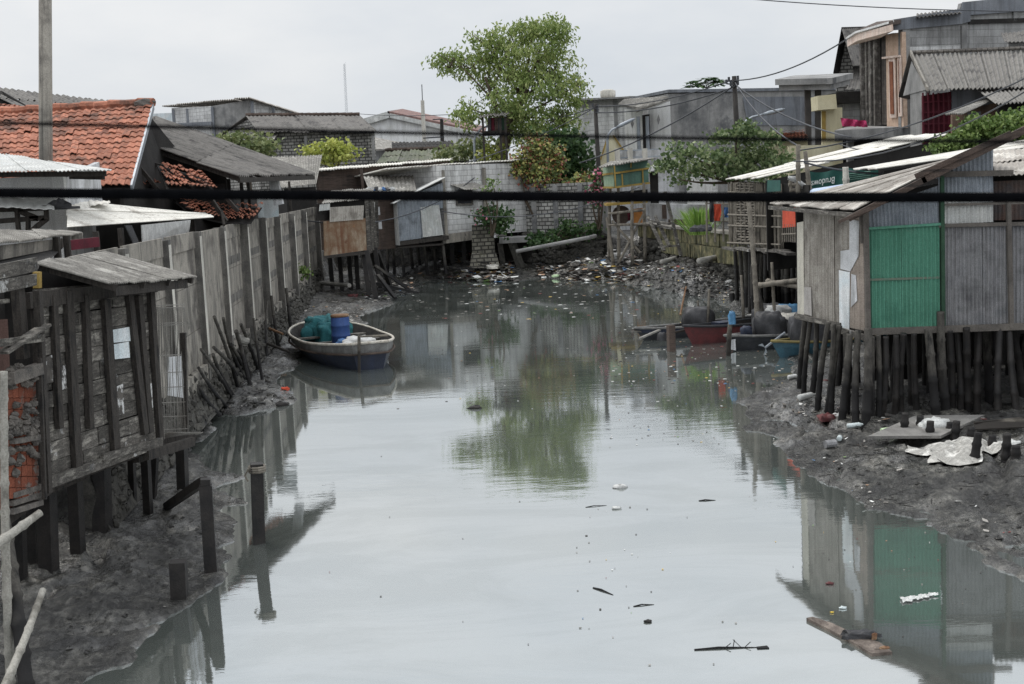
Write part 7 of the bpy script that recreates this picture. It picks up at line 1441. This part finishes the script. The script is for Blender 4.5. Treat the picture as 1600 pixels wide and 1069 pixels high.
for (x, y, w_, m_, nm, lb) in [(969, 762, .13, m_cloth, 'foam_piece', 'rounded white foam piece floating in mid canal'), (963, 795, .08, m_plastic, 'foam_piece', 'small white foam piece floating just below the larger one'), (1297, 913, .055, m_red, 'red_scrap', 'red scrap floating on the shack reflection'), (1317, 951, .05, m_bot, 'plastic_cup', 'grey bottle base floating left of the floating plank'),
                           (742, 638, .16, m_wet, 'debris_lump', 'dark lump of debris floating near the boat channel'), (438, 633, .22, m_wet, 'debris_lump', 'dark lump lying at the mud edge left of the boat'), (1013, 972, .05, m_wet, 'debris_bit', 'tiny black flake floating in the lower middle'), (1300, 958, .025, m_boty, 'yellow_scrap', 'tiny yellow scrap near the floating plank')]:
    c = G(x, y) if y > 640 or x > 700 else GT(x, y); mb = MB(); mb.lump(c + V((0, 0, .01)), w_, w_ * .6, w_ * .35, .3, 10, 6); solo(mb, nm, m_, lb, 'litter', smooth=True)
for (x0, y0, x1, y1, r, lb) in [(1085, 1016, 1182, 1012, .014, 'long dark twig with a flattened end floating at the bottom'), (927, 919, 958, 930, .014, 'dark waterlogged leaf stalk floating in the lower middle'), (1092, 783, 1118, 782, .013, 'short brown stick floating in mid canal'), (990, 948, 1022, 945, .01, 'little dark twig floating below the leaf stalk'), (915, 793, 948, 790, .008, 'dark thin twig floating left of the foam pieces')]:
    a, b = G(x0, y0), G(x1, y1); mb = MB(); mb.tube([a, a.lerp(b, .4) + V((0, .02, .012)), b], [r, r * .8, r * .5], 6)
    if x0 == 1085:
        for k in range(4): p = a.lerp(b, U(.2, .8)); mb.tube([p, p + V((U(-.12, .12), U(.03, .15), .05))], .005, 4)
        mb.slab([b, b + V((.12, .02, .0)), b + V((.13, -.05, .0)), b + V((0, -.05, 0))], (0, 0, .012))
    solo(mb, 'twig', m_woodd, lb, 'twig')
for (x, y, w_, m_, nm, lb) in [(770, 417, .5, m_concL, 'crumpled_sheet', 'pale crumpled sheet on the rubbish heap at the canal end'), (764, 411, .28, m_red, 'red_bag', 'red plastic bag on the rubbish heap at the canal end'), (906, 419, .3, m_bluebag, 'blue_bag', 'bright blue bag on the rubbish bank below the pipe'), (869, 430, .3, m_botg, 'green_bag', 'pale green bag at the water edge below the long pipe'), (850, 433, .28, m_plastic, 'white_bag', 'round white bag at the water edge left of the green bag'),
                           (966, 402, .8, m_cloth, 'sack_heap', 'whitish sacks heaped under the green stall legs'), (986, 456, .26, m_orange, 'pink_bag', 'pink orange bag floating at the far right waterline'), (1000, 452, .26, m_cloth, 'pale_bag', 'pale bag beside the pink orange bag'), (1135, 468, .3, m_lemon if 'm_lemon' in globals() else m_boty, 'yellow_bag', 'yellowish bag on the mud left of the bamboo stilts'), (1145, 440, .4, m_cloth, 'white_sheet', 'white sheet lying on the right mud bank'),
                           (405, 506, .2, m_red, 'red_bag', 'red bag beside the wall foot left of the boat'), (551, 462, .35, m_red, 'red_cloth', 'red cloth under the rusty shack stilts'), (445, 606, .18, m_orange, 'red_scrap', 'orange scrap at the mud edge below the boat'), (1289, 594, .16, m_red, 'red_bag', 'small red bag among the left stilts of the sheet shack'), (1293, 653, .3, m_red, 'red_cloth', 'faded red cloth on the mud below the left stilts'), (1310, 649, .22, m_cloth, 'white_cloth', 'white cloth on the mud beside the faded red cloth'), (1444, 565, .3, m_cloth, 'pale_heap', 'pale rubbish glimpsed between the stilts under the green sheets'), (1581, 694, .25, m_plastic, 'white_wrap', 'white and purple wrapper at the right frame edge'),
                           (352, 605, .3, m_cloth, 'pale_scrap', 'pale torn scrap on the mud by the leaning poles')]:
    c = GT(x, y + 2, .1); mb = MB(); tarp(mb, c - V((0, 0, .03)), w_ * .6, w_ * .5, w_ * .42, 14, 6, .25); solo(mb, nm, m_, lb, 'rubbish', smooth=True)
# uncountable small litter on mud and water
LIT = island('mixed_litter', [(0, S(60, 57, 54)), (.3, S(96, 92, 86)), (.52, S(140, 136, 130)), (.68, S(196, 196, 192)), (.84, S(150, 120, 96)), (.9, S(120, 60, 56)), (.93, S(70, 110, 150)), (.955, S(120, 150, 90)), (.975, S(190, 160, 80))], .7)
def flake(mb, p, s):
    a = U(0, 6.28); d = V((math.cos(a), math.sin(a), U(-.15, .3))) * s; e = V((-math.sin(a), math.cos(a), U(-.1, .4))) * s * U(.25, .9); mb.add([p, p + d * U(.7, 1), p + d + e * U(.6, 1), p + e], [(0, 1, 2, 3)])
mb = MB()
def inpoly(x, y, poly): return pdist(np.array([x]), np.array([y]), poly)
for (x0, x1, y0, y1, n, smin, smax) in [(690, 800, 405, 442, 1500, .08, .45), (840, 1000, 385, 442, 2000, .08, .42), (1000, 1150, 405, 465, 1100, .05, .22), (560, 700, 430, 470, 350, .06, .3), (420, 600, 470, 520, 150, .05, .18), (1200, 1600, 640, 860, 520, .02, .09), (1200, 1360, 580, 680, 420, .03, .14), (1360, 1600, 600, 660, 160, .05, .16), (100, 400, 720, 1000, 160, .02, .07), (310, 500, 590, 650, 110, .04, .12), (1160, 1250, 470, 520, 200, .06, .25)]:
    for _ in range(n):
        p = GT(U(x0, x1), U(y0, y1)); z = gz(p.x, p.y)
        if z < .015 or z > 1.2: continue
        if y0 >= 560 and float(fbm(np.array([p.x]), np.array([p.y]), .8, 2)[0]) < .12: continue
        flake(mb, V((p.x, p.y, z + .02)), U(smin, smax))
mb.build('mud_litter', LIT, None, (0, 40, 0), kind='stuff', label='scattered small rubbish on the mud banks', category='litter')
mb = MB(); PN = np.array(POLY)
for (x0, x1, y0, y1, n, smin, smax) in [(640, 1000, 440, 500, 240, .04, .14), (950, 1240, 470, 600, 420, .02, .07), (950, 1240, 600, 700, 120, .012, .035), (600, 1250, 500, 640, 110, .015, .05), (500, 1250, 700, 1069, 26, .008, .02), (1260, 1560, 800, 1000, 45, .006, .018), (900, 1040, 780, 1000, 22, .008, .03)]:
    for _ in range(n):
        p = G(U(x0, x1), U(y0, y1)); d, i_ = inpoly(p.x, p.y, POLY)
        if not i_[0]: continue
        s = U(smin, smax); a = U(0, 6.28); pts = [V((p.x + math.cos(a + k * 1.05) * s * U(.4, 1), p.y + math.sin(a + k * 1.05) * s * U(.4, 1), .006)) for k in range(6)]; mb.slab(pts, (0, 0, .004))
mb.build('floating_litter', LIT, None, (0, 30, 0), kind='stuff', label='tiny flecks of rubbish floating on the water', category='litter')
# mud clods and sticks
mb = MB()
for (x0, x1, y0, y1, n, smin, smax) in [(60, 400, 700, 1069, 260, .01, .05), (1200, 1600, 640, 900, 420, .01, .05), (1170, 1400, 580, 680, 150, .015, .06), (1000, 1160, 400, 470, 250, .06, .2), (300, 500, 580, 650, 160, .03, .1)]:
    for _ in range(n):
        p = GT(U(x0, x1), U(y0, y1)); z = gz(p.x, p.y)
        if z < .02 or z > 1.1: continue
        s = smin + (smax - smin) * R() ** 2.5; mb.lump((p.x, p.y, z), s * U(.8, 1.5), s, s * .6, .3, 6, 4, flat=-1)
mb.build('mud_clods', go.data.materials[0], None, (0, 30, 0), kind='stuff', label='small clods of wet mud', category='mud clods')
mb = MB()
for (x0, x1, y0, y1, n) in [(1000, 1150, 410, 465, 90), (700, 800, 410, 440, 60), (850, 990, 390, 440, 100), (560, 660, 440, 470, 60), (1200, 1600, 640, 800, 60), (120, 330, 780, 960, 30), (300, 430, 590, 640, 30)]:
    for _ in range(n):
        p = GT(U(x0, x1), U(y0, y1)); k = p.y / 40; a = U(0, 6.28); d = V((math.cos(a), math.sin(a), U(-.05, .25))) * U(.15, .5) * k
        if gz(p.x, p.y) > 1.2: continue
        mb.tube([p + V((0, 0, .02)), p + d + V((0, 0, .03))], .012 * k, 5)
mb.build('mud_sticks', m_pile, None, (0, 40, 0), kind='stuff', label='loose sticks and bamboo splinters strewn on the mud', category='sticks')
SC.cycles.use_denoising = True; SC.cycles.denoiser = 'OPENIMAGEDENOISE'; SC.cycles.denoising_prefilter = 'NONE'; SC.cycles.denoising_input_passes = 'RGB_ALBEDO_NORMAL'
